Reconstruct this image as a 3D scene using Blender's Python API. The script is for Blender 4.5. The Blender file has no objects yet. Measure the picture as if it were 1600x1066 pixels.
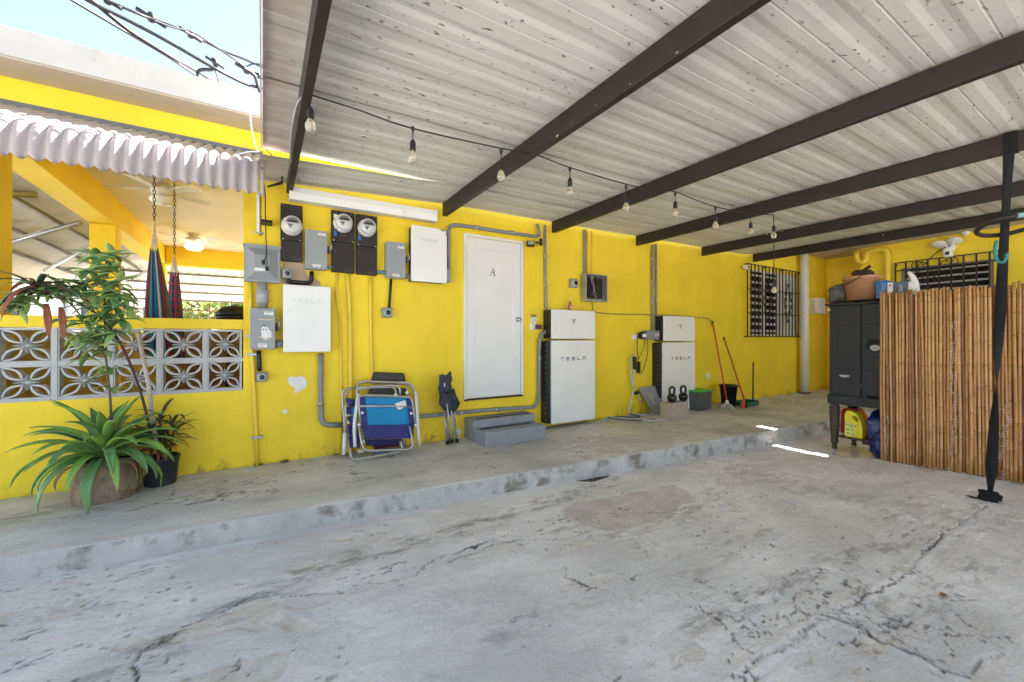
import bpy, bmesh, math, random
import numpy as np
from mathutils import Vector, Matrix, noise as mnoise
R = random.Random(7)
sc = bpy.context.scene
COL = sc.collection
# ---------------------------------------------------------------- camera, light, exposure
F, TH, HY = 640.0, math.radians(31.35), 530.0
SN, CS = math.sin(TH), math.cos(TH)
cam_d = bpy.data.cameras.new('camera'); cam = bpy.data.objects.new('camera', cam_d); COL.objects.link(cam)
cam.location = (0, 0, 0); cam.rotation_euler = (math.radians(90), 0, -TH)
cam_d.sensor_width = 36; cam_d.lens = F/1600*36; cam_d.shift_y = -3/1600
cam_d.clip_start = .05; cam_d.clip_end = 500
sc.camera = cam
SUN_EL, SUN_AZ = math.radians(44.6), math.radians(20)   # azimuth from +X towards +Y
w = bpy.data.worlds.new('World'); sc.world = w; w.use_nodes = True
nt = w.node_tree; nt.nodes.clear()
sky = nt.nodes.new('ShaderNodeTexSky'); sky.sky_type = 'NISHITA'; sky.sun_disc = False
sky.sun_elevation = SUN_EL; sky.sun_rotation = math.pi/2 - SUN_AZ
sky.air_density = 1.0; sky.dust_density = 1.2; sky.ozone_density = 1.0
bg = nt.nodes.new('ShaderNodeBackground'); bg.inputs[1].default_value = .05
ow = nt.nodes.new('ShaderNodeOutputWorld')
hs = nt.nodes.new('ShaderNodeHueSaturation'); hs.inputs['Saturation'].default_value = .8; nt.links.new(sky.outputs[0], hs.inputs['Color']); nt.links.new(hs.outputs[0], bg.inputs[0]); nt.links.new(bg.outputs[0], ow.inputs[0])
sd = bpy.data.lights.new('sun', 'SUN'); sd.energy = 5.0; sd.angle = math.radians(.53); sd.color = (1, .95, .86)
so = bpy.data.objects.new('sun', sd); COL.objects.link(so)
sdir = Vector((math.cos(SUN_EL)*math.cos(SUN_AZ), math.cos(SUN_EL)*math.sin(SUN_AZ), math.sin(SUN_EL)))
so.rotation_euler = sdir.to_track_quat('Z', 'Y').to_euler(); so.location = (12, 3, 12)
sc.view_settings.view_transform = 'Standard'; sc.view_settings.look = 'None'
sc.view_settings.gamma = 1; sc.view_settings.use_curve_mapping = False
sc.view_settings.exposure = 3.05
try:
    sc.cycles.max_bounces = 12; sc.cycles.diffuse_bounces = 8; sc.cycles.glossy_bounces = 4
    sc.cycles.transmission_bounces = 8
except Exception: pass

# ---------------------------------------------------------------- measuring helpers (photo pixel -> point on a real plane)
D = 4.5            # distance of the yellow wall
def ZG(x): return -1.30 - .0095*(x+1.2) if x < 7.4 else -1.38
def ZW(x): return -1.172 - .002*(x+1.6)
def PY(px, py, Y=D):
    u = (px-800)/F; X = Y*(SN+u*CS)/(CS-u*SN); d = X*SN+Y*CS
    return Vector((X, Y, (HY-py)*d/F))
def PX(px, py, X):
    u = (px-800)/F; Y = X*(CS-u*SN)/(SN+u*CS); d = X*SN+Y*CS
    return Vector((X, Y, (HY-py)*d/F))
def PZ(px, py, Z):
    d = Z*F/(HY-py); r = (px-800)/F*d
    return Vector((r*CS+d*SN, -r*SN+d*CS, Z))
def PG(px, py, f=None):
    f = f or ZG
    p = PZ(px, py, f(0))
    for _ in range(4): p = PZ(px, py, f(p.x))
    return p

# ---------------------------------------------------------------- materials
MATS = {}
def mat(name, col, rough=.6, metal=0, var=.12, scale=8, bump=.1, bscale=60, dirt=None, dscale=3, dthr=.6, emis=None, spec=.5, stretch=None, trans=0, alpha=1):
    if name in MATS: return MATS[name]
    m = bpy.data.materials.new(name); m.use_nodes = True; MATS[name] = m
    n = m.node_tree; b = n.nodes['Principled BSDF']
    b.inputs['Roughness'].default_value = rough; b.inputs['Metallic'].default_value = metal
    b.inputs['Specular IOR Level'].default_value = spec
    if trans: b.inputs['Transmission Weight'].default_value = trans
    if alpha < 1: b.inputs['Alpha'].default_value = alpha
    tc = n.nodes.new('ShaderNodeTexCoord')
    mp = n.nodes.new('ShaderNodeMapping'); n.links.new(tc.outputs['Object'], mp.inputs[0])
    oi = n.nodes.new('ShaderNodeObjectInfo')
    if stretch: mp.inputs['Scale'].default_value = stretch
    nz = n.nodes.new('ShaderNodeTexNoise'); nz.inputs['Scale'].default_value = scale; nz.inputs['Detail'].default_value = 8
    nz.inputs['Roughness'].default_value = .62
    n.links.new(mp.outputs[0], nz.inputs['Vector'])
    rp = n.nodes.new('ShaderNodeValToRGB')
    c = Vector(col[:3])
    rp.color_ramp.elements[0].position = .3; rp.color_ramp.elements[1].position = .7
    rp.color_ramp.elements[0].color = (*(c*(1-var)), 1); rp.color_ramp.elements[1].color = (*[min(v*(1+var), 1) for v in c], 1)
    n.links.new(nz.outputs[0], rp.inputs[0]); out = rp.outputs[0]
    if dirt:
        n2 = n.nodes.new('ShaderNodeTexNoise'); n2.inputs['Scale'].default_value = dscale; n2.inputs['Detail'].default_value = 10
        n2.inputs['Roughness'].default_value = .7; n.links.new(mp.outputs[0], n2.inputs['Vector'])
        r2 = n.nodes.new('ShaderNodeValToRGB'); r2.color_ramp.elements[0].position = dthr; r2.color_ramp.elements[1].position = min(dthr+.12, 1)
        n.links.new(n2.outputs[0], r2.inputs[0])
        mx = n.nodes.new('ShaderNodeMix'); mx.data_type = 'RGBA'
        n.links.new(r2.outputs[0], mx.inputs[0]); n.links.new(out, mx.inputs[6]); mx.inputs[7].default_value = (*dirt, 1)
        out = mx.outputs[2]
    n.links.new(out, b.inputs['Base Color'])
    if bump:
        n3 = n.nodes.new('ShaderNodeTexNoise'); n3.inputs['Scale'].default_value = bscale; n3.inputs['Detail'].default_value = 4
        n.links.new(mp.outputs[0], n3.inputs['Vector'])
        bp = n.nodes.new('ShaderNodeBump'); bp.inputs['Strength'].default_value = bump; bp.inputs['Distance'].default_value = .01
        n.links.new(n3.outputs[0], bp.inputs['Height']); n.links.new(bp.outputs[0], b.inputs['Normal'])
    rr = n.nodes.new('ShaderNodeMapRange'); rr.inputs[3].default_value = max(rough-.08, .02); rr.inputs[4].default_value = min(rough+.1, 1)
    n.links.new(nz.outputs[0], rr.inputs[0]); n.links.new(rr.outputs[0], b.inputs['Roughness'])
    if emis:
        b.inputs['Emission Color'].default_value = (*emis[0], 1); b.inputs['Emission Strength'].default_value = emis[1]
    return m

# ---------------------------------------------------------------- object helpers
ORG = {}
def tag(o, label=None, cat=None, group=None, kind=None):
    if label: o['label'] = label
    if cat: o['category'] = cat
    if group: o['group'] = group
    if kind: o['kind'] = kind
    return o
def thing(name, label, cat, loc=(0, 0, 0), group=None):
    o = bpy.data.objects.new(name, None); COL.objects.link(o); o.location = loc; o.empty_display_size = .1
    ORG[o.name] = Vector(loc)
    return tag(o, label, cat, group)
class MB:
    def __init__(s): s.v = []; s.f = []; s.sm = []
    def add(s, vs, fs, smooth=False):
        o = len(s.v); s.v += [Vector(v) for v in vs]
        s.f += [tuple(i+o for i in f) for f in fs]; s.sm += [smooth]*len(fs); return s
    def box(s, a, b, rot=None, piv=None):
        x0, y0, z0 = a; x1, y1, z1 = b
        vs = [Vector(p) for p in ((x0,y0,z0),(x1,y0,z0),(x1,y1,z0),(x0,y1,z0),(x0,y0,z1),(x1,y0,z1),(x1,y1,z1),(x0,y1,z1))]
        if rot is not None:
            c = Vector(piv) if piv is not None else (Vector(a)+Vector(b))/2
            vs = [rot @ (v-c) + c for v in vs]
        return s.add(vs, [(0,3,2,1),(4,5,6,7),(0,1,5,4),(1,2,6,5),(2,3,7,6),(3,0,4,7)])
    def hexa(s, q0, q1):   # two quads -> solid
        return s.add(list(q0)+list(q1), [(0,3,2,1),(4,5,6,7),(0,1,5,4),(1,2,6,5),(2,3,7,6),(3,0,4,7)])
    def tube(s, pts, r, seg=8, cap=True, flat=None):
        pts = [Vector(p) for p in pts]; n = len(pts)
        rs = r if isinstance(r, (list, tuple)) else [r]*n
        t0 = (pts[1]-pts[0]).normalized()
        up = Vector((0, 0, 1)) if abs(t0.z) < .9 else Vector((0, 1, 0))
        nrm = (up - t0*up.dot(t0)).normalized(); vs = []
        for i, p in enumerate(pts):
            t = (pts[min(i+1, n-1)]-pts[max(i-1, 0)])
            t = t.normalized() if t.length > 1e-9 else t0
            nrm = (nrm - t*nrm.dot(t)); nrm = nrm.normalized() if nrm.length > 1e-6 else t.orthogonal().normalized()
            bn = t.cross(nrm)
            for k in range(seg):
                a = 2*math.pi*k/seg
                vs.append(p + (nrm*math.cos(a) + bn*math.sin(a)*(flat or 1))*rs[i])
        fs = [(i*seg+k, i*seg+(k+1) % seg, (i+1)*seg+(k+1) % seg, (i+1)*seg+k) for i in range(n-1) for k in range(seg)]
        s.add(vs, fs, True)
        if cap:
            o = len(s.v)-n*seg
            s.f.append(tuple(o+k for k in reversed(range(seg)))); s.sm.append(False)
            s.f.append(tuple(o+(n-1)*seg+k for k in range(seg))); s.sm.append(False)
        return s
    def lathe(s, prof, c=(0, 0, 0), seg=20, axis='Z', smooth=True, sx=1, sy=1, rot=None):
        c = Vector(c); vs = []; n = len(prof)
        for r, h in prof:
            for k in range(seg):
                a = 2*math.pi*k/seg; x, y = r*math.cos(a)*sx, r*math.sin(a)*sy
                v = Vector((x, y, h)) if axis == 'Z' else (Vector((x, -h, y)) if axis == 'Y' else Vector((h, x, y)))
                if rot is not None: v = rot @ v
                vs.append(c+v)
        fs = [(i*seg+k, i*seg+(k+1) % seg, (i+1)*seg+(k+1) % seg, (i+1)*seg+k) for i in range(n-1) for k in range(seg)]
        s.add(vs, fs, smooth); o = len(s.v)-n*seg
        if prof[0][0] > 1e-5: s.f.append(tuple(o+k for k in reversed(range(seg)))); s.sm.append(False)
        if prof[-1][0] > 1e-5: s.f.append(tuple(o+(n-1)*seg+k for k in range(seg))); s.sm.append(False)
        return s
    def prism(s, poly, d):   # closed polygon of 3D points extruded by vector d
        poly = [Vector(p) for p in poly]; n = len(poly); d = Vector(d)
        fs = [tuple(range(n)), tuple(reversed(range(n, 2*n)))] + [(i, i+n, (i+1) % n+n, (i+1) % n) for i in range(n)]
        return s.add(poly+[p+d for p in poly], fs)
    def torus(s, c, r, t, seg=28, ts=8, rot=None):
        pts = []
        c = Vector(c); vs = []
        for i in range(seg):
            a = 2*math.pi*i/seg
            for k in range(ts):
                b = 2*math.pi*k/ts
                v = Vector(((r+t*math.cos(b))*math.cos(a), (r+t*math.cos(b))*math.sin(a), t*math.sin(b)))
                if rot is not None: v = rot @ v
                vs.append(c+v)
        fs = [(i*ts+k, ((i+1) % seg)*ts+k, ((i+1) % seg)*ts+(k+1) % ts, i*ts+(k+1) % ts) for i in range(seg) for k in range(ts)]
        return s.add(vs, fs, True)
    def build(s, name, m, parent=None, bevel=0, seg=2, kind=None, label=None, fix=True):
        if parent is not None:
            root = parent
            while root.parent: root = root.parent
            org = ORG[root.name]
        else:
            xs = [v.x for v in s.v]; ys = [v.y for v in s.v]; zs = [v.z for v in s.v]
            org = Vector(((min(xs)+max(xs))/2, (min(ys)+max(ys))/2, min(zs)))
        me = bpy.data.meshes.new(name); me.from_pydata([tuple(v-org) for v in s.v], [], s.f)
        me.polygons.foreach_set('use_smooth', s.sm)
        if fix:
            bm = bmesh.new(); bm.from_mesh(me); bmesh.ops.recalc_face_normals(bm, faces=bm.faces); bm.to_mesh(me); bm.free()
        me.materials.append(m); me.update()
        o = bpy.data.objects.new(name, me); COL.objects.link(o)
        if parent is not None: o.parent = parent
        else: o.location = org; ORG[o.name] = org
        if bevel:
            b = o.modifiers.new('bevel', 'BEVEL'); b.width = bevel; b.segments = seg; b.limit_method = 'ANGLE'; b.angle_limit = math.radians(40)
        if kind: o['kind'] = kind
        if label: o['label'] = label
        return o
def box(a, b, **k): return MB().box(a, b, **k)
def tube(p, r, **k): return MB().tube(p, r, **k)
def smoothpath(pts, n=6):
    pts = [Vector(p) for p in pts]; out = []
    for i in range(len(pts)-1):
        p0 = pts[max(i-1, 0)]; p1 = pts[i]; p2 = pts[i+1]; p3 = pts[min(i+2, len(pts)-1)]
        for k in range(n):
            t = k/n
            out.append(.5*((2*p1)+(p2-p0)*t+(2*p0-5*p1+4*p2-p3)*t*t+(3*p1-p0-3*p2+p3)*t**3))
    out.append(pts[-1]); return out
def elbow(pts, r, n=5):   # polyline with rounded corners
    pts = [Vector(p) for p in pts]; out = [pts[0]]
    for i in range(1, len(pts)-1):
        a, b, c = pts[i-1], pts[i], pts[i+1]
        rr = min(r, (a-b).length*.45, (c-b).length*.45)
        p = b+(a-b).normalized()*rr; q = b+(c-b).normalized()*rr
        for k in range(n+1):
            t = k/n; out.append((1-t)**2*p+2*t*(1-t)*b+t*t*q)
    out.append(pts[-1]); return out

# ---------------------------------------------------------------- common materials
def wallmat():
    m = mat('yellow_wall_paint', (.87, .635, .034), .6, var=.10, scale=1.4, bump=0, spec=.3)
    n = m.node_tree; b = n.nodes['Principled BSDF']
    tc = [x for x in n.nodes if x.type == 'TEX_COORD'][0]
    geo = n.nodes.new('ShaderNodeNewGeometry'); P = geo.outputs['Position']
    nz = n.nodes.new('ShaderNodeTexNoise'); nz.inputs['Scale'].default_value = 26; nz.inputs['Detail'].default_value = 7; n.links.new(P, nz.inputs['Vector'])
    vo = n.nodes.new('ShaderNodeTexNoise'); vo.inputs['Scale'].default_value = 2.3; vo.inputs['Detail'].default_value = 3; n.links.new(P, vo.inputs['Vector'])
    ad = n.nodes.new('ShaderNodeMath'); ad.operation = 'MULTIPLY_ADD'; ad.inputs[1].default_value = 2.5
    n.links.new(vo.outputs[0], ad.inputs[0]); n.links.new(nz.outputs[0], ad.inputs[2])
    bp = n.nodes.new('ShaderNodeBump'); bp.inputs['Strength'].default_value = .42; bp.inputs['Distance'].default_value = .012
    n.links.new(ad.outputs[0], bp.inputs['Height']); n.links.new(bp.outputs[0], b.inputs['Normal'])
    # scuffs and grime near the floor, broken up by noise, plus vertical runs under the roof
    sx = n.nodes.new('ShaderNodeSeparateXYZ'); n.links.new(P, sx.inputs[0])
    g = n.nodes.new('ShaderNodeTexNoise'); g.inputs['Scale'].default_value = 7; g.inputs['Detail'].default_value = 10; g.inputs['Roughness'].default_value = .75; n.links.new(P, g.inputs['Vector'])
    mr = n.nodes.new('ShaderNodeMapRange'); mr.inputs[1].default_value = -.75; mr.inputs[2].default_value = -1.2; mr.inputs[3].default_value = 0; mr.inputs[4].default_value = .24
    n.links.new(sx.outputs[2], mr.inputs[0])
    a2 = n.nodes.new('ShaderNodeMath'); a2.operation = 'ADD'; n.links.new(g.outputs[0], a2.inputs[0]); n.links.new(mr.outputs[0], a2.inputs[1])
    r2 = n.nodes.new('ShaderNodeMapRange'); r2.inputs[1].default_value = .73; r2.inputs[2].default_value = .86; n.links.new(a2.outputs[0], r2.inputs[0])
    mp = n.nodes.new('ShaderNodeMapping'); mp.inputs['Scale'].default_value = (14, 14, .9); n.links.new(P, mp.inputs[0])
    st = n.nodes.new('ShaderNodeTexNoise'); st.inputs['Scale'].default_value = 1.3; st.inputs['Detail'].default_value = 6; n.links.new(mp.outputs[0], st.inputs['Vector'])
    r3 = n.nodes.new('ShaderNodeMapRange'); r3.inputs[1].default_value = .5; r3.inputs[2].default_value = .85; r3.inputs[4].default_value = .09; n.links.new(st.outputs[0], r3.inputs[0])
    mxx = n.nodes.new('ShaderNodeMath'); mxx.operation = 'MAXIMUM'; n.links.new(r2.outputs[0], mxx.inputs[0]); n.links.new(r3.outputs[0], mxx.inputs[1])
    old = b.inputs['Base Color'].links[0].from_socket
    mx = n.nodes.new('ShaderNodeMix'); mx.data_type = 'RGBA'; n.links.new(mxx.outputs[0], mx.inputs[0]); n.links.new(old, mx.inputs[6]); mx.inputs[7].default_value = (.36, .24, .04, 1)
    n.links.new(mx.outputs[2], b.inputs['Base Color'])
    return m
YEL = wallmat()
M_slab = mat('white_parapet_paint', (.47, .455, .43), .85, var=.08, scale=3, bump=.3, dirt=(.22, .19, .16), dscale=2.6, dthr=.63)
M_soffit = mat('cream_soffit_paint', (.52, .45, .36), .8, var=.05, scale=2, bump=.15, bscale=30)
M_cream = mat('cream_ceiling_paint', (.80, .77, .68), .8, var=.03, scale=2, bump=.1)
M_block = mat('grey_block_paint', (.46, .46, .46), .65, var=.12, scale=9, bump=.35, bscale=70, dirt=(.30, .30, .29), dscale=6, dthr=.63)
M_beam = mat('brown_beam_paint', (.020, .012, .010), .5, var=.2, scale=12, bump=.15, dirt=(.10, .08, .075), dscale=14, dthr=.68)
M_white = mat('white_enamel', (.80, .80, .80), .32, var=.02, scale=4, bump=.04)
M_panel = mat('off_white_panel', (.80, .79, .77), .35, var=.04, scale=3, bump=.03, dirt=(.60, .57, .52), dscale=5, dthr=.62)
M_door = mat('white_door_paint', (.76, .75, .74), .4, var=.04, scale=3, bump=.12, dirt=(.55, .53, .50), dscale=4, dthr=.64)
M_black = mat('black_plastic', (.006, .006, .007), .45, var=.2, scale=10, bump=.1)
M_dark = mat('dark_meter_board', (.028, .022, .022), .75, var=.35, scale=18, bump=.4, bscale=120, dirt=(.11, .085, .08), dscale=9, dthr=.58)
M_gbox = mat('grey_enamel_box', (.28, .30, .31), .45, var=.08, scale=5, bump=.08, dirt=(.20, .20, .19), dscale=9, dthr=.62)
M_pvc = mat('grey_pvc_conduit', (.23, .24, .25), .5, var=.12, scale=12, bump=.1)
M_ypipe = mat('yellow_painted_pipe', (.80, .58, .05), .45, var=.08, scale=12, bump=.2)
M_alu = mat('dull_aluminium', (.62, .61, .58), .32, .85, var=.12, scale=30, bump=.1)
M_steel = mat('galvanised_steel', (.42, .43, .44), .4, .7, var=.15, scale=25, bump=.1)
M_sticker = mat('white_sticker', (.80, .78, .74), .5, var=.03, bump=0)
M_ink = mat('black_print', (.015, .015, .015), .6, var=.05, bump=0)
M_greyink = mat('grey_print', (.42, .42, .42), .6, var=.05, bump=0)
M_cable = mat('black_cable', (.018, .018, .02), .5, var=.2, bump=.05)
M_plaster = mat('bare_plaster', (.46, .34, .24), .85, var=.15, scale=10, bump=.4)
M_chip = mat('white_chipped_plaster', (.74, .72, .72), .8, var=.1, scale=14, bump=.4)
# ================================================================ GROUND
rs = np.random.RandomState(3)
def vnoise(x, y, seed=0):
    r = np.random.RandomState(seed); T = r.rand(256, 256)
    xi = np.floor(x).astype(int); yi = np.floor(y).astype(int); fx = x-xi; fy = y-yi
    fx = fx*fx*(3-2*fx); fy = fy*fy*(3-2*fy)
    a = T[xi % 256, yi % 256]; b = T[(xi+1) % 256, yi % 256]; c = T[xi % 256, (yi+1) % 256]; d = T[(xi+1) % 256, (yi+1) % 256]
    return (a*(1-fx)+b*fx)*(1-fy)+(c*(1-fx)+d*fx)*fy
def fbm(x, y, seed=0, o=5, g=.5):
    s = 0; a = 1; t = 0
    for i in range(o): s = s+a*vnoise(x*2**i+17*i, y*2**i+31*i, seed+i); t += a; a *= g
    return s/t
def ss(e0, e1, v):
    t = np.clip((v-e0)/(e1-e0), 0, 1); return t*t*(3-2*t)
def polydist(X, Y, pts):
    d = np.full(X.shape, 9.)
    for (ax, ay), (bx, by) in zip(pts[:-1], pts[1:]):
        vx, vy = bx-ax, by-ay; L = vx*vx+vy*vy+1e-12
        t = np.clip(((X-ax)*vx+(Y-ay)*vy)/L, 0, 1)
        d = np.minimum(d, np.hypot(X-ax-t*vx, Y-ay-t*vy))
    return d
def inpoly(X, Y, pts):
    ins = np.zeros(X.shape, bool); n = len(pts)
    for i in range(n):
        x0, y0 = pts[i]; x1, y1 = pts[(i+1) % n]
        c = ((y0 > Y) != (y1 > Y)) & (X < (x1-x0)*(Y-y0)/(y1-y0+1e-12)+x0); ins ^= c
    return ins
def sdpoly(X, Y, pts):
    d = polydist(X, Y, pts+[pts[0]]); return np.where(inpoly(X, Y, pts), -d, d)
def g2(l, f=None): return [tuple(PG(x, y, f)[:2]) for x, y in l]
CURB_T = [(-9.0, 3.58)] + [tuple(PG(x, y, ZW)[:2]) for x, y in ((0, 874), (260, 832), (520, 787), (675, 762), (850, 733), (1060, 698), (1190, 675), (1297, 656.5))] + [(9.0, 2.60), (11.9, 2.45)]
def curb_y(x):
    return np.interp(x, [p[0] for p in CURB_T], [p[1] for p in CURB_T])
def grid_mesh(name, xs, ys, zf, attrs, m, label=None, kind='structure'):
    X, Y = np.meshgrid(xs, ys); Z = zf(X, Y); nx, ny = len(xs), len(ys)
    co = np.stack([X.ravel(), Y.ravel(), Z.ravel()], 1).astype(np.float32)
    me = bpy.data.meshes.new(name); i = np.arange(nx*ny).reshape(ny, nx)
    q = np.stack([i[:-1, :-1], i[:-1, 1:], i[1:, 1:], i[1:, :-1]], -1).reshape(-1, 4)
    me.vertices.add(nx*ny); me.vertices.foreach_set('co', co.ravel())
    me.loops.add(q.size); me.loops.foreach_set('vertex_index', q.ravel().astype(np.int32))
    me.polygons.add(len(q)); me.polygons.foreach_set('loop_start', (np.arange(len(q))*4).astype(np.int32))
    me.polygons.foreach_set('use_smooth', np.ones(len(q), bool))
    me.update(calc_edges=True)
    for an, arr in attrs.items():
        a = me.attributes.new(an, 'FLOAT', 'POINT'); a.data.foreach_set('value', arr(X, Y).ravel().astype(np.float32))
    me.materials.append(m)
    o = bpy.data.objects.new(name, me); COL.objects.link(o)
    if kind: o['kind'] = kind
    return o
def concrete(name, base, seed_off=0, stretch=(1.3, 2.3, 1), cool=None):
    m = bpy.data.materials.new(name); m.use_nodes = True; n = m.node_tree; b = n.nodes['Principled BSDF']
    geo = n.nodes.new('ShaderNodeNewGeometry'); P = geo.outputs['Position']
    def noise(scale, det=8, rough=.6, st=None, off=0):
        mp = n.nodes.new('ShaderNodeMapping'); n.links.new(P, mp.inputs[0]); mp.inputs['Location'].default_value = (off+seed_off, off*1.7, 0)
        mp.inputs['Rotation'].default_value = (0, 0, .12)
        if st: mp.inputs['Scale'].default_value = st
        t = n.nodes.new('ShaderNodeTexNoise'); t.inputs['Scale'].default_value = scale; t.inputs['Detail'].default_value = det; t.inputs['Roughness'].default_value = rough
        n.links.new(mp.outputs[0], t.inputs['Vector']); return t.outputs[0]
    def rng(s, a, b_, c=0, d=1):
        r = n.nodes.new('ShaderNodeMapRange'); r.inputs[1].default_value = a; r.inputs[2].default_value = b_; r.inputs[3].default_value = c; r.inputs[4].default_value = d
        r.interpolation_type = 'SMOOTHSTEP'; n.links.new(s, r.inputs[0]); return r.outputs[0]
    def mix(f, a, b_):
        x = n.nodes.new('ShaderNodeMix'); x.data_type = 'RGBA'; n.links.new(f, x.inputs[0])
        for k, v in ((6, a), (7, b_)):
            if isinstance(v, tuple): x.inputs[k].default_value = (*v, 1)
            else: n.links.new(v, x.inputs[k])
        return x.outputs[2]
    def att(nm):
        a = n.nodes.new('ShaderNodeAttribute'); a.attribute_name = nm; return a.outputs['Fac']
    def mul(a, v):
        x = n.nodes.new('ShaderNodeMath'); x.operation = 'MULTIPLY'; n.links.new(a, x.inputs[0])
        if isinstance(v, (int, float)): x.inputs[1].default_value = v
        else: n.links.new(v, x.inputs[1])
        return x.outputs[0]
    c1 = tuple(v*.86 for v in base); c2 = tuple(min(v*1.12, 1) for v in base)
    col = mix(rng(noise(.9, 10, .62, stretch), .35, .66), c1, c2)
    warm = (base[0]*.86, base[1]*.80, base[2]*.68)
    col = mix(mul(rng(noise(.55, 6, .6, None, 5), .5, .72), .6), col, warm)
    col = mix(mul(att('bare'), 1.), col, mix(rng(noise(9, 8, .7, None, 2), .35, .7), (.70, .65, .54), (.84, .81, .74)))
    col = mix(mul(att('pink'), .85), col, mix(rng(noise(7, 8, .7, None, 2), .35, .7), (.54, .48, .45), (.74, .68, .64)))
    col = mix(mul(att('dirt'), rng(noise(5.5, 12, .74, (1, 2.6, 1), 3), .46, .60, .0, .62)), col, (.17, .15, .13))
    col = mix(mul(att('brown'), 1), col, (.075, .05, .035))
    col = mix(mul(rng(noise(38, 8, .72, (1, 1.8, 1), 9), .59, .67), rng(noise(2.1, 5, .6, None, 4), .40, .64, 0, .9)), col, tuple(v*.36 for v in base))
    col = mix(mul(rng(noise(95, 3, .6, None, 1), .64, .72), .7), col, tuple(v*.45 for v in base))
    col = mix(mul(rng(noise(14, 6, .7, stretch, 12), .62, .72), .5), col, tuple(min(v*1.35, .85) for v in base))
    col = mix(mul(att('crack'), .92), col, (.06, .055, .05))
    col = mix(mul(att('damp'), .6), col, tuple(v*.38 for v in base))
    n.links.new(col, b.inputs['Base Color'])
    b.inputs['Specular IOR Level'].default_value = .42
    r0 = rng(noise(4, 8, .65, stretch, 7), .3, .7, .42, .72)
    x = n.nodes.new('ShaderNodeMix'); x.data_type = 'FLOAT'; n.links.new(att('wet'), x.inputs[0]); n.links.new(r0, x.inputs[2]); x.inputs[3].default_value = .03
    n.links.new(x.outputs[0], b.inputs['Roughness'])
    h = noise(30, 12, .72, (1, 2.2, 1), 8); h2 = noise(5, 8, .6, stretch, 6)
    am = n.nodes.new('ShaderNodeMath'); am.operation = 'MULTIPLY_ADD'; n.links.new(h2, am.inputs[0]); am.inputs[1].default_value = 1.6; n.links.new(h, am.inputs[2])
    bp = n.nodes.new('ShaderNodeBump'); bp.inputs['Distance'].default_value = .011
    sx = n.nodes.new('ShaderNodeMath'); sx.operation = 'SUBTRACT'; sx.inputs[0].default_value = 1; n.links.new(att('wet'), sx.inputs[1])
    n.links.new(mul(sx.outputs[0], 1.0), bp.inputs['Strength'])
    n.links.new(am.outputs[0], bp.inputs['Height']); n.links.new(bp.outputs[0], b.inputs['Normal'])
    return m
M_drive = concrete('painted_driveway_concrete', (.82, .80, .765))
M_walk = concrete('walkway_concrete', (.68, .67, .63), 20)
M_curb = mat('grey_curb_paint', (.49, .475, .45), .65, var=.2, scale=5, bump=.6, bscale=30, dirt=(.22, .19, .15), dscale=4.5, dthr=.50)

BARE = [g2(p) for p in ([(258,1005),(280,985),(345,960),(425,929),(440,940),(432,975),(395,990),(370,985),(290,1007)],
    [(258,1070),(300,1050),(350,1040),(415,1020),(450,1010),(452,1040),(425,1068)], [(432,977),(450,965),(475,967),(482,980),(450,992)],
    [(452,897),(470,885),(510,876),(505,882),(470,900)])]
PINK = g2([(876,795),(900,785),(1000,767),(1052,757),(1080,770),(1062,790),(1050,805),(1000,820),(950,829),(885,812)])
DAMP = [g2(p) for p in ([(715,1000),(750,976),(792,968),(822,985),(790,1010),(730,1010)], [(815,965),(838,945),(852,955),(835,972)], [(940,560+440),(985,990),(980,1010)])]
BROWN = g2([(902,752),(911,738),(925,728),(938,731),(956,735),(950,747),(925,753)])
WET = g2([(1300,711),(1306,702),(1330,698),(1352,700),(1372,705),(1402,712),(1372,717),(1340,716),(1320,716)])
CRK = [g2(p) for p in ([(222,1066),(213,1045),(215,1020),(245,1000),(258,1000),(290,975),(345,957),(400,928),(420,925)],
    [(1160,1052),(1200,1024),(1285,968),(1300,962)], [(1292,966),(1350,986),(1372,1002),(1400,1010),(1460,1040),(1520,1062)],
    [(1300,960),(1340,938),(1400,905),(1440,868),(1475,838),(1540,790)], [(1100,948),(1120,965),(1150,1000),(1180,1028)],
    [(1500,960),(1560,1010),(1535,1045),(1500,1066)], [(430,935),(480,930),(520,928),(545,915),(620,905)], [(650,900),(665,885),(690,870),(760,850)],
    [(20,1050),(60,1030),(75,1024)], [(1215,690+90),(1240,790),(1220,802)], [(1330,820),(1368,842),(1356,834)], [(700,880),(740,862),(800,845),(860,842)],
    [(890,885),(885,900),(905,914),(960,930)],[(1450,795),(1500,812),(1590,835)],[(960,775+30),(1010,800),(1070,802)])]
DIRT = [(g2([(230,1020),(420,925),(520,880),(640,850),(760,815),(900,770),(960,750)]), .17, 1.), (g2([(1080,980),(1200,930),(1340,860),(1480,850)]), .10, .85),
    (g2([(880,830),(1000,840),(1080,800),(1120,770)]), .2, .7), (g2([(1100,720),(1250,760),(1400,800),(1560,800)]), .5, .55), (g2([(1380,960),(1460,920),(1520,880)]), .16, .7),
    (g2([(1070,900),(1150,850),(1200,830)]), .12, .6), (g2([(150,1066),(260,1020)]), .15, .8), (g2([(0,905),(130,893),(250,870),(600,800)]), .035, .6)]
def dw(X, Y, s=0): return X+.05*(fbm(X*9, Y*9, 40+s)-.5), Y+.05*(fbm(X*9, Y*9, 50+s)-.5)
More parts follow.
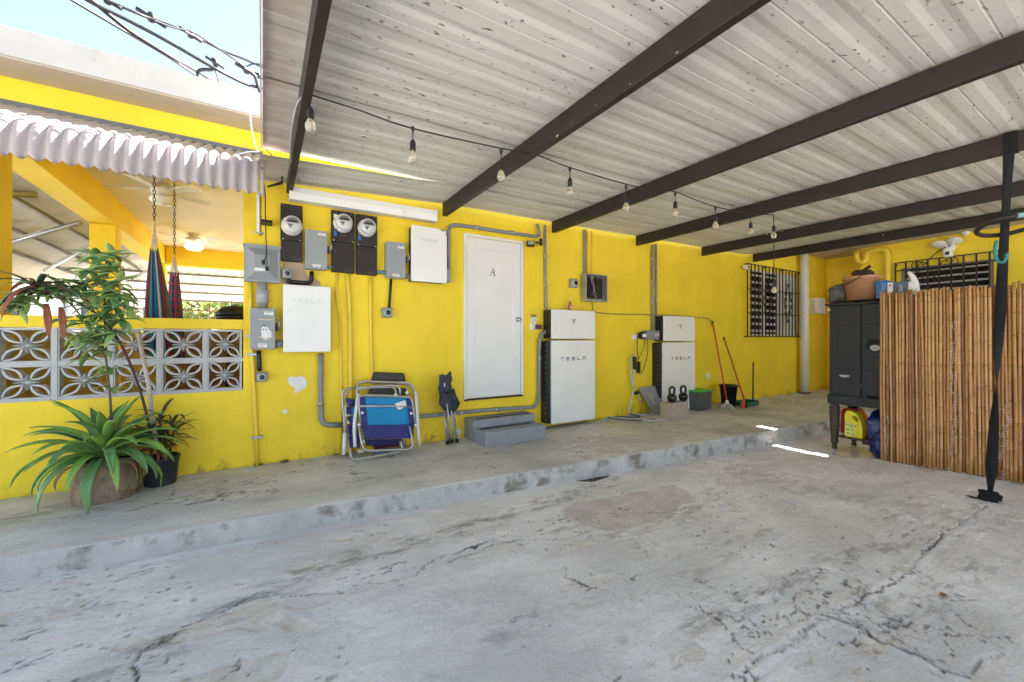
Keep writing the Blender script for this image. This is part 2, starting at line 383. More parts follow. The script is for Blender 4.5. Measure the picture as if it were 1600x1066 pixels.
def a_crack(X, Y):
    x, y = X+.10*(fbm(X*7, Y*7, 60, 5, .6)-.5), Y+.10*(fbm(X*7, Y*7, 66, 5, .6)-.5)
    m = np.zeros(X.shape)
    for i, c in enumerate(CRK):
        w_ = .003+.012*fbm(X*6, Y*6, 70+i)**2.5
        m = np.maximum(m, (1-ss(w_*.35, w_*1.1, polydist(x, y, c)))*(.35+.65*ss(.35, .6, fbm(X*5, Y*5, 75+i))))
    iso = np.abs(fbm(X*.9, Y*1.8, 81, 6, .58)-.5); m = np.maximum(m, (1-ss(.0012, .0035, iso))*ss(.5, .62, fbm(X*1.1, Y*1.1, 84))*.8)
    sp = fbm(X*24, Y*40, 141, 3, .6); m = np.maximum(m, .75*ss(.72, .77, sp)*ss(.48, .60, fbm(X*1.7, Y*2.6, 143)))
    return m
def a_bare(X, Y):
    x, y = dw(X, Y); m = np.zeros(X.shape)
    for p in BARE: m = np.maximum(m, 1-ss(-.008, .006, sdpoly(x, y, p)))
    iso = fbm(X*2.2, Y*4.2, 90, 6, .6); m = np.maximum(m, ss(.70, .715, iso)*.8)
    return m
def a_pink(X, Y):
    x, y = dw(X, Y, 3); return 1-ss(-.02, .02, sdpoly(x, y, PINK))
def a_brown(X, Y):
    x, y = dw(X, Y, 5); return 1-ss(-.01, .015, sdpoly(x, y, BROWN))
def a_wet(X, Y):
    x, y = dw(X, Y, 6); return 1-ss(-.01, .02, sdpoly(x, y, WET))
def a_damp(X, Y):
    x, y = dw(X, Y, 8); m = np.zeros(X.shape)
    for p in DAMP: m = np.maximum(m, 1-ss(-.05, .02, sdpoly(x, y, p)))
    return m*ss(.3, .6, fbm(X*14, Y*14, 97))
def a_dirt(X, Y):
    m = .12*np.ones(X.shape)
    for p, w_, s in DIRT: m = np.maximum(m, s*(1-ss(w_*.2, w_, polydist(X, Y, p)+.06*(fbm(X*5, Y*5, 99)-.5))))
    return m
AT = dict(crack=a_crack, bare=a_bare, pink=a_pink, brown=a_brown, wet=a_wet, damp=a_damp, dirt=a_dirt)
def zdrive(X, Y):
    base = np.where(X < 7.4, -1.30-.0095*(X+1.2), -1.38-.0*X)
    wet = a_wet(X, Y)
    h = .010*(fbm(X*.8, Y*1.4, 5, 3)-.5)+.006*(fbm(X*6, Y*13, 11, 5, .6)-.5)
    rd_ = np.abs(fbm(X*2.6, Y*6.5, 151, 5, .55)-.5); h = h+.0045*(1-ss(.0, .018, rd_))*ss(.42, .58, fbm(X*.8, Y*.8, 155))
    # small raised lip of paint along the poured edges
    iso = fbm(X*1.6+3, Y*3.3, 33, 4, .5); h = h+.004*ss(.50, .512, iso)
    h = h-.010*a_crack(X, Y)-.007*a_bare(X, Y)-.004*a_pink(X, Y)-.012*a_brown(X, Y)
    rim = np.zeros(X.shape)
    for c in (CRK[1], CRK[2], CRK[3]):
        d = polydist(X+.05*(fbm(X*7, Y*7, 60)-.5), Y, c); rim = np.maximum(rim, ss(.0, .012, d)*(1-ss(.012, .05, d)))
    h = h+.007*rim
    return base+h*(1-wet)*1.0
grid_mesh('driveway', np.linspace(-2.6, 7.6, 900), np.linspace(-.3, 3.75, 400), zdrive, AT, M_drive)
far = MB()
e = [-60, -2.6, 7.6, 60]; f_ = [-60, -.3, 3.75, 60]
for i in range(3):
    for j in range(3):
        if i == 1 and j == 1: continue
        far.add([(e[i], f_[j], ZG(e[i]) if i else -1.30), (e[i+1], f_[j], -1.38 if i else -1.29), (e[i+1], f_[j+1], -1.38 if i else -1.29), (e[i], f_[j+1], ZG(e[i]) if i else -1.30)], [(0, 1, 2, 3)])
M_far = mat('plain_concrete_ground', (.46, .45, .43), .8, var=.15, scale=1.2, bump=.3)
far.build('ground', M_far, kind='structure', fix=False)

# walkway : top grid warped to the curb line, curb face in front
def zwalk(X, Y): return -1.172-.002*(X+1.6)+.006*(fbm(X*1.1, Y*2, 15, 3)-.5)+.002*(fbm(X*9, Y*16, 18, 3)-.5)
xs = np.linspace(-9, 11.9, 1200); N = 110
me_x, t = np.meshgrid(xs, np.linspace(0, 1, N))
def walk_obj():
    X = me_x; cy = curb_y(xs)[None, :]+.012*(fbm(xs*4, xs*0, 21)-.5)[None, :]+.006
    Y = cy+(D+.02-cy)*t
    Z = zwalk(X, Y)
    edge = np.exp(-t*(D-cy)/.008); Z = Z-.008*edge
    bb = bpy.data.meshes.new('walkway'); nx = len(xs); i = np.arange(nx*N).reshape(N, nx)
    q = np.stack([i[:-1, :-1], i[:-1, 1:], i[1:, 1:], i[1:, :-1]], -1).reshape(-1, 4)
    co = np.stack([X.ravel(), Y.ravel(), Z.ravel()], 1)
    bb.vertices.add(nx*N); bb.vertices.foreach_set('co', co.ravel().astype(np.float32))
    bb.loops.add(q.size); bb.loops.foreach_set('vertex_index', q.ravel().astype(np.int32))
    bb.polygons.add(len(q)); bb.polygons.foreach_set('loop_start', (np.arange(len(q))*4).astype(np.int32))
    bb.polygons.foreach_set('use_smooth', np.ones(len(q), bool)); bb.update(calc_edges=True)
    wl = dict(crack=lambda X, Y: (1-ss(.002, .006, np.abs(fbm(X*.7, Y*1.5, 181, 6, .58)-.5)))*ss(.5, .6, fbm(X, Y, 7))*.8+0*X,
        bare=lambda X, Y: 0*X, pink=lambda X, Y: 0*X,
        brown=lambda X, Y: .5*(1-ss(.0, .16, polydist(X, Y, g2([(0,815),(60,800),(110,790),(180,790)], ZW))))*ss(.4, .6, fbm(X*12, Y*30, 8)),
        wet=lambda X, Y: 0*X, damp=lambda X, Y: .7*ss(.55, .7, fbm(X*.9, Y*1.3, 44)),
        dirt=lambda X, Y: np.clip(.22+.30*ss(0, 3.5, X)+.4*(1-ss(0, .12, D-Y))+.8*(1-ss(.1, .35, polydist(X, Y, g2([(1240,628),(1275,635)], ZW)))), 0, 1))
    for an, f in wl.items():
        a = bb.attributes.new(an, 'FLOAT', 'POINT'); a.data.foreach_set('value', np.asarray(f(X, Y)).ravel().astype(np.float32))
    bb.materials.append(M_walk)
    o = bpy.data.objects.new('walkway', bb); COL.objects.link(o); o['kind'] = 'structure'
    # curb face
    c = MB(); vs = []; M = 5
    for k in range(M):
        f = k/(M-1)
        for a in range(0, nx, 2):
            z0 = zwalk(np.array([xs[a]]), np.array([cy[0, a]]))[0]-.008; x = xs[a]
            y = cy[0, a]-.006-.012*f-.010*(float(fbm(np.array([x*5]), np.array([f*3.]), 25)[0])-.5)
            vs.append((x, y if k else cy[0, a], z0-(z0+1.42)*f))
    w_ = len(range(0, nx, 2))
    c.add(vs, [(k*w_+a, (k+1)*w_+a, (k+1)*w_+a+1, k*w_+a+1) for k in range(M-1) for a in range(w_-1)], True)
    c.build('curb', M_curb, kind='structure', fix=False)
walk_obj()

# ================================================================ HOUSE
XL, XR = -.15, 11.66
H = thing('house', 'yellow single storey house with white flat roof slab and long side wall', 'house', (5, D, -1.2))
ZT = 1.93
wn = [PY(1170, 416), PY(1252, 527)]   # window opening
wx0, wx1 = PY(1172, 420).x, PY(1247, 430).x; wz0, wz1 = PY(1210, 527).z+.03, PY(1210, 424).z-.02
wallb = MB()
for a, b in (((XL, D, -1.4), (wx0, D+.14, ZT)), ((wx1, D, -1.4), (XR, D+.14, ZT)), ((wx0, D, -1.4), (wx1, D+.14, wz0)), ((wx0, D, wz1), (wx1, D+.14, ZT))): wallb.box(a, b)
wallb.build('wall', YEL, H)
# porch side
bx = [PY(p, 560).x for p in (0, 85, 173, 249, 321, 379)]; bx[0] = bx[1]-.305
bx = [bx[0]-.915, bx[0]-.61, bx[0]-.305]+bx
zs0, zs1, zb1, zbm, zb0 = -1.4, PY(378, 499.6).z, PY(378, 515).z, PY(378, 562).z, PY(378, 610).z
MB().box((bx[0], D, zb1), (XL, D+.13, zs1)).build('sill', YEL, H, bevel=.006)
MB().box((bx[0], D, zs0), (XL, D+.13, zb0)).build('lower_wall', YEL, H)
MB().box((XL+.0, D+.14, -1.4), (XL+.14, 10.9, ZT)).build('porch_wall', YEL, H)
MB().box((-2.0, D, 1.54), (XL, D+.2, ZT)).build('lintel', YEL, H)
MB().box((-1.9, D+.03, zs1), (-1.655, D+.23, 1.54)).build('porch_column', YEL, H, bevel=.006)
MB().box((-1.95, 4.72, 1.54), (-1.69, 10.78, ZT)).build('porch_beam', YEL, H)
MB().box((-1.95, 7.5, -1.4), (-1.69, 7.74, 1.535)).build('porch_column', YEL, H, bevel=.006)
MB().box((-1.95, 10.78, -1.4), (-1.69, 11.0, ZT)).build('porch_column', YEL, H, bevel=.006)
MB().box((-1.68, 10.8, 1.52), (XL+.13, 11.0, ZT)).build('porch_beam', YEL, H)
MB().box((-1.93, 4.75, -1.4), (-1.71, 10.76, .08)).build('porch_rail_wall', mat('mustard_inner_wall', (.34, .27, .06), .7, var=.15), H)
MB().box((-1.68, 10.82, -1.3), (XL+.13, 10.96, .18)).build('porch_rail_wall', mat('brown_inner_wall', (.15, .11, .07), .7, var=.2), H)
MB().box((-2.0, D+.25, 1.90), (XL-.002, 10.95, 1.925)).build('porch_ceiling', M_cream, H)
MB().box((-2.0, D+.14, -1.4), (XL, 11.0, -1.19)).build('porch_floor', mat('porch_floor_tile', (.14, .12, .10), .5, var=.15), H)
MB().box((-2.0, 4.17, ZT+.004), (12.2, 11.2, 2.14)).build('roof_slab', M_slab, H, bevel=.01)
MB().box((-1.98, 4.19, ZT-.004), (12.18, D+.1, ZT+.003)).build('soffit', M_soffit, H)
MB().box((XL, 10.95, -1.4), (XR, 11.1, ZT)).build('rear_wall', YEL, H)
# breeze blocks
def breeze(x0, x1, z0, z1):
    b = MB(); y0, y1 = D+.012, D+.10; fr = .016
    cx, cz = (x0+x1)/2, (z0+z1)/2; hx, hz = (x1-x0)/2, (z1-z0)/2
    b.box((x0, y0, z0), (x1, y1, z0+fr)); b.box((x0, y0, z1-fr), (x1, y1, z1)); b.box((x0, y0, z0+fr), (x0+fr, y1, z1-fr)); b.box((x1-fr, y0, z0+fr), (x1, y1, z1-fr))
    hx -= fr; hz -= fr
    # four pointed star
    st = []
    for k in range(8):
        a = math.pi/4*k; r = (.60 if k % 4 == 0 else .52) if k % 2 == 0 else .20
        st.append(Vector((cx+hx*r*math.cos(a), 0, cz+hz*r*math.sin(a))))
    f = [Vector((p.x, y0+.012, p.z)) for p in st]; inn = [Vector((cx+(p.x-cx)*.62, y0-.006, cz+(p.z-cz)*.62)) for p in st]
    pit = [Vector((cx+(p.x-cx)*.40, y0+.012, cz+(p.z-cz)*.40)) for p in st]; bk = [Vector((p.x, y1, p.z)) for p in st]
    n = 8
    fs = []
    for a, b_ in ((0, 8), (8, 16), (16, 24)):
        fs += [(a+i, a+(i+1) % n, b_+(i+1) % n, b_+i) for i in range(n)]
    b.add(bk+f+inn+pit, fs); b.add(pit, [tuple(range(8))])
    # four leaf loops from the corners
    for sx in (-1, 1):
        for sz in (-1, 1):
            A = Vector((cx+sx*hx*.97, 0, cz+sz*hz*.97)); B = Vector((cx+sx*hx*.14, 0, cz+sz*hz*.16)); dirv = B-A; nn = Vector((-dirv.z, 0, dirv.x))
            for sd in (-1, 1):
                po, pi = [], []
                for k in range(9):
                    t_ = k/8; wv = math.sin(math.pi*t_)**.75
                    c = A+dirv*t_
                    po.append(c+nn*sd*wv*.27+Vector((0, y0+.006, 0))); pi.append(c+nn*sd*max(wv*.27-.105, 0)+Vector((0, y0+.006, 0)))
                vs = po+pi+[p+Vector((0, .075, 0)) for p in po+pi]; m_ = 9; fs = []
                for k in range(8):
                    fs += [(k, k+1, m_+k+1, m_+k), (2*m_+k, 3*m_+k, 3*m_+k+1, 2*m_+k+1), (k, 2*m_+k, 2*m_+k+1, k+1), (m_+k, m_+k+1, 3*m_+k+1, 3*m_+k)]
                b.add(vs, fs)
    return b
ms = .014
for i in range(len(bx)-1):
    for (z0, z1) in ((zb0+.012, zbm-ms/2), (zbm+ms/2, zb1-.004)):
        breeze(bx[i]+ms/2, bx[i+1]-ms/2, z0, z1).build('breeze_block', M_block, H)
mo = MB()
for i in range(len(bx)-1): mo.box((bx[i]-ms/2-.006, D+.006, zb0), (bx[i]+ms/2+.006, D+.105, zb1))
mo.box((bx[0], D+.008, zbm-ms/2-.006), (XL, D+.103, zbm+ms/2+.006)); mo.box((bx[0], D+.004, zb0-.002), (XL, D+.12, zb0+.012))
mo.build('mortar', M_block, H)

# window in the main wall : louvres, frame and grille
def window(parent, o, ax, w_, h_, nsl, grille, depth_dir, dark=True):
    pass
M_lou = mat('white_louvre', (.74, .72, .66), .45, var=.06, scale=10, bump=.05)
M_void = mat('dark_room', (.02, .018, .015), .9, var=.1, bump=0)  # near-black colour stands in for the unlit space behind openings
M_grille = mat('rusty_brown_iron', (.035, .022, .016), .6, var=.4, scale=30, bump=.3)
W1 = MB(); yy = D+.03
fw = .035
xm = wx0+(wx1-wx0)*.30; xq = wx0+(wx1-wx0)*.59
W1.box((wx0, yy, wz0), (wx0+fw, yy+.05, wz1)); W1.box((wx1-fw, yy, wz0), (wx1, yy+.05, wz1)); W1.box((wx0, yy, wz0), (wx1, yy+.06, wz0+fw)); W1.box((wx0, yy, wz1-fw), (wx1, yy+.06, wz1))
W1.box((xm-.02, yy-.004, wz0+fw), (xm+.02, yy+.05, wz1-fw)); W1.box((xq-.02, yy-.004, wz0+fw), (xq+.03, yy+.05, wz1-fw))
win = W1.build('window', M_lou, H)
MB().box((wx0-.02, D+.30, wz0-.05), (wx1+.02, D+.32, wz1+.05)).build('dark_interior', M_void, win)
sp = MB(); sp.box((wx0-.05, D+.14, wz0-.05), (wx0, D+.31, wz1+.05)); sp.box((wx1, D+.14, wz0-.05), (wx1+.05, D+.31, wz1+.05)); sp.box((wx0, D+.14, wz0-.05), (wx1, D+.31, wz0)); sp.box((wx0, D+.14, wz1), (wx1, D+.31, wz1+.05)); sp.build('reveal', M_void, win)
ns = 9; zz0, zz1 = wz0+fw, wz1-fw
for k in range(ns):
    zc = zz0+(k+.5)*(zz1-zz0)/ns
    for (a, b) in ((wx0+fw, xm-.02), (xm+.02, xq-.02)):
        MB().hexa([(a, yy+.0, zc-.030), (b, yy+.0, zc-.030), (b, yy+.006, zc-.034), (a, yy+.006, zc-.034)], [(a, yy+.05, zc+.022), (b, yy+.05, zc+.022), (b, yy+.056, zc+.018), (a, yy+.056, zc+.018)]).build('slat', M_lou, win)
    a, b = xq+.03, wx1-fw; hh = (zz1-zz0)/ns
    MB().hexa([(a, yy+.0, zc-hh*.52), (b, yy+.0, zc-hh*.52), (b, yy+.006, zc-hh*.54), (a, yy+.006, zc-hh*.54)], [(a, yy+.022, zc+hh*.50), (b, yy+.022, zc+hh*.50), (b, yy+.03, zc+hh*.48), (a, yy+.03, zc+hh*.48)]).build('slat', M_lou, win)
G = thing('window_grille', 'rusty brown iron burglar bars with scrolls over louvred window in main wall', 'window grille', (wn[0].x, D-.05, wz0))
gy = D-.07; ga, gb = PY(1168, 415, gy), PY(1252, 527, gy); gz0 = PY(1210, 527, gy).z; gz1 = PY(1210, 418.5, gy).z
nb = 17; bb_ = .009
for k in range(nb):
    x = ga.x+(gb.x-ga.x)*k/(nb-1); MB().box((x-bb_, gy-bb_, gz0), (x+bb_, gy+bb_, gz1)).build('bar', M_grille, G)
for z in (gz0+.01, gz1-.01, gz0+(gz1-gz0)*.33, gz0+(gz1-gz0)*.66):
    MB().box((ga.x-.01, gy-.019, z-.008), (gb.x+.01, gy-.0105, z+.008)).build('cross_bar', M_grille, G)
for k in range(4):
    x = ga.x+.02+(gb.x-ga.x-.04)*k/3
    for z in (gz0+.012, gz1-.012): MB().box((x-.02, gy+.01, z-.01), (x+.02, D-.001, z+.01)).build('bracket', M_grille, G)
def scroll(cx, cz, sx, sz, y, r=.07, ax='X'):
    pts = []
    for k in range(26):
        a = k/25*2.6*math.pi; rr = r*(1-k/25*.75)
        px_, pz_ = cx+sx*(rr*math.cos(a)-r), cz+sz*rr*math.sin(a)
        pts.append((px_, y, pz_) if ax == 'X' else (y, px_, pz_))
    return pts
xc2 = ga.x+(gb.x-ga.x)*.70
for (xc, nm) in ((xc2, 1), (ga.x+(gb.x-ga.x)*.32, 1)):
    cz = (gz0+gz1)/2; sb = MB()
    for sx in (-1, 1):
        for sz in (-1, 1):
            sb.tube(scroll(xc+sx*.02, cz+sz*.20, -sx, sz, gy-.028, .06), .007, seg=6)
            sb.tube(scroll(xc+sx*.15, cz+sz*.07, sx, sz, gy-.028, .055), .007, seg=6)
            sb.tube([(xc, gy-.028, cz+sz*.40), (xc+sx*.08, gy-.028, cz+sz*.2), (xc+sx*.16, gy-.028, cz)], .007, seg=6)
            sb.tube(scroll(xc+sx*.01, cz+sz*.40, -sx, -sz, gy-.028, .04), .006, seg=6)
    sb.build('scrollwork', M_grille, G)

# door
d0, d1 = PY(724, 623), PY(816.5, 379); dz0 = PY(770, 621).z; dz1 = PY(770, 371).z
dr = MB(); fo = .035
dr.box((d0.x, D-.022, dz0), (d0.x+fo, D+.02, dz1)); dr.box((d1.x-fo, D-.022, dz0), (d1.x, D+.02, dz1)); dr.box((d0.x+fo, D-.022, dz1-fo), (d1.x-fo, D+.02, dz1))
door = dr.build('door', M_door, H, bevel=.003)
px0, px1 = d0.x+fo+.006, d1.x-fo-.006
st_ = .11
lf = MB(); y0 = D-.012
lf.box((px0, y0, dz0+.012), (px0+st_, D+.01, dz1-fo-.006)); lf.box((px1-st_, y0, dz0+.012), (px1, D+.01, dz1-fo-.006)); lf.box((px0+st_, y0, dz1-fo-.13), (px1-st_, D+.01, dz1-fo-.006)); lf.box((px0+st_, y0, dz0+.012), (px1-st_, D+.01, dz0+.14))
lf.build('door_leaf', M_door, door, bevel=.003)
MB().box((px0+st_-.01, D-.003, dz0+.13), (px1-st_+.01, D+.008, dz1-fo-.12)).build('door_panel', M_door, door)
MB().box((d0.x+.01, D-.03, dz0-.012), (d1.x-.01, D+.01, dz0+.008)).build('threshold', M_black, door)
MB().lathe([(.0, .055), (.020, .055), (.027, .045), (.027, .030), (.014, .022), (.012, .006), (.030, .004), (.030, 0)], PY(809, 499.5, D-.012), 20, 'Y').build('door_knob', mat('brushed_knob', (.5, .48, .45), .25, .9, var=.05, bump=0), door)
for z in (dz1-.12, (dz0+dz1)/2, dz0+.15): MB().box((d0.x+fo-.008, D-.027, z-.045), (d0.x+fo+.012, D-.013, z+.045)).build('hinge', M_door, door)
# the letter A with serifs
c = PY(770.5, 425, y0); yA = D-.0042; s_ = .09; A = MB()
def quad(pts, th=.0012, y=yA): return [(p[0], y, p[1]) for p in pts]
def gl(pts): A.prism([(c.x+p[0]*s_, yA, c.z+p[1]*s_) for p in pts], (0, -.0012, 0))
gl([(-.40,-.5),(-.33,-.5),(.06,.5),(.0,.5)]); gl([(.0,.5),(.10,.5),(.36,-.5),(.18,-.5)]); gl([(-.22,-.14),(.2,-.14),(.2,-.07),(-.2,-.07)]); gl([(-.48,-.5),(-.20,-.5),(-.20,-.56),(-.48,-.56)]); gl([(.08,-.5),(.46,-.5),(.46,-.56),(.08,-.56)])
A.build('letter_a', M_ink, door)
# chipped patches of paint
def blob(cx, cz, rx, rz, seed, n=22, y=D-.0025, th=.0035, rough=.28):
    r = random.Random(seed); ph = [r.random()*6.28 for _ in range(5)]
    return MB().prism([(cx+rx*(1+rough*sum(math.sin((k_+2)*2*math.pi*k/n+ph[k_])/(k_+1.5) for k_ in range(5)))*math.cos(2*math.pi*k/n), y, cz+rz*(1+rough*sum(math.sin((k_+1)*2*math.pi*k/n+ph[k_])/(k_+1.5) for k_ in range(5)))*math.sin(2*math.pi*k/n)) for k in range(n)], (0, th, 0))
MB().prism([PY(x, y, D-.0025) for x, y in ((449,591),(455,588),(463,590),(470,587),(476,590),(480,598),(477,606),(470,610),(464,614),(459,613),(461,607),(453,602),(450,597))], (0, .004, 0)).build('chipped_patch', M_chip, H)
p = PY(445, 643); blob(p.x, p.z, .022, .02, 3).build('chipped_patch', M_chip, H)
p = PY(716, 676); blob(p.x, p.z, .028, .05, 4).build('chipped_patch', M_chip, H)
p = PY(1106, 587); blob(p.x, p.z, .05, .07, 9).build('chipped_patch', M_chip, H)
MB().prism([PY(x, y, D-.0025) for x, y in ((442,408),(475,412),(480,430),(500,440),(502,452),(492,465),(478,470),(452,460),(440,440))], (0, .004, 0)).build('plaster_patch', M_plaster, H)

# wing wall on the right
XW = 10.9
WG = thing('house_wing', 'yellow wing of the house with white eave, behind the bamboo screen', 'house', (XW, 0, -1.38))
w2a, w2b = PX(1402, 412, XW+.01), PX(1553, 400, XW+.01)
y1_, y0_ = w2a.y-.06, w2b.y; z1_ = PX(1480, 412, XW).z; z0_ = z1_-1.15
wb = MB()
for a, b in (((XW, y1_, -1.45), (XW+.14, 3.59, ZT)), ((XW, -6, -1.45), (XW+.14, y0_, ZT)), ((XW, y0_, -1.45), (XW+.14, y1_, z0_)), ((XW, y0_, z1_), (XW+.14, y1_, ZT))): wb.box(a, b)
wb.build('wall', YEL, WG)
MB().box((XW+.14, 3.46, -1.45), (XR+.2, 3.59, ZT)).build('return_wall', YEL, WG)
MB().box((XR, 3.59, -1.45), (XR+.14, D, ZT)).build('corner_wall', YEL, WG)
XE = 8.975  # overhang stretched out to narrow the sun strip on the ground
MB().box((XE, -6, ZT+.002), (XW+3, 4.165, 2.14)).build('roof_slab', M_slab, WG, bevel=.01)
fr = MB(); f2 = .04
fr.box((XW+.02, y0_, z0_), (XW+.08, y0_+f2, z1_)); fr.box((XW+.02, y1_-f2, z0_), (XW+.08, y1_, z1_)); fr.box((XW+.02, y0_+f2, z1_-f2), (XW+.08, y1_-f2, z1_)); fr.box((XW+.02, y0_+f2, z0_), (XW+.08, y1_-f2, z0_+f2))
win2 = fr.build('window', mat('brown_window_frame', (.28, .22, .15), .6), WG)
for k in range(9):
    zc = z1_-.09-k*.125
    MB().hexa([(XW+.02, y1_-f2, zc-.012), (XW+.02, y0_+f2, zc-.012), (XW+.024, y0_+f2, zc-.018), (XW+.024, y1_-f2, zc-.018)], [(XW+.07, y1_-f2, zc+.018), (XW+.07, y0_+f2, zc+.018), (XW+.075, y0_+f2, zc+.012), (XW+.075, y1_-f2, zc+.012)]).build('slat', M_lou, win2)
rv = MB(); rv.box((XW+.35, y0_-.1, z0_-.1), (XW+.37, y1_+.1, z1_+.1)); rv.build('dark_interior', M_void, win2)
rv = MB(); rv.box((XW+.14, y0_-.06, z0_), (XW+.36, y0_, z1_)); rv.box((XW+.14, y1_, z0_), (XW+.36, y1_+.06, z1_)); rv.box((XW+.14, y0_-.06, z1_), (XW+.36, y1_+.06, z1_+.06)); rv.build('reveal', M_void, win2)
G2 = thing('window_grille', 'dark iron burglar bars with curls over the window above the bamboo screen', 'window grille', (XW-.06, (y0_+y1_)/2, z0_))
gx = XW-.07; A0, A1 = PX(1399, 414, gx), PX(1568, 392, gx); gt = PX(1480, 402, gx).z
for k in range(10):
    y = A0.y+(A1.y-A0.y)*k/9; MB().box((gx-.011, y-.011, z0_-.1), (gx+.011, y+.011, gt)).build('bar', M_grille, G2)
for z in (gt-.0, gt-.16, z0_): MB().box((gx-.022, A1.y-.011, z-.010), (gx-.0115, A0.y+.011, z+.010)).build('cross_bar', M_grille, G2)
for y in (A0.y, A1.y): MB().box((gx+.0115, y-.012, gt-.05), (XW-.001, y+.012, gt-.02)).build('bracket', M_grille, G2)
sb = MB(); yc = A0.y+(A1.y-A0.y)*.4
for sx in (-1, 1):
    sb.tube(scroll(yc+sx*.16, gt-.10, -sx, 1, gx-.03, .09, 'Y'), .008, seg=6); sb.tube([(gx-.03, yc, gt-.45), (gx-.03, yc+sx*.02, gt-.25), (gx-.03, yc+sx*.1, gt-.09), (gx-.03, yc+sx*.18, gt-.03)], .008, seg=6)
    sb.tube(scroll(yc+sx*.12, gt-.36, -sx, -1, gx-.03, .07, 'Y'), .007, seg=6)
sb.build('scrollwork', M_grille, G2)
# ================================================================ CARPORT
def zb(x): return 1.385+.0115*x+(.035 if x > 8 else 0)
CP = thing('carport', 'open carport of white ribbed metal sheets on dark brown steel beams', 'carport', (4, 2, 1.4))
BXS = [PY(446, 305).x+.03] + [PY(a, 350).x for a in (690, 858, 988, 1090, 1170)]
BH, BW, Y0C = .150, .052, -1.9
for x in BXS:
    z = zb(x); MB().box((x-BW/2, Y0C, z), (x+BW/2, D-.09 if x > .4 else D-.06, z+BH)).build('beam', M_beam, CP, bevel=.004)
def roofmat():
    m = mat('white_roof_underside', (.66, .64, .59), .65, var=.06, scale=1.7, bump=.12, bscale=18, stretch=(.5, 1.6, 1))
    n = m.node_tree; b = n.nodes['Principled BSDF']
    geo = n.nodes.new('ShaderNodeNewGeometry'); P = geo.outputs['Position']
    def noise(sc_, st, det=5, off=0):
        mp = n.nodes.new('ShaderNodeMapping'); n.links.new(P, mp.inputs[0]); mp.inputs['Scale'].default_value = st; mp.inputs['Location'].default_value = (off, off, 0)
        t = n.nodes.new('ShaderNodeTexNoise'); t.inputs['Scale'].default_value = sc_; t.inputs['Detail'].default_value = det; n.links.new(mp.outputs[0], t.inputs['Vector']); return t.outputs[0]
    def rng(s, a, c, d0=0, d1=1):
        r = n.nodes.new('ShaderNodeMapRange'); r.inputs[1].default_value = a; r.inputs[2].default_value = c; r.inputs[3].default_value = d0; r.inputs[4].default_value = d1; n.links.new(s, r.inputs[0]); return r.outputs[0]
    def mul(a, c):
        x = n.nodes.new('ShaderNodeMath'); x.operation = 'MULTIPLY'; n.links.new(a, x.inputs[0]); n.links.new(c, x.inputs[1]); return x.outputs[0]
    def mx(f, a, c):
        x = n.nodes.new('ShaderNodeMix'); x.data_type = 'RGBA'; n.links.new(f, x.inputs[0]); n.links.new(a, x.inputs[6]); x.inputs[7].default_value = (*c, 1); return x.outputs[2]
    col = b.inputs['Base Color'].links[0].from_socket
    col = mx(mul(rng(noise(1.0, (.7, 3.2, 1), 8, 3), .5, .72, 0, .5), rng(noise(18, (1, 1, 1), 6, 8), .35, .6, .3, 1)), col, (.33, .30, .28))
    specks = mul(rng(noise(30, (.55, 1.3, 1), 2, 1), .665, .70), rng(noise(1.1, (1, 1, 1), 3, 6), .40, .58))
    col = mx(specks, col, (.16, .13, .12))
    fine = mul(rng(noise(85, (.7, 1.2, 1), 2, 11), .66, .70, 0, .8), rng(noise(1.6, (1, 2, 1), 4, 16), .50, .62))
    col = mx(fine, col, (.20, .17, .15))
    # brown tint growing towards the open left edge, broken up by noise
    sx = n.nodes.new('ShaderNodeSeparateXYZ'); n.links.new(P, sx.inputs[0])
    col = mx(mul(rng(sx.outputs[0], .24, .12, 0, .75), rng(noise(3, (.8, 3, 1), 6, 21), .3, .6, .35, 1)), col, (.44, .33, .28))
    n.links.new(col, b.inputs['Base Color'])
    return m
M_roof = roofmat()
def sheet(x0, x1, y0, y1, dz=0, tilt=0, rows=26, per=.25, seed=0):
    """ribbed sheet, ribs along X; returns thin solid"""
    prof = []; y = y0; r = random.Random(seed)
    k0 = math.floor(y0/per)
    pts = [(y0, 0)]
    k = k0
    while k*per < y1+per:
        c = k*per+.125
        for off, h in ((-.062, 0), (-.026, .008), (.026, .008), (.062, 0), (.118, 0), (.125, .006), (.132, 0)):
            yy_ = c+off
            if y0+.004 < yy_ < y1-.004: pts.append((yy_, h))
        k += 1
    pts.append((y1, 0)); pts = sorted(pts)
    nx = max(2, int((x1-x0)/.28)); vs = []; n = len(pts)
    for i in range(nx+1):
        x = x0+(x1-x0)*i/nx
        for (yy_, h) in pts:
            wv = .005*mnoise.noise(Vector((x*1.7, yy_*2.3, seed)))+.006*mnoise.noise(Vector((x*5, yy_*7, seed+4)))*(1 if seed % 2 else .4)
            vs.append(Vector((x, yy_, zb(x)+BH+.003+h+dz+abs(wv)+tilt*(1-(x-x0)/(x1-x0))*((yy_-y0)/(y1-y0)))))
    f = [(i*n+j, (i+1)*n+j, (i+1)*n+j+1, i*n+j+1) for i in range(nx) for j in range(n-1)]
    top = [v+Vector((0, 0, .0015)) for v in vs]; o = len(vs)
    ft = [tuple(q+o for q in reversed(t_)) for t_ in f]
    sd = []
    for i in range(nx): sd += [(i*n, i*n+o, (i+1)*n+o, (i+1)*n), (i*n+n-1, (i+1)*n+n-1, (i+1)*n+n-1+o, i*n+n-1+o)]
    for j in range(n-1): sd += [(j, j+1, j+1+o, j+o), (nx*n+j, nx*n+j+o, nx*n+j+1+o, nx*n+j+1)]
    return MB().add(vs+top, f+ft+sd)
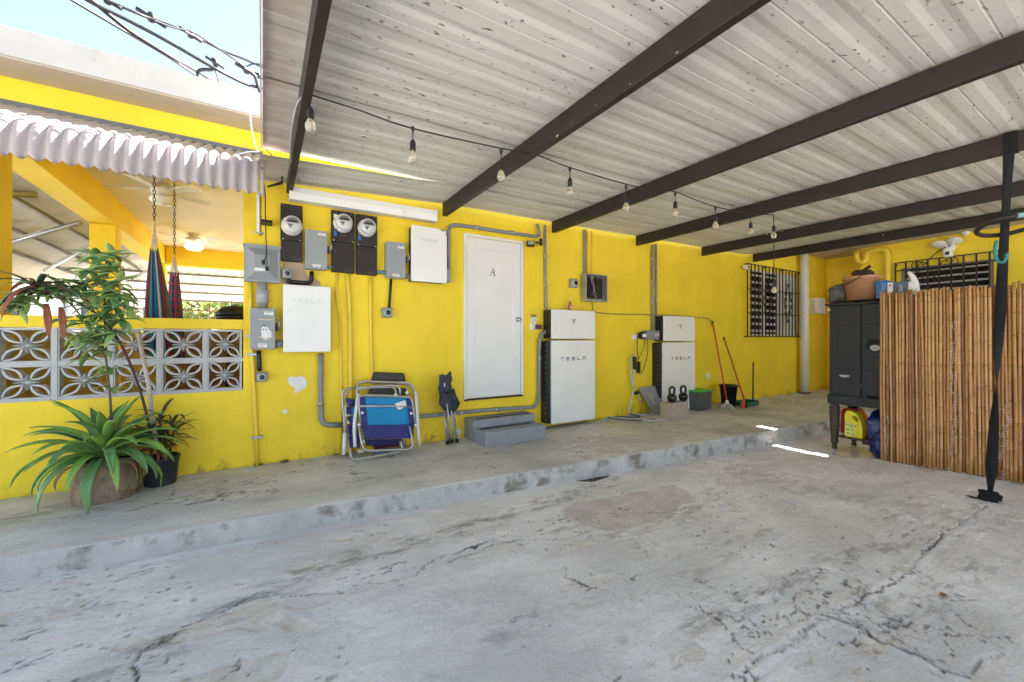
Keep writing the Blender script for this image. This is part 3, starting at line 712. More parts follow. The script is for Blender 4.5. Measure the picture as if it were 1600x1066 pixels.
ys_ = [3.86, 2.84, 1.83, .82, -.19, -1.20, -1.92]
for j in range(len(ys_)-1):
    a, b = ys_[j+1]-.02, ys_[j]+.02
    o1 = .009*(j % 2)
    sheet(0.0, 4.92, a, b, .002+o1, seed=j*3+1).build('roof_sheet', M_roof, CP, fix=False)
    sheet(4.80, 8.45, a, b, -.006+o1 if False else o1-.001, seed=j*3+2).build('roof_sheet', M_roof, CP, fix=False)
# last narrow sheets next to the wall, sagging a little at the left
sheet(0.0, 4.92, 3.86, 4.415, .0, 0, seed=51).build('roof_sheet', M_roof, CP, fix=False) if False else None
def edge_sheet():
    s = sheet(-.02, 4.92, 3.81, 4.42, .0, seed=51)
    for v in s.v:
        k = max(0, 1-(v.x+.02)/1.9); v.z -= .004+.07*k; v.y += .0*k
    return s
es = edge_sheet(); es.build('roof_sheet', M_roof, CP, fix=False)
sheet(4.80, 8.45, 3.84, 4.425, .004, seed=52).build('roof_sheet', M_roof, CP, fix=False)
# folded trim on the open left edge of the roof
MB().box((-.012, Y0C, zb(0)+BH-.01), (-.004, 3.86, zb(0)+BH+.04)).build('edge_trim', M_roof, CP)
M_rust = mat('flaked_rust', (.45, .26, .17), .8, var=.4, scale=40, bump=.4)
M_flake = mat('flaked_white', (.50, .47, .44), .8, var=.3, scale=40, bump=.4)
rc_ = random.Random(31)
def flake(bi, y, zz, s, m):
    x = BXS[bi]-BW/2-.0006; z = zb(BXS[bi])+zz
    MB().prism([(x, y+s*(1+.5*rc_.random())*math.cos(a), z+s*.6*(1+.5*rc_.random())*math.sin(a)) for a in [k*.785 for k in range(8)]], (-.0014, 0, 0)).build('paint_flake', m, CP)
for (px_, py_, bi, s, m) in ((871, 213, 1, .014, M_rust), (1112, 331, 4, .010, M_flake), (1208, 328, 4, .024, M_flake), (1198, 331, 4, .012, M_flake), (1222, 322, 4, .010, M_flake), (1247, 315, 4, .008, M_flake), (1380, 367, 5, .010, M_flake), (931, 165, 1, .004, M_flake), (985, 131, 1, .004, M_flake), (1058, 82, 1, .006, M_flake), (893, 0+192, 1, .004, M_flake)):
    q = PX(px_, py_, BXS[bi]-BW/2); flake(bi, q.y, min(max(q.z-zb(BXS[bi]), .012), BH-.012), s, m)
# roofing screws seen from below beside the beams
scr = mat('roof_screw', (.20, .16, .13), .6, .4)
for bi in range(1, 5):
    for k in range(14): MB().lathe([(.006, -.004), (.006, .004)], (BXS[bi]+.045, 4.05-k*.375+.01*rc_.random(), zb(BXS[bi])+BH+.001), 6).build('screw', scr, CP)
# white gutter length fixed between the first two beams
gu = MB(); pr = [(0, 0), (.0, .085), (.006, .085), (.006, .006), (.095, .006), (.105, .05), (.10, .09), (.106, .09), (.112, .05), (.10, 0)]
a = PY(452, 309, D-.16); b = PY(683, 345, D-.16)
vs = []
for q in (a, b):
    for (dy, dz_) in pr: vs.append((q.x, D-.05-dy, q.z+dz_*1.3-.005))
n = len(pr); gu.add(vs, [(i, (i+1) % n, (i+1) % n+n, i+n) for i in range(n)]+[tuple(range(n)), tuple(reversed(range(n, 2*n)))])
gt_ = thing('gutter', 'white metal gutter length under the carport roof above the electricity meters', 'gutter', (1, D-.1, 1.3))
gu.build('channel', M_panel, gt_); MB().box((b.x-.008, D-.165, b.z-.012), (b.x, D-.045, b.z+.125)).build('end_cap', M_panel, gt_)
MB().box((PY(532, 300).x, D-.05, PY(532, 322).z), (PY(540, 300).x, D-.001, PY(532, 302).z)).build('bracket', M_ypipe, gt_)

# ================================================================ AWNING
M_awn = mat('pinkish_white_awning_paint', (.40, .33, .305), .45, var=.06, scale=5, bump=.1, dirt=(.15, .12, .11), dscale=12, dthr=.62)
AW = thing('awning', 'pinkish white corrugated metal awning with bull-nose edge over the porch', 'awning', (-1.5, 4.1, 1.1))
PIT = .072
prof = [(4.49, 1.715), (4.2, 1.580), (3.9, 1.440), (3.80, 1.392), (3.73, 1.345), (3.675, 1.285), (3.645, 1.215), (3.632, 1.15), (3.628, 1.092)]
prof = [Vector((0, p[0], p[1])) for p in prof]; prof = smoothpath(prof, 3)
xs_ = []; x = -3.2
NX = 8
tot = int((3.2-.02)/PIT*NX); vs = []
m_ = len(prof)
for i in range(tot+1):
    x = -3.2+i*PIT/NX; ph = 2*math.pi*(x/PIT); A_ = .013
    zt = PY(401, 250.7).z-PY(0, 162.5).z
    for j, p in enumerate(prof):
        t_ = (prof[min(j+1, m_-1)]-prof[max(j-1, 0)]).normalized(); nn = Vector((0, -t_.z*-1, t_.y*-1)); nn = Vector((0, t_.z, -t_.y))
        big = 1.45 if j > 8 else 1
        q = p+nn*A_*big*(2*abs(math.sin(ph/2))**.8-1)+Vector((x, 0, 0))
        if j > m_-6: q.z += .007*mnoise.noise(Vector((x*23, 1, 0)))*(j-(m_-6))/5; q.y += .012*mnoise.noise(Vector((x*11, 3, 0)))*(j-(m_-6))/5
        if j == m_-1: q.z += .012*math.sin(ph)
        vs.append(q)
fs = [(i*m_+j, (i+1)*m_+j, (i+1)*m_+j+1, i*m_+j+1) for i in range(tot) for j in range(m_-1)]
o = MB().add(vs, fs, True).build('corrugated_sheet', M_awn, AW, fix=False)
so_ = o.modifiers.new('thick', 'SOLIDIFY'); so_.thickness = .0015
MB().box((-3.2, 4.46, 1.705), (0.0, 4.497, 1.745)).build('flashing', mat('dark_grey_flashing', (.13, .13, .13), .5), AW)
MB().tube([(0, p.y, p.z-.005) for p in prof], .016, seg=6).build('side_trim', M_awn, AW)
for yy_ in (4.35, 3.85): MB().box((-3.2, yy_-.02, 1.715-(4.49-yy_)*.49-.05), (-.02, yy_+.02, 1.715-(4.49-yy_)*.49-.02)).build('purlin', M_steel, AW)
# saw-toothed track hanging at the awning corner
tr = thing('metal_strip', 'white saw-toothed metal strip hanging beside the awning corner', 'metal strip', PY(404, 365, 4.2))
q0, q1 = PY(401, 310, 4.3), PY(407, 364, 4.3)
MB().box((q0.x, 4.28, q1.z), (q0.x+.022, 4.295, q0.z+.06)).build('strip', M_panel, tr)
tb = MB()
for k in range(17):
    z = q1.z-.03+k*(q0.z-q1.z+.05)/17; tb.prism([(q0.x+.0225, 4.285, z), (q0.x+.045, 4.285, z+.006), (q0.x+.0225, 4.285, z+.014)], (0, .006, 0))
tb.box((q0.x+.022, 4.283, q1.z-.03), (q0.x+.030, 4.293, q0.z+.05)); tb.build('toothed_rail', M_black, tr)
MB().tube([PY(396, 362.5, 4.28), PY(412, 365, 4.28)], .008).build('bolt', M_steel, tr)

# ================================================================ NEIGHBOUR ROOF BEYOND THE PORCH
M_nroof = mat('cream_metal_roof', (.62, .60, .54), .5, var=.06, scale=3, bump=.05)
M_truss = mat('grey_steel_angle', (.16, .15, .14), .5, .3)
NR = thing('side_shelter', 'cream corrugated metal lean-to with steel braces on the far side of the porch', 'shelter', (-2.6, 9, 1.0))
def corr(path, a0, a1, axis, pit=.085, amp=.010, nper=4):
    path = [Vector(p) for p in path]; n = int((a1-a0)/pit*nper); vs = []; m = len(path)
    for i in range(n+1):
        a = a0+i*pit/nper; s = math.sin(2*math.pi*a/pit)*amp
        for p in path:
            q = p.copy(); q.z += s
            if axis == 'Y': q.y = a
            else: q.x = a
            vs.append(q)
    return MB().add(vs, [(i*m+j, (i+1)*m+j, (i+1)*m+j+1, i*m+j+1) for i in range(n) for j in range(m-1)], True)
pth = [(-1.96, 0, 1.62), (-2.5, 0, 1.50), (-3.05, 0, 1.36), (-3.22, 0, 1.30), (-3.35, 0, 1.20), (-3.41, 0, 1.10), (-3.43, 0, 1.0)]
corr(pth, 4.8, 14.0, 'Y').build('side_roof', M_nroof, NR, fix=False)
corr([(0, 11.0, 1.60), (0, 12.5, 1.33), (0, 14.0, 1.06)], -3.2, XL+.14, 'X', .17, .014).build('rear_roof', M_nroof, NR, fix=False)
for xx in (-2.25, -2.7, -3.15): MB().box((xx-.02, 4.8, 1.62-(-1.96-xx)*.24-.07), (xx+.02, 14, 1.62-(-1.96-xx)*.24-.025)).build('purlin', M_truss, NR)
for yy_ in (11.6, 12.35, 13.1, 13.9): MB().box((-3.2, yy_-.02, 1.60-(yy_-11)*.18-.065), (XL, yy_+.02, 1.60-(yy_-11)*.18-.02)).build('purlin', M_truss, NR)
for (a, b) in (((-3.2, 5.5, 1.20), (-2.0, 6.2, 1.50)), ((-3.2, 8.3, 1.18), (-2.0, 7.4, 1.50)), ((-2.05, 8.5, 1.50), (-3.2, 10.2, 1.18)), ((-3.2, 11.4, 1.15), (-2.0, 9.6, 1.48)), ((-3.1, 12.6, 1.13), (-2.0, 11.3, 1.45))):
    MB().tube([a, b], .035, seg=4).build('brace', M_steel, NR)
for yy_ in (5.2, 8.4, 11.6): MB().box((-3.38, yy_-.03, -1.3), (-3.32, yy_+.03, 1.05)).build('post', M_steel, NR)
RL = thing('railing', 'rusty iron railing at the far end of the porch', 'railing', (-1.5, 13.6, -1.2))
zt_ = PY(320, 484, 13.6).z
x = -3.3
while x < XL+.3:
    MB().box((x-.013, 13.58, -1.2), (x+.013, 13.606, zt_ + (.12 if int(x*10) % 3 == 0 else .02))).build('bar', mat('rusty_rail', (.20, .09, .05), .7, var=.3), RL); x += .19
for z in (zt_-.03, .15, -.9): MB().box((-3.35, 13.608, z-.015), (XL+.3, 13.63, z+.015)).build('rail', MATS['rusty_rail'], RL)
# bright neighbouring house and garden beyond
M_nh = mat('white_rendered_wall', (.80, .79, .76), .8, var=.05)
NH = thing('neighbour_house', 'bright white rendered house wall glimpsed beyond the porch', 'house', (-6, 20, -1.3))
MB().box((-15, 20, -1.4), (-1.9, 25, 2.2)).build('wall', M_nh, NH)
for k in range(3): MB().box((-7.6+k*2.2, 19.97, .1), (-6.7+k*2.2, 19.995, 1.2)).build('window', mat('dark_glass', (.05, .06, .07), .1), NH)
MB().box((-9, 4, -1.4), (-7.8, 19, .55)).build('side_wall', M_nh, NH)
M_bark = mat('tree_bark', (.12, .09, .065), .9, var=.3, scale=12, bump=.6)
M_leafA = mat('tree_leaf_green', (.10, .17, .035), .6, var=.4, scale=2, bump=0)
M_leafB = mat('tree_leaf_light', (.20, .27, .06), .6, var=.4, scale=2, bump=0)
def tree(x, y, z0, h, cr, seed, label, m):
    r = random.Random(seed); t = thing('tree', label, 'tree', (x, y, z0), 'trees beyond the porch')
    tk = MB(); tk.tube([(x, y, z0), (x+.05, y, z0+h*.3), (x-.04, y, z0+h*.55), (x, y, z0+h*.8)], [.10, .08, .06, .03])
    for k in range(8):
        a = r.random()*6.28; zz = z0+h*(.3+.4*r.random()); tk.tube([(x, y, zz), (x+math.cos(a)*cr*.5, y+math.sin(a)*cr*.5, zz+h*.12), (x+math.cos(a)*cr*.8, y+math.sin(a)*cr*.8, zz+h*.25)], [.04, .025, .01], seg=5)
    tk.build('trunk', M_bark, t); cb = MB()
    cl = [(x+r.uniform(-1, 1)*cr*.8, y+r.uniform(-1, 1)*cr*.8, z0+h*(.35+.6*r.random()), cr*(.25+.25*r.random())) for _ in range(22)]
    for k in range(2400):
        c = cl[r.randrange(22)]; v = Vector((r.gauss(0, 1), r.gauss(0, 1), r.gauss(0, 1))).normalized()*c[3]*(.5+.5*r.random()); p = Vector(c[:3])+v
        a = Vector((r.gauss(0, 1), r.gauss(0, 1), r.gauss(0, .6))).normalized(); b = a.orthogonal().normalized(); s = .07+.06*r.random()
        cb.add([p-a*s, p+b*s*.45, p+a*s, p-b*s*.45], [(0, 1, 2, 3)])
    cb.build('crown', m, t, fix=False)
tree(-1.6, 17.5, -1.3, 3.6, 1.3, 1, 'light green leafy tree behind the far railing, beside the porch wall', M_leafB)
tree(.3, 18.5, -1.3, 4.2, 1.6, 2, 'darker green tree behind the right end of the far railing', M_leafA)
tree(-6.2, 11, -1.3, 3.4, 1.4, 3, 'bright green tree beyond the shelter at the far left', M_leafB)
tree(-3.9, 18.0, -1.3, 2.3, .8, 5, 'small light green tree in front of the white neighbouring wall', M_leafB)
# ================================================================ WALL EQUIPMENT
def wbox(name, label, cat, x0, y0, x1, y1, dep, m, group=None, part='case', bevel=.006, yb=D, cx=None):
    """box hung on the wall: its FRONT face spans the given photo pixels, depth dep"""
    yf = D-dep; xm = (x0+x1)/2
    a = PY(x0, y0, yf); b = PY(x1, y1, yf)
    z1 = PY(xm, (y0 if cx is None else cx[0]), yf).z; z0 = PY(xm, (y1 if cx is None else cx[1]), yf).z
    t = thing(name, label, cat, ((a.x+b.x)/2, yb, z0), group)
    MB().box((a.x, yf, z0), (b.x, yb-.001, z1)).build(part, m, t, bevel=bevel)
    return t, a.x, b.x, z0, z1, yf
def conduit(name, label, pts, r, m=M_pvc, rr=.12, group=None, off=None, cl=()):
    off = off or r+.004
    P3 = elbow([PY(x, y, D-off) for x, y in pts], rr)
    t = thing(name, label, 'pipe', P3[-1], group)
    MB().tube(P3, r, seg=10).build('pipe_run', m, t)
    for (x, y) in cl:
        p = PY(x, y, D-off); vert = True
        MB().lathe([(r*1.18, -.02), (r*1.18, .02)], p, 10, 'Z' if abs(pts[0][0]-pts[-1][0]) < abs(pts[0][1]-pts[-1][1])*1.2 else 'X').build('coupling', M_steel, t)
    return t
def plate(par, x0, y0, x1, y1, yf, m=M_sticker, th=.002, nm='sticker'):
    a = PY(x0, y0, yf); b = PY(x1, y1, yf)
    MB().box((a.x, yf-th, b.z), (b.x, yf+.0005, a.z)).build(nm, m, par)
def lines(par, x0, y0, x1, y1, yf, n=3, m=M_greyink):
    a = PY(x0, y0, yf); b = PY(x1, y1, yf); L = MB()
    for k in range(n):
        z = a.z+(b.z-a.z)*(k+.5)/n; h = abs(a.z-b.z)/n*.22
        L.box((a.x+.1*(b.x-a.x), yf-.0032, z-h), (a.x+(.9-.2*(k % 2))*(b.x-a.x), yf-.0022, z+h))
    L.build('print', m, par)
T1 = 'electricity meters on black boards'
def meter(lab, x0, x1, yt, ysp, yb_, mx_, my_, dep=.05):
    yf = D-dep; a = PY(x0, yt, yf); b = PY(x1, yb_, yf); z1 = PY((x0+x1)/2, yt, yf).z; z0 = PY((x0+x1)/2, yb_, yf).z; zs = PY((x0+x1)/2, ysp, yf).z
    t = thing('electricity_meter', lab, 'electricity meter', ((a.x+b.x)/2, D, z0), T1)
    MB().box((a.x, yf, zs+.004), (b.x, D-.001, z1)).build('upper_box', M_dark, t, bevel=.006)
    MB().box((a.x+.003, yf-.012, z0), (b.x-.003, D-.001, zs-.002)).build('lower_cover', M_dark, t, bevel=.006)
    for xx in (a.x+.02, b.x-.02): MB().lathe([(.006, 0), (.006, .006)], (xx, yf-.001, zs+.012), 8, 'Y').build('screw', M_alu, t)
    c = PY(mx_, my_, yf-.06); c = Vector((c.x, yf, c.z)); R_ = .085
    MB().lathe([(R_*1.08, 0), (R_*1.08, .02), (R_*.98, .032), (R_*.96, .07)], c, 32, 'Y').build('meter_ring', M_panel, t)
    MB().lathe([(R_*.93, .062), (R_*.93, .095), (R_*.88, .108), (0, .110)], c, 32, 'Y').build('meter_face', mat('meter_face', (.62, .62, .60), .18, var=.03, bump=0), t)
    pf = MB(); y = yf-.1115
    arc = [(R_*.66*math.cos(math.pi*k/12), R_*.10+R_*.60*math.sin(math.pi*k/12)) for k in range(13)]
    pf.prism([(c.x+p[0], y-.001, c.z+p[1]) for p in arc], (0, .003, 0)); pf.build('dial_window', mat('meter_window', (.16, .165, .17), .3, bump=0), t)
    MB().box((c.x-.036, y-.003, c.z+.016), (c.x+.036, y, c.z+.032)).build('display', M_ink, t)
    g = MB(); g.prism([(c.x-.045, y, c.z-.002), (c.x+.008, y, c.z-.002), (c.x-.016, y, c.z-.045)], (0, .0015, 0)); g.build('meter_label', MATS['meter_window'], t)
    return t, c, a, b, z0, yf
m1 = meter('leftmost electricity meter, on a tall narrow black board of its own', 438.5, 473, 319.5, 377, 408.5, 456.5, 351.5)
m2 = meter('middle electricity meter with blue seal, left half of the paired black boards', 518, 554.5, 330, 379, 426, 537, 348)
m3 = meter('right electricity meter with blue seal, right half of the paired black boards', 557, 589.5, 336, 386, 429.5, 574.5, 355)
M_bluetag = mat('blue_seal', (.03, .13, .42), .4, bump=0)
for t, c, a, b, z0, yf in (m2, m3):
    MB().box((c.x-.085, yf-.02, c.z-.135), (c.x-.055, yf-.006, c.z-.085)).build('seal', M_bluetag, t, bevel=.003)
    MB().tube([(c.x-.07, yf-.015, c.z-.09), (c.x-.085, yf-.03, c.z-.07), (c.x-.06, yf-.03, c.z-.06)], .004, seg=5).build('seal_wire', M_steel, t)
MB().box((m2[2].x+.02, D-.07, m2[1].z+.05), (m2[2].x+.05, D-.05, m2[1].z+.085)).build('tag', M_sticker, m2[0])

# bevelled grey box
t, xa, xb, z0, z1, yf = wbox('junction_box', 'large square grey electrical box with a raised faceted lid, beside the porch opening', 'junction box', 381, 385, 438, 441, .07, M_gbox, bevel=.004)
cx, cz = (xa+xb)/2, (z0+z1)/2; o1 = [(xa+.02, yf, z0+.02), (xb-.02, yf, z0+.02), (xb-.02, yf, z1-.02), (xa+.02, yf, z1-.02)]
k = .085; o2 = [(xa+k, yf-.045, z0+k), (xb-k, yf-.045, z0+k), (xb-k, yf-.045, z1-k), (xa+k, yf-.045, z1-k)]
MB().hexa(o1, o2).build('pyramid_cover', M_gbox, t)
MB().box((xa-.008, yf-.012, z1-.01), (xb+.008, D-.001, z1+.012)).build('rain_lip', M_gbox, t)
MB().box((cx-.06, yf-.048, z0+k+.012), (cx+.03, yf-.0445, z0+k+.038)).build('sticker', M_sticker, t)
def disconnect(lab, x0, y0, x1, y1, dep, stick):
    t, xa, xb, z0, z1, yf = wbox('disconnect_switch', lab, 'switch box', x0, y0, x1, y1, dep, M_gbox, 'grey disconnect switch boxes', bevel=.005)
    MB().box((xa-.004, yf-.008, z0+.012), (xb+.004, yf-.001, z1+.004)).build('cover', M_gbox, t, bevel=.004)
    hx = xb+.006; hz = z0+(z1-z0)*.55
    MB().box((hx, D-.09, hz-.035), (hx+.018, D-.05, hz+.035)).build('handle_base', M_black, t, bevel=.003)
    MB().tube([(hx+.02, D-.08, hz-.03), (hx+.035, D-.11, hz+.02), (hx+.03, D-.11, hz+.075)], .007, seg=6).build('handle', M_steel, t)
    for (sx0, sy0, sx1, sy1) in stick: plate(t, sx0, sy0, sx1, sy1, yf-.0085); lines(t, sx0, sy0, sx1, sy1, yf-.0085, 2)
    return t, xa, xb, z0, z1, yf-.0085
disconnect('tall grey switch box between the leftmost meter and the paired meter boards', 477.5, 361, 510.5, 421, .09, [(497, 364, 509, 369), (488.5, 412.5, 501, 418)])
disconnect('small grey switch box right of the paired meter boards', 604, 379.5, 633, 434.5, .09, [(622, 384.5, 631, 389), (613.5, 428, 624, 432.5)])
t, xa, xb, z0, z1, yf = disconnect('grey switch box with white owl sticker, lowest at the left end of the wall', 391.5, 482.5, 429, 546, .11, [(413, 487, 427, 492.5), (403.5, 537, 417, 543)])
for (x, y, w_) in ((414, 498.5, 21), (415, 526, 22)):
    a = PY(x-w_/2, y, yf); b = PY(x+w_/2, y+2, yf); MB().box((a.x, yf-.002, b.z), (b.x, yf, a.z)).build('tape', mat('yellowed_tape', (.62, .50, .28), .5), t)
ow = [(409,512),(412,509.5),(414,511),(418,511),(421,516),(424,520),(424,527),(420,528),(417,531),(412,530),(409,526),(408,518)]
MB().prism([PY(x, y, yf-.003) for x, y in ow], (0, .002, 0)).build('owl_sticker', mat('owl_white', (.78, .77, .76), .5, bump=0), t)
ed = MB()
for (x, y, r_) in ((411.6, 515, .006), (416, 515, .006)):
    p = PY(x, y, yf-.0035); ed.lathe([(r_, 0), (r_, .0012)], p, 8, 'Y')
for k in range(4):
    p = PY(418+k % 2*2, 519+k*2.2, yf-.0035); ed.box((p.x-.006, p.y-.0012, p.z-.0015), (p.x+.006, p.y, p.z+.0015))
p = PY(412, 509, yf-.0035); ed.box((p.x-.010, p.y-.001, p.z-.001), (p.x+.012, p.y, p.z+.008)); ed.build('owl_markings', M_ink, t)
ft = MB()
for x in (411, 414.5, 418): p = PY(x, 528, yf-.0045); ft.box((p.x-.004, p.y-.001, p.z-.01), (p.x+.004, p.y, p.z+.002))
ft.build('owl_feet', mat('orange_print', (.6, .25, .04), .5, bump=0), t)

# round surge protectors
def surge(lab, x, y, s_=9):
    yf = D-.07; c = PY(x, y, yf); h = s_*abs(PY(x+1, y, yf).x-c.x)
    t = thing('surge_protector', lab, 'surge protector', (c.x, D, c.z-h), 'small grey surge protectors')
    MB().box((c.x-h, yf, c.z-h), (c.x+h, D-.001, c.z+h)).build('case', M_gbox, t, bevel=.016, seg=3)
    MB().lathe([(h*.74, 0), (h*.74, .012), (h*.66, .018), (0, .018)], (c.x, yf, c.z), 24, 'Y').build('bezel', mat('light_grey_plastic', (.42, .43, .44), .4), t)
    MB().lathe([(h*.48, .0185), (h*.46, .024), (0, .022)], (c.x, yf, c.z), 24, 'Y').build('lens', mat('dark_lens', (.015, .017, .02), .12, bump=0), t)
    return c, h
surge('grey surge protector just under the leftmost meter', 449, 427.5, 8.5)
surge('grey surge protector hanging below the box with the owl sticker', 409.5, 589.5, 9)
surge('grey surge protector hanging on a black pipe right of the yellow pipes', 606, 488.5, 8)
surge('small grey box beside the open breaker panel', 898.5, 442.5, 5.5)
# black / grey tails
conduit('black_flex_conduit', 'short black conduit from the owl sticker box down to its surge protector', [(404, 548), (405, 565), (405.5, 580)], .020, M_black, off=.04)
conduit('black_flex_conduit', 'thin black conduit from the right grey switch box down to a surge protector', [(611, 436), (609.5, 460), (608, 481)], .014, M_black, off=.04)
conduit('black_flex_conduit', 'curved black conduit from tall grey switch box to the small surge protector', [(487, 424), (487, 443), (452, 440.5), (449, 437)], .020, M_black, off=.045, rr=.12)
conduit('grey_conduit', 'thick grey conduit joining the faceted grey box to the owl sticker box', [(410, 441), (410, 460), (410, 482)], .042, M_pvc, off=.055)
MB().lathe([(.050, -.06), (.050, .06)], PY(410, 463, D-.055), 16).build('grey_sleeve', mat('light_grey_pvc', (.38, .40, .42), .45), bpy.data.objects['grey_conduit'])
conduit('grey_conduit', 'short horizontal grey stub between the owl sticker box and the big white panel', [(430, 537.5), (445, 538)], .032, off=.05)
conduit('blue_grey_stub', 'short blue and grey stub between paired meter boards and right switch box', [(588, 424.5), (606, 426)], .018, mat('blue_pvc', (.10, .23, .33), .4), off=.04)
conduit('blue_grey_stub', 'short blue stub between the tall switch box and the middle meter board', [(510, 417.5), (520, 418)], .016, MATS['blue_pvc'], off=.045)
conduit('grey_conduit', 'short grey stub between right switch box and upper white panel', [(633, 431), (646, 432)], .028, off=.045)

# letterforms of the panel lettering
def logo_word(par, xc, yc, wpx, hpx, yf, m):
    a = PY(xc-wpx/2, yc, yf); b = PY(xc+wpx/2, yc, yf); h = hpx*abs(PY(xc, yc, yf).z-PY(xc, yc+1, yf).z)
    W_ = b.x-a.x; lw = W_*.125; st = h*.20; th = .0015; L = MB(); cz = a.z
    def bar(x0, z0, x1, z1): L.box((x0, yf-th, cz+z0*h), (x1, yf-.0002, cz+z1*h))
    def hb(x, z): bar(x, z-.10, x+lw, z+.10)
    for i in range(5):
        x = a.x+(W_-lw)*i/4; s_ = st*.9
        if i == 0: hb(x, .40); bar(x+lw/2-s_/2, -.5, x+lw/2+s_/2, .22)
        if i == 1: hb(x, .40); hb(x, 0); hb(x, -.40)
        if i == 2: hb(x, .40); hb(x, 0); hb(x, -.40); bar(x, .1, x+s_, .3); bar(x+lw-s_, -.3, x+lw, -.1)
        if i == 3: bar(x, -.3, x+s_, .5); hb(x, -.40)
        if i == 4: hb(x, .40); bar(x, -.5, x+s_, .12); bar(x+lw-s_, -.5, x+lw, .12); bar(x+s_, -.06, x+lw-s_, .10)
    L.build('lettering', m, par)
def logo_t(par, xc, yc, hpx, yf, m):
    c = PY(xc, yc, yf); h = hpx*abs(c.z-PY(xc, yc+1, yf).z); L = MB(); th = .0015
    def pr(pts): L.prism([(c.x+p[0]*h, yf-.0002, c.z+p[1]*h) for p in pts], (0, -th, 0))
    pr([(-.13, .28), (0, .22), (.13, .28), (0, -.5)])
    pr([(-.44, .34), (-.30, .40), (-.12, .43), (-.13, .30), (-.26, .28), (-.38, .22)]); pr([(.44, .34), (.38, .22), (.26, .28), (.13, .30), (.12, .43), (.30, .40)])
    pr([(-.46, .42), (-.2, .50), (0, .52), (.2, .50), (.46, .42), (.2, .46), (0, .475), (-.2, .46)])
    L.build('emblem', m, par)
GP = 'white battery storage panels'
def panel(lab, x0, x1, yt, yb_, dep, back, word=None, emb=None, cat='battery panel', yback=D, side=.0, cap=.028):
    yf = D-dep; a, b = PY(x0, 500, yf), PY(x1, 500, yf); xm = (x0+x1)/2; z1, z0 = PY(xm, yt, yf).z, PY(xm, yb_, yf).z
    t = thing('battery_panel', lab, cat, ((a.x+b.x)/2, D, z0), GP)
    MB().box((a.x, yf, z0), (b.x, yf+cap, z1)).build('front_cover', M_panel, t, bevel=.007, seg=3)
    MB().box((a.x+side, yf+cap+.001, z0+side*.6), (b.x-side, D-.001, z1-side*.6)).build('housing', back, t, bevel=.003)
    if word: logo_word(t, *word[:4], yf-.0004, word[4])
    if emb: logo_t(t, *emb[:3], yf-.0004, M_ink)
    return t, a.x, b.x, z0, z1, yf
M_bat = mat('black_battery_side', (.012, .013, .02), .35, var=.2)
t, xa, xb, z0, z1, yf = panel('large plain white panel low on the wall left of the thin yellow pipes, faint lettering', 442.5, 517, 446.5, 550, .13, mat('dark_grey_housing', (.05, .05, .055), .5), (479, 470, 44, 5, mat('faint_print', (.66, .66, .66), .5, bump=0)), side=.02)
t, xa, xb, z0, z1, yf = panel('white panel with cut top right corner, high on the wall left of the door', 643, 698.5, 355, 441, .15, MATS['dark_grey_housing'], (671, 374, 24, 4, mat('pale_print', (.45, .45, .45), .5, bump=0)), side=.012)
for ch in t.children:      # cut the corner of the cover
    if ch.name.startswith('front_cover'): bpy.data.objects.remove(ch)
ct = PY(686, 355, yf).x; cz_ = PY(698, 369, yf).z
MB().prism([(xa, yf, z0), (xb, yf, z0), (xb, yf, cz_), (ct, yf, z1), (xa, yf, z1)], (0, .028, 0)).build('front_cover', M_panel, t, bevel=.006)
MB().box((ct+.01, yf+.012, cz_), (xb, yf+.029, z1-.004)).build('corner_insert', M_gbox, t)
MB().box((xb-.045, yf+.010, cz_+.02), (xb-.01, yf+.0115, z1-.02)).build('sticker', M_sticker, t)
MB().box((xb+.0, D-.14, z0+.02), (xb+.05, D-.001, z0+.17)).build('side_fitting', M_pvc, t, bevel=.004)
p1 = panel('upper white panel with black emblem, beside the door, bottle standing on it', 862.5, 930, 485, 529.5, .20, M_bat, None, (896.5, 503.5, 10), side=.004)
q1_ = panel('tall white floor-standing panel with black lettering, nearest the door', 862, 930, 532, 659, .17, M_bat, (895.5, 561, 39, 5.2, M_ink), side=.004)
p2 = panel('smaller upper white panel with black emblem, above the kettlebells', 1038, 1086, 494.5, 533, .20, M_bat, None, (1063, 511.5, 8), side=.004)
q2_ = panel('tall white floor-standing panel with black lettering, behind the kettlebells', 1036, 1086, 535, 641, .17, M_bat, (1063.5, 560.5, 29, 4.2, M_ink), side=.004)
for (t, xa, xb, z0, z1, yf), xl in ((p1, 860), (q1_, 854), (p2, 1034.5), (q2_, 1029)):
    a = PY(xl, 500, D-.09)
    f_ = MB()
    if (z1-z0) > .6:
        f_.box((xa-.055, yf+.03, z0+.01), (xa-.002, D-.001, z1-.01)); ob = f_.build('side_fins', M_bat, t, bevel=.003)
        sc_ = MB()
        for k in range(14): z = z0+.06+k*(z1-z0-.12)/13; sc_.box((xa-.060, yf+.055, z-.006), (xa-.0555, yf+.065, z+.006))
        sc_.build('screw_row', M_steel, t)
for k, c_ in enumerate([c for c in bpy.data.objects if c.name.startswith('battery_panel')]): pass
# bottle on the first gateway
t, xa, xb, z0, z1, yf = p1
c = PY(890.5, 484, D-.10); c.z = z1+.001
bt = thing('bottle', 'small bottle with pink liquid and white cap on top of the white panel', 'bottle', c)
MB().lathe([(.026, 0), (.028, .01), (.028, .07), (.020, .10), (.013, .115), (.012, .14)], c, 16).build('bottle_body', mat('pink_liquid_plastic', (.62, .16, .13), .3, trans=.3), bt)
MB().box((c.x-.02, c.y-.0295, c.z+.02), (c.x+.02, c.y-.028, c.z+.065)).build('bottle_label', mat('pink_label', (.70, .42, .38), .5), bt)
MB().lathe([(.014, .14), (.016, .142), (.014, .175), (0, .178)], c, 12).build('cap', mat('cream_cap', (.72, .66, .50), .5), bt)

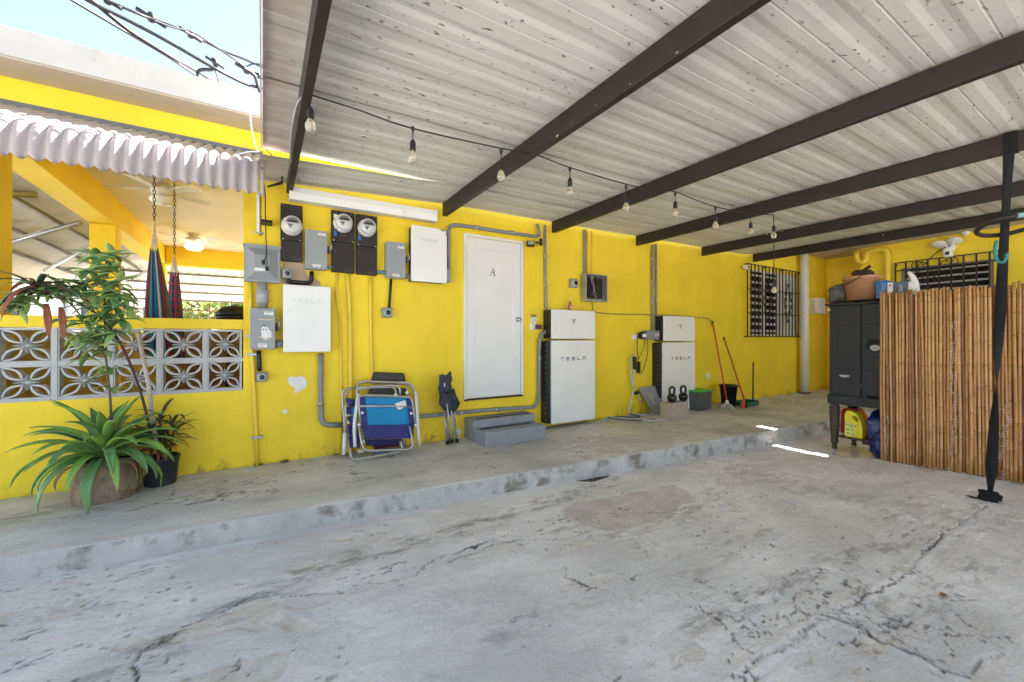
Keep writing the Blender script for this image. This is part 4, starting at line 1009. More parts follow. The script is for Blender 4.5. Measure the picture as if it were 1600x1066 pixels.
# conduits along the wall
conduit('grey_conduit', 'dark grey conduit arching from upper white panel over the door', [(701, 437), (701, 352), (720, 352), (790, 363), (845, 370.5), (839, 350)], .022, rr=.16, off=.07, cl=((745, 355.5), (800, 363.5)))
conduit('grey_conduit', 'tall grey conduit down the wall right of the door with floodlight beside', [(851.5, 352), (852, 430), (853, 484), (859, 510)], .020, rr=.15, cl=((852, 400), (852.5, 446)))
conduit('grey_conduit', 'grey conduit from white panel down and along the floor behind the steps', [(862, 519), (845, 519), (842.5, 545), (842, 618), (838, 636), (760, 641), (656, 651), (600, 656)], .024, rr=.16, off=.04, cl=((842.5, 560), (720, 645), (775, 640), (843, 532)))
conduit('grey_conduit', 'grey conduit from the big white panel bending right behind the folded chairs', [(501, 552), (501, 600), (501, 640), (503, 664), (535, 664.5)], .026, rr=.17, off=.04, cl=((500.5, 631),))
conduit('painted_conduit', 'thin yellow painted pipe left of the pair, from the paired meter boards down', [(526, 428), (526, 468), (531.5, 497), (533, 600), (533, 712)], .012, M_ypipe, group='yellow painted pipes under the meters', cl=())
conduit('painted_conduit', 'middle thick yellow painted pipe directly below the middle meter board', [(542, 428), (546, 470), (547.5, 540), (548, 600), (548, 708)], .021, M_ypipe, group='yellow painted pipes under the meters')
conduit('painted_conduit', 'right thick yellow painted pipe directly below the right meter board', [(578.5, 432), (579, 470), (580, 540), (582, 600), (583, 700)], .018, M_ypipe, group='yellow painted pipes under the meters')
for (x, y) in ((526, 429), (542.5, 430), (578.5, 434)):
    pass
conduit('painted_conduit', 'yellow painted pipe with clips between the breeze blocks and the grey boxes', [(391, 442), (391.5, 500), (392.5, 545), (395, 570), (399, 650), (402.5, 727)], .018, M_ypipe)
cc = [o for o in bpy.data.objects if o.name.startswith('painted_conduit')][-1]
for (x, y) in ((392, 525), (393, 554), (401, 684)):
    p = PY(x, y, D-.04); MB().box((p.x-.04, D-.045, p.z-.012), (p.x+.05, D-.001, p.z+.012)).build('clip', M_steel, cc, bevel=.004)
for (x0_, lab) in ((913.5, 'grey conduit above the open breaker panel, left of two yellow ones'),): conduit('grey_conduit', lab, [(x0_, 359), (x0_, 430)], .022)
conduit('painted_conduit', 'thin yellow pipe above the breaker panel, next to the grey conduit', [(917.8, 361), (917.8, 430)], .011, M_ypipe)
conduit('painted_conduit', 'thin yellow pipe above the breaker panel, right one of the two', [(925, 362), (924.5, 430)], .011, M_ypipe)
conduit('grey_conduit', 'left one of two tall parallel grey conduits above the small grey trunking box', [(1019, 383), (1019, 516)], .022, cl=((1019, 405), (1019, 440), (1019, 472)))
conduit('grey_conduit', 'right one of two tall parallel grey conduits above the small grey trunking box', [(1025, 382), (1025, 516)], .018, cl=((1025, 420), (1025, 470)))
conduit('thin_grey_cable', 'thin cable along the wall from breaker panel to the mop handle', [(925, 472), (927, 488), (960, 491), (1030, 492), (1090, 496), (1108, 498), (1114, 505)], .010, mat('dull_yellow_cable', (.38, .30, .08), .6), rr=.1)
# breaker panel
t, xa, xb, z0, z1, yf = wbox('breaker_panel', 'open grey breaker panel with its cover off and wires showing', 'breaker panel', 908.5, 430, 942, 472, .02, M_steel)
rim = MB(); w_ = .014; yq = D-.115
rim.box((xa-.01, yq, z0), (xa+w_, D-.02, z1)); rim.box((xb-w_, yq, z0), (xb, D-.02, z1)); rim.box((xa+w_, yq, z0), (xb-w_, D-.02, z0+w_)); rim.box((xa+w_, yq, z1-w_), (xb-w_, D-.02, z1))
rim.build('rim', M_steel, t)
MB().box((xa+.06, D-.085, z0+.05), (xb-.07, D-.021, z1-.05)).build('breaker_block', M_black, t, bevel=.003)
for k in range(6):
    for s in (0, 1): 
        x_ = xa+.065+s*.07; z_ = z0+.06+k*.036; MB().box((x_, D-.10, z_), (x_+.055, D-.086, z_+.028)).build('breaker', M_black, t)
for k in range(12):
    r_ = random.Random(k); x_ = xa+.03+r_.random()*(xb-xa-.06)
    pts = smoothpath([(x_, D-.08, z1-.02), (xa+.02+r_.random()*.22, D-.11, z1-.06-.08*r_.random()), (xa+.03+r_.random()*.2, D-.115, z0+.05+.16*r_.random()), (xa+.05+r_.random()*.15, D-.09, z0+.05+.1*r_.random())], 5)
    MB().tube(pts, .0035, seg=5).build('wire', [M_cable, M_cable, M_cable, mat('white_wire', (.45, .43, .38), .5), M_cable, mat('red_wire', (.12, .02, .02), .5)][k % 6], t)
# floodlight with two heads
fl = thing('floodlight', 'black twin-head floodlight under the beam right of the door', 'floodlight', PY(843, 383, D))
def head(x, y, rx, rz, lit):
    c = PY(x, y, D-.12); m_ = Matrix.Rotation(rz, 3, 'Z') @ Matrix.Rotation(rx, 3, 'X'); b = MB(); q = .05
    b.box((c.x-q, c.y-.02, c.z-q*.75), (c.x+q, c.y+.02, c.z+q*.75), rot=m_, piv=c); b.build('lamp_head', M_black, fl, bevel=.005)
    g = MB(); g.box((c.x-q*.78, c.y-.0235, c.z-q*.48), (c.x+q*.78, c.y-.0205, c.z+q*.5), rot=m_, piv=c); g.build('lamp_glass', mat('lamp_glass', (.32, .34, .36), .1, bump=0), fl)
head(829, 381, -.35, -.35, True); head(845, 378.5, .1, .9, False)
MB().tube([PY(838, 379, D-.1), PY(841, 379, D-.001)], .014).build('arm', M_black, fl)
# sockets
def outlet(lab, x0, y0, x1, y1, dep=.03, m=M_panel):
    t, xa, xb, z0, z1, yf = wbox('socket', lab, 'socket', x0, y0, x1, y1, dep, m, bevel=.003)
    for s in (-1, 1): MB().box(((xa+xb)/2-.012, yf-.003, (z0+z1)/2+s*.022-.010), ((xa+xb)/2+.012, yf+.001, (z0+z1)/2+s*.022+.010)).build('outlet', M_greyink, t)
    return t, xa, xb, z0, z1, yf
outlet('white wall socket with an adapter, between the door and the first floor panel', 829, 505, 838, 515)
st = thing('warning_sign', 'small white notice with tan header on the wall right of the door', 'sign', PY(833, 505))
MB().box((PY(829, 500).x, D-.004, PY(833, 504).z), (PY(838, 500).x, D-.001, PY(833, 496).z)).build('sheet', M_sticker, st)
MB().box((PY(829, 500).x, D-.005, PY(833, 495.5).z), (PY(838, 500).x, D-.001, PY(833, 491.5).z)).build('header', mat('tan_print', (.30, .22, .08), .6), st)
L = MB()
for k in range(4): z = PY(833, 497.5+k*1.6).z; L.box((PY(830.2, 500).x, D-.0056, z-.003), (PY(837, 500).x, D-.0045, z+.002))
L.build('print', M_greyink, st)
a = PY(842, 511, D-.06); ad = thing('adapter', 'dark plug adapter with two cords running into the white panel', 'plug adapter', a)
MB().box((a.x-.04, a.y-.02, a.z-.03), (a.x+.03, D-.03, a.z+.03)).build('adapter_body', mat('maroon_plastic', (.06, .02, .03), .4), ad, bevel=.004)
MB().tube([(a.x+.03, a.y, a.z+.01), PY(855, 509, D-.05), PY(863, 508, D-.05)], .006).build('cord', M_cable, ad); MB().tube([(a.x+.03, a.y, a.z-.015), PY(855, 514, D-.05), PY(863, 514, D-.05)], .006).build('cord', M_cable, ad)
outlet('white double socket on the wall left of the black EV plug', 989, 523, 996, 531)
t, xa, xb, z0, z1, yf = wbox('trunking_box', 'small grey box at the foot of the two tall conduits, red and white sticker', 'junction box', 1011, 516.5, 1034, 531, .10, M_pvc)
MB().box(((xa+xb)/2+.01, yf-.002, (z0+z1)/2-.02), (xb-.03, yf+.001, (z0+z1)/2+.03)).build('sticker', mat('red_white_sticker', (.62, .42, .38), .5), t)
# charging plug and cables
pc = thing('plug', 'black and white round plug with dark cords hanging in a loop beside the second panel', 'plug', PY(1003, 525, D-.06))
c = PY(1003, 524, D-.07); MB().lathe([(.055, -.035), (.06, 0), (.05, .03), (0, .04)], c, 16, 'Y').build('plug_body', M_black, pc); MB().box((c.x-.03, c.y-.045, c.z-.03), (c.x+.05, c.y-.03, c.z+.02)).build('plug_face', M_panel, pc)
def cord(par, pts, r, m=M_cable, off=.05, nm='cord', n=6): MB().tube(smoothpath([PY(x, y, D-off) if not isinstance(x, Vector) else x for x, y in pts], n), r, seg=6).build(nm, m, par)
cord(pc, [(996, 525), (995.5, 545), (997.5, 566)], .006); cord(pc, [(1008, 530), (1005, 545), (998, 560), (997, 567)], .005); cord(pc, [(1012, 530), (1012, 550), (1008, 570), (1002, 584), (996, 582), (995, 575)], .006)
a = PY(998, 574, D-.06); MB().box((a.x-.022, a.y-.02, a.z-.085), (a.x+.022, a.y+.02, a.z+.09)).build('control_box', M_black, pc, bevel=.008)
ev = thing('charging_cable', 'grey charging cable hanging from a hook and trailing over the walkway', 'cable', PY(990, 640, 4.3))
M_gcab = mat('grey_cable', (.50, .50, .47), .5, var=.1, bump=0)
hk = PY(989, 556, D-.06)
MB().tube([PY(989, 560, D-.001), hk, PY(989, 553, D-.08)], .012).build('hook', M_steel, ev)
a = PY(991.5, 567, D-.07); MB().box((a.x-.022, a.y-.03, a.z-.10), (a.x+.022, a.y+.02, a.z+.09)).build('cable_handle', M_black, ev, bevel=.012)
cord(ev, [(990, 556), (986, 560), (985.5, 580), (988, 600), (992, 612), (996, 614)], .013, M_gcab, .07); cord(ev, [(991, 578), (990, 596), (989, 606), (993, 613)], .012, M_gcab, .08)
fz = lambda x, y: PG(x, y, lambda q: ZW(q)+.014)
def floor(par, pts, r, m, nm='cord'): MB().tube(smoothpath([fz(x, y) for x, y in pts], 6), r, seg=6).build(nm, m, par)
floor(ev, [(940, 657), (965, 648), (985, 647), (1004, 648), (1010, 650)], .012, M_gcab); floor(ev, [(938, 651), (975, 654), (1010, 657), (1036, 656), (1042, 655), (1030, 652), (1010, 647)], .012, M_gcab); floor(ev, [(955, 650), (985, 652), (1000, 651), (975, 646), (958, 648)], .010, mat('dark_grey_cable', (.12, .12, .12), .5)); floor(ev, [(948, 653), (990, 657), (1024, 655)], .010, MATS['dark_grey_cable'])
p0 = PY(996, 612, D-.09); MB().tube(smoothpath([p0, PY(1000, 625, D-.12), fz(1008, 640)+Vector((0, 0, .08)), fz(1022, 650), fz(1040, 655)], 6), .012, seg=6).build('cord', M_gcab, ev)
p0 = PY(989, 612, D-.09); MB().tube(smoothpath([p0, PY(986, 630, D-.10), PY(982, 643, D-.13), fz(981, 647.5)], 6), .011, seg=6).build('cord', M_gcab, ev)
c = PY(995, 614, D-.09); MB().lathe([(.03, -.03), (.035, 0), (.03, .03)], c, 12, 'Y').build('cable_plug', M_black, ev)

# ================================================================ LEANING COVER, KETTLEBELLS, BLOCK, BIN
cv = thing('panel_cover', 'grey metal breaker panel cover leaning against the wall beside the second floor panel', 'panel cover', PG(1016, 648, ZW))
b0 = PG(1009, 648, ZW); b1 = PG(1036, 647, ZW); y_b = (b0.y+b1.y)/2
zf = ZW(6)
xl, xr = PY(998, 640, D-.1).x, PY(1026, 640, D-.1).x
H_ = .46; W_ = PY(1034, 640, D-.16).x-PY(1005, 640, D-.16).x
ang = math.radians(24)
def cvp(x, h, n=0): return Vector((PY(998.5, 606, D-.05).x+x+(.42-h)*.30, D-.06-(.42-h)*math.sin(ang)-n, zf+.004+h*.93))
b = MB(); b.hexa([cvp(0, 0), cvp(W_, 0), cvp(W_, 0, .012), cvp(0, 0, .012)], [cvp(0, H_), cvp(W_, H_), cvp(W_, H_, .012), cvp(0, H_, .012)]); b.build('cover_plate', M_gbox, cv, bevel=.004)
b = MB(); b.hexa([cvp(W_*.32, .16, .012), cvp(W_*.72, .16, .012), cvp(W_*.72, .16, .020), cvp(W_*.32, .16, .020)], [cvp(W_*.32, .36, .012), cvp(W_*.72, .36, .012), cvp(W_*.72, .36, .020), cvp(W_*.32, .36, .020)]); b.build('hinged_door', M_gbox, cv, bevel=.002)
b = MB(); b.hexa([cvp(W_*.26, .17, .012), cvp(W_*.33, .17, .012), cvp(W_*.33, .17, .030), cvp(W_*.26, .17, .030)], [cvp(W_*.26, .37, .012), cvp(W_*.33, .37, .012), cvp(W_*.33, .37, .030), cvp(W_*.26, .37, .030)]); b.build('hinge', M_alu, cv)
bc = PG(1056, 656, ZW)
x0_, x1_ = PY(1046, 640, bc.y).x, PY(1076, 640, bc.y).x; zt = PY(1056, 630, bc.y).z; y0_b = bc.y
blk = MB().box((x0_, y0_b, ZW(6)), (x1_, y0_b+.17, zt)).build('concrete_block', mat('tan_concrete_block', (.42, .34, .27), .9, var=.2, scale=14, bump=.8, bscale=40), bevel=.008)
tag(blk, 'rough tan concrete block on the walkway carrying the kettlebells', 'concrete block')
M_iron = mat('glossy_black_iron', (.012, .012, .014), .18, var=.1, bump=0)
for k, (x, lab) in enumerate(((1050, 'left black kettlebell on the tan concrete block'), (1067.5, 'right black kettlebell on the tan concrete block'))):
    c = PY(x, 622, y0_b+.08); r_ = .070; cz = zt+r_*.93
    t = thing('kettlebell', lab, 'kettlebell', (c.x, y0_b+.08, zt), 'pair of kettlebells')
    MB().lathe([(r_*.5, -r_*.93), (r_*.8, -r_*.7), (r_, -.0), (r_*.85, r_*.55), (r_*.5, r_*.86), (0, r_*.95)], (c.x, y0_b+.08, cz), 24).build('ball', M_iron, t)
    MB().tube(smoothpath([(c.x-.040, y0_b+.08, cz+.045), (c.x-.058, y0_b+.08, cz+.095), (c.x-.045, y0_b+.08, cz+.145), (c.x, y0_b+.08, cz+.16), (c.x+.045, y0_b+.08, cz+.145), (c.x+.058, y0_b+.08, cz+.095), (c.x+.040, y0_b+.08, cz+.045)], 5), .017, seg=10).build('handle', M_iron, t)
# grey bin with green lid
c = PG(1104, 641, ZW); xa, xb = PY(1091, 600, c.y).x, PY(1112, 600, c.y).x; zt = PY(1094, 613.5, c.y).z; xb2 = xb+.16
t = thing('storage_bin', 'small grey storage box with bright green lid right of the second floor panel', 'storage box', ((xa+xb)/2, c.y, ZW(7)))
m_gb = mat('grey_bin_plastic', (.085, .09, .09), .4, var=.1); z_ = ZW(7)
MB().hexa([(xa+.02, c.y+.02, z_), (xb-.0, c.y+.01, z_), (xb-.0, c.y+.3, z_), (xa+.02, c.y+.3, z_)], [(xa, c.y, zt), (xb+.02, c.y, zt), (xb+.02, c.y+.32, zt), (xa, c.y+.32, zt)]).build('tub', m_gb, t, bevel=.01)
MB().box((xa-.012, c.y-.012, zt+.002), (xb+.032, c.y+.332, zt+.028)).build('lid', mat('green_plastic', (.04, .42, .05), .4), t, bevel=.006)
MB().box((xb+.02, c.y+.10, zt-.14), (xb+.032, c.y+.18, zt-.09)).build('latch', M_panel, t)
# black bucket, mop, broom, dustpan
c = PG(1147, 636, ZW); c.y += .10; r_ = .15
t = thing('bucket', 'tall black plastic bucket behind the mop and broom', 'bucket', c)
zt = PY(1147, 600.5, c.y).z-ZW(7.5)
MB().lathe([(0, 0), (r_*.72, 0), (r_*.95, zt*.92), (r_*1.05, zt*.93), (r_*1.05, zt), (r_*.92, zt), (r_*.68, .02), (0, .02)], (c.x, c.y, ZW(7.5)), 28).build('bucket_body', M_black, t)
M_redst = mat('red_handle', (.55, .05, .02), .4, var=.1)
def pole(name, lab, cat, top, bot, r, m):
    t = thing(name, lab, cat, bot); MB().tube([bot, top], r, seg=8).build('handle', m, t); MB().lathe([(r*1.3, -.03), (r*1.3, .02), (0, .03)], top, 8).build('grip', M_black, t); return t
bm_ = PG(1136, 639, ZW); bm_.z += .13
t = pole('mop', 'string mop with orange-red handle leaning on the wall, left of the broom', 'mop', PY(1113.5, 504, D-.03), bm_, .013, M_redst)
MB().tube([bm_+Vector((0, 0, .02)), bm_-Vector((0, 0, .04))], [.02, .03], seg=8).build('socket', M_panel, t)
st_m = mat('mop_strings', (.55, .50, .42), .95, var=.2, scale=30); rr = random.Random(5)
for k in range(34):
    a = rr.random()*6.28; l = .06+.06*rr.random(); f0 = bm_-Vector((0, 0, .03)); e_ = Vector((f0.x+math.cos(a)*l*1.1, f0.y+math.sin(a)*l, ZW(7.3)+.01))
    MB().tube(smoothpath([f0, f0+Vector((math.cos(a)*l*.7, math.sin(a)*l*.6, -.03)), e_, e_+Vector((math.cos(a)*.02, math.sin(a)*.02, 0))], 3), .007, seg=5).build('string', st_m, t)
bb = PG(1160, 638, ZW); b2 = bb+Vector((.05, 0, .15))
t = pole('broom', 'red angle broom with dark red handle leaning on wall behind the bucket', 'broom', PY(1131.5, 529, D-.03), b2, .013, mat('dark_red_handle', (.42, .03, .03), .4))
w1_ = Vector((.085, .02, 0))
MB().hexa([bb-w1_*.55+Vector((0, -.03, .005)), bb+w1_*.5+Vector((0, -.03, .005)), bb+w1_*.5+Vector((0, .03, .005)), bb-w1_*.55+Vector((0, .03, .005))], [b2-w1_*.35+Vector((-.01, -.02, 0)), b2+w1_*.2+Vector((0, -.02, 0)), b2+w1_*.2+Vector((0, .02, 0)), b2-w1_*.35+Vector((-.01, .02, 0))]).build('broom_head', mat('coral_plastic', (.62, .09, .06), .5), t, bevel=.006)
MB().hexa([bb+w1_*.55+Vector((0, -.04, .0)), bb+w1_*2.2+Vector((0, -.04, .0)), bb+w1_*2.2+Vector((0, .04, .0)), bb+w1_*.55+Vector((0, .04, .0))], [b2+w1_*.2+Vector((0, -.02, 0)), b2+w1_*.5+Vector((0, -.02, 0)), b2+w1_*.5+Vector((0, .02, 0)), b2+w1_*.2+Vector((0, .02, 0))]).build('bristles', mat('dark_bristles', (.03, .012, .012), .9, bump=.8, bscale=200), t)
dp = PG(1179, 633, ZW)
t = thing('dustpan', 'green dustpan with long upright dark handle beside the broom', 'dustpan', dp)
MB().tube([dp+Vector((0, .03, .02)), PY(1177, 566, dp.y+.03)], .013, seg=8).build('handle', mat('dark_brown_handle', (.07, .02, .02), .5), t)
z_ = ZW(8)
xq = PY(1162, 620, dp.y).x
pan = MB(); pan.box((xq, dp.y-.06, z_+.004), (dp.x+.02, dp.y+.16, z_+.012)); pan.box((xq, dp.y+.15, z_+.012), (dp.x+.02, dp.y+.16, z_+.09)); pan.box((dp.x+.012, dp.y-.06, z_+.012), (dp.x+.02, dp.y+.15, z_+.09)); pan.box((xq, dp.y-.06, z_+.012), (xq+.008, dp.y+.15, z_+.06)); pan.box((xq, dp.y-.066, z_+.012), (dp.x+.02, dp.y-.058, z_+.075))
pan.build('pan', mat('dark_green_plastic', (.01, .14, .08), .4), t)
# downpipe, camera, air conditioner
dpb, dpt = PG(1256.5, 612, ZW), PY(1258, 404, D-.12)
t = thing('downpipe', 'white round post standing right of the louvred window', 'post', (dpb.x, D-.14, ZW(10)))
rr_ = .080; xx = PY(1257, 500, D-.14).x
MB().lathe([(rr_, 0), (rr_, ZT-ZW(10)-.005)], (xx, D-.14, ZW(10)), 24).build('post', mat('cream_white_pipe', (.74, .70, .60), .5, var=.04), t); MB().lathe([(rr_*1.5, 0), (rr_*1.5, .025), (rr_*1.02, .03)], (xx, D-.14, ZW(10)), 24).build('base_collar', mat('dark_base', (.10, .08, .06), .8), t)
t, xa, xb, z0, z1, yf = wbox('air_conditioner', 'small white window air conditioner sticking out beside the white post', 'air conditioner', 1277, 466, 1290, 488, .155, M_panel, bevel=.008)
gm = MB()
for k in range(9): z = z0+.03+k*(z1-z0-.05)/9; gm.box((xa+.02, yf-.004, z), (xb-.02, yf+.002, z+.008))
gm.build('front_grille', M_greyink, t)
sg = MB()
for k in range(8): z = z0+.03+k*(z1-z0-.05)/8; sg.box((xa-.003, yf+.05, z), (xa+.002, D-.03, z+.010))
sg.build('side_vent', mat('rust_tan', (.30, .20, .12), .7), t); MB().box((xa-.03, yf-.02, z0-.035), (xb+.05, D-.001, z0-.008)).build('shelf', M_panel, t)
cm = thing('security_camera', 'small white security camera above the top left corner of the barred window', 'camera', PY(1166, 418, D-.05))
c = PY(1166, 417.5, D-.09); MB().lathe([(.03, -.05), (.045, -.03), (.045, .03), (.03, .045)], c, 16, 'X').build('camera_body', M_panel, cm); MB().lathe([(.022, -.001), (.02, .004), (0, .005)], c+Vector((0, -.045, 0)), 12, 'Y').build('lens', MATS['dark_lens'], cm); MB().tube([c, (c.x, D-.001, c.z+.03)], .014).build('arm', M_panel, cm)
# steps
st = thing('steps', 'two grey painted concrete steps with black grip strips below the white door', 'steps', PG(790, 690, ZW))
zf = ZW(2)
p_ = PG(758, 699.5, ZW); x_l = p_.x; y_f = p_.y; x_r = PG(859, 687, ZW).x
z1s = PY(800, 671, y_f).z; z2s = PY(780, 655.5, y_f+.30).z
M_step = mat('grey_step_paint', (.27, .285, .31), .55, var=.12, scale=7, bump=.35, bscale=50, dirt=(.14, .13, .12), dscale=6, dthr=.62)
ys2 = y_f+.28; z_top = PY(770, 647.5, D-.02).z+.00
MB().box((x_l, y_f, zf-.01), (x_r, ys2+.0, z1s)).build('tread', M_step, st, bevel=.008)
x2l, x2r = PY(754, 650, ys2).x-.06, PY(837, 650, ys2).x
x2l = x_l
MB().box((x2l, ys2+.001, zf-.01), (x2r, D-.002, z_top)).build('tread', M_step, st, bevel=.008)
MB().box((x_l+.04, ys2-.13, z1s+.001), (x_r-.10, ys2-.06, z1s+.004)).build('grip_strip', M_black, st); MB().box((x2l+.06, ys2+.05, z_top+.001), (x2r-.06, ys2+.10, z_top+.004)).build('grip_strip', M_black, st)

# ================================================================ FOLDED CHAIRS
M_nav = mat('navy_fabric', (.035, .04, .17), .8, var=.15, scale=20, bump=.3, bscale=200)
M_teal = mat('turquoise_fabric', (.01, .24, .48), .75, var=.12, scale=8, bump=.4, bscale=30)
M_blk_f = mat('black_vinyl', (.03, .026, .024), .5, var=.2, scale=20, bump=.4)
M_tube = mat('chair_tube', (.46, .44, .41), .34, .55, var=.12, scale=20, bump=.05)
def Z4(x, y): return (520+x/6.664, 570+y/6.664)      # coordinates read off an enlargement of the photograph
def leanY(y, yt, yb_, Yt, Yb): return Yt+(Yb-Yt)*max(0, min(1, (y-yt)/(yb_-yt)))
def cpts(pts, Yt, Yb, yt=170, yb_=950): return [PY(*Z4(x, y), leanY(y, yt, yb_, Yt, Yb)) for x, y in pts]
def ctube(par, pts, Yt, Yb, r=.011, nm='frame_tube', rr=.05, m=None): MB().tube(elbow(cpts(pts, Yt, Yb), rr, 4), r, seg=8).build(nm, m or M_tube, par)
def cloth(par, quad_, Yt, Yb, m, nm, sag=.03, n=10, th=.004):
    q = cpts(quad_, Yt, Yb); vs = []
    for i in range(n+1):
        for j in range(n+1):
            u, v = i/n, j/n; p = q[0]*(1-u)*(1-v)+q[1]*u*(1-v)+q[2]*u*v+q[3]*(1-u)*v
            p = p+Vector((0, sag*math.sin(math.pi*u)*math.sin(math.pi*v)+.006*mnoise.noise(p*14), .004*mnoise.noise(p*20))); vs.append(p)
    fs = [(i*(n+1)+j, (i+1)*(n+1)+j, (i+1)*(n+1)+j+1, i*(n+1)+j+1) for i in range(n) for j in range(n)]
    o = MB().add(vs, fs, True).build(nm, m, par, fix=False); s = o.modifiers.new('thick', 'SOLIDIFY'); s.thickness = th
fcA = thing('folded_chair', 'folded beach chair with turquoise and navy fabric, in front of the others', 'folding chair', PY(*Z4(560, 900), 4.2), 'folded chairs leaning on the wall')
Yt, Yb = 4.32, 4.13
ctube(fcA, [(225, 845), (245, 560), (250, 300), (258, 190), (320, 172), (800, 188), (850, 240), (868, 520), (905, 835)], Yt+.05, Yb+.05)
ctube(fcA, [(290, 640), (270, 400), (280, 322), (520, 320), (815, 340), (835, 430), (862, 635)], Yt, Yb)
ctube(fcA, [(285, 432), (560, 430), (830, 440)], Yt-.015, Yb-.015, .010, 'cross_bar')
ctube(fcA, [(270, 640), (295, 800), (330, 895), (470, 893), (800, 880), (835, 840), (825, 770), (800, 640)], Yt-.03, Yb-.05)
ctube(fcA, [(232, 860), (222, 640), (262, 300)], Yt+.02, Yb+.02, .016, 'arm_rest', m=M_panel)
ctube(fcA, [(905, 835), (880, 600), (862, 280)], Yt+.02, Yb+.02, .016, 'arm_rest', m=M_panel)
ctube(fcA, [(175, 870), (190, 960), (215, 990), (460, 950), (700, 905), (725, 860), (700, 800)], Yt-.02, Yb-.02)
ctube(fcA, [(250, 250), (420, 225), (670, 215), (700, 250), (700, 330)], Yt+.03, Yb+.03)
ctube(fcA, [(290, 262), (400, 240), (620, 236), (655, 262), (658, 330)], Yt+.06, Yb+.06, .009)
ctube(fcA, [(770, 215), (785, 320)], Yt+.05, Yb+.05, .009)
cloth(fcA, [(330, 335), (765, 345), (800, 622), (360, 628)], Yt-.003, Yb-.003, M_teal, 'seat_fabric', .02)
cloth(fcA, [(278, 335), (335, 335), (362, 628), (300, 625)], Yt-.005, Yb-.005, M_nav, 'side_panel', .0); cloth(fcA, [(765, 345), (818, 350), (850, 620), (798, 622)], Yt-.005, Yb-.005, M_nav, 'side_panel', .0)
cloth(fcA, [(298, 628), (845, 618), (835, 765), (330, 778)], Yt-.002, Yb-.002, M_nav, 'back_fabric', .01)
cloth(fcA, [(330, 780), (720, 770), (700, 830), (345, 845)], Yt+.04, Yb+.04, mat('dark_navy_fabric', (.015, .017, .09), .8), 'under_fabric', .01)
q = cpts([(648, 405), (755, 370), (768, 425), (700, 470), (672, 462)], Yt-.02, Yb-.02); MB().prism(q, (0, .002, 0)).build('paper_tag', M_sticker, fcA)
for (x, y) in ((272, 625), (862, 630), (305, 500), (815, 505), (655, 310), (770, 290), (318, 800)):
    MB().lathe([(.013, -.02), (.013, .014)], PY(*Z4(x, y), leanY(y, 170, 950, Yt, Yb)-.01), 8, 'Y').build('rivet', M_panel, fcA)
cloth(fcA, [(420, 905), (575, 900), (590, 925), (440, 932)], Yt+.05, Yb-.0, mat('grey_blue_strap', (.06, .12, .17), .7), 'strap', 0, 3); cloth(fcA, [(620, 935), (650, 928), (590, 985), (560, 980)], Yt, Yb-.03, MATS['grey_blue_strap'], 'strap', 0, 3)
fcB = thing('folded_chair', 'folded beach chair with navy fabric, partly hidden at the left of the turquoise one', 'folding chair', PY(*Z4(150, 930), 4.3), 'folded chairs leaning on the wall')
Yt, Yb = 4.42, 4.27
ctube(fcB, [(105, 930), (128, 700), (100, 380), (98, 270), (140, 250), (250, 238)], Yt, Yb); ctube(fcB, [(150, 640), (165, 860), (170, 870)], Yt, Yb); ctube(fcB, [(135, 740), (130, 430), (150, 400)], Yt-.02, Yb-.02)
ctube(fcB, [(135, 260), (145, 330)], Yt, Yb); ctube(fcB, [(130, 530), (230, 522)], Yt-.02, Yb-.02, nm='cross_bar'); ctube(fcB, [(112, 940), (125, 710)], Yt-.03, Yb-.03, .018, 'arm_rest', m=M_panel)
cloth(fcB, [(130, 340), (240, 375), (240, 440), (145, 425)], Yt-.01, Yb-.01, M_nav, 'head_fabric', -.03); cloth(fcB, [(140, 440), (195, 440), (200, 620), (160, 600)], Yt, Yb, M_nav, 'side_panel', 0)
cloth(fcB, [(195, 445), (250, 445), (250, 625), (200, 620)], Yt, Yb, M_teal, 'seat_fabric', 0); cloth(fcB, [(155, 620), (270, 620), (270, 740), (165, 735)], Yt, Yb, M_nav, 'back_fabric', 0); cloth(fcB, [(165, 740), (280, 735), (280, 860), (170, 865)], Yt, Yb, M_nav, 'under_fabric', 0)
for (x, y) in ((130, 725), (158, 598), (142, 525)): MB().lathe([(.013, -.02), (.013, .014)], PY(*Z4(x, y), leanY(y, 170, 950, Yt, Yb)-.01), 8, 'Y').build('rivet', M_panel, fcB)
MB().box(tuple(PY(*Z4(97, 955), 4.28)), tuple(PY(*Z4(160, 925), 4.28)+Vector((0, .03, 0)))).build('foot', mat('brown_rubber', (.12, .08, .06), .8), fcB)
MB().box(tuple(PY(*Z4(262, 925), 4.22)), tuple(PY(*Z4(330, 880), 4.22)+Vector((0, .04, 0)))).build('foot', mat('cream_rubber', (.55, .50, .42), .8), fcB, bevel=.01)
fcC = thing('folded_chair', 'folded chair with black padded headrest, rearmost of the leaning chairs', 'folding chair', PY(*Z4(560, 800), 4.4), 'folded chairs leaning on the wall')
Yt, Yb = 4.44, 4.36
hp = cpts([(425, 75), (740, 88), (758, 175), (392, 168)], Yt, Yb)
b = MB(); b.hexa([p+Vector((0, -.03, 0)) for p in hp], [p+Vector((0, .02, 0)) for p in hp]); b.build('headrest', M_blk_f, fcC, bevel=.018, seg=3)
cloth(fcC, [(385, 245), (760, 245), (765, 320), (360, 300)], Yt, Yb, M_blk_f, 'back_fabric', .0)
ctube(fcC, [(262, 320), (262, 200), (330, 180), (790, 200), (840, 250), (850, 320)], Yt, Yb); ctube(fcC, [(870, 300), (905, 830)], Yt-.02, Yb-.02, .016, 'arm_rest', m=M_panel); ctube(fcC, [(740, 860), (720, 700)], Yt, Yb); ctube(fcC, [(765, 860), (750, 700)], Yt, Yb)
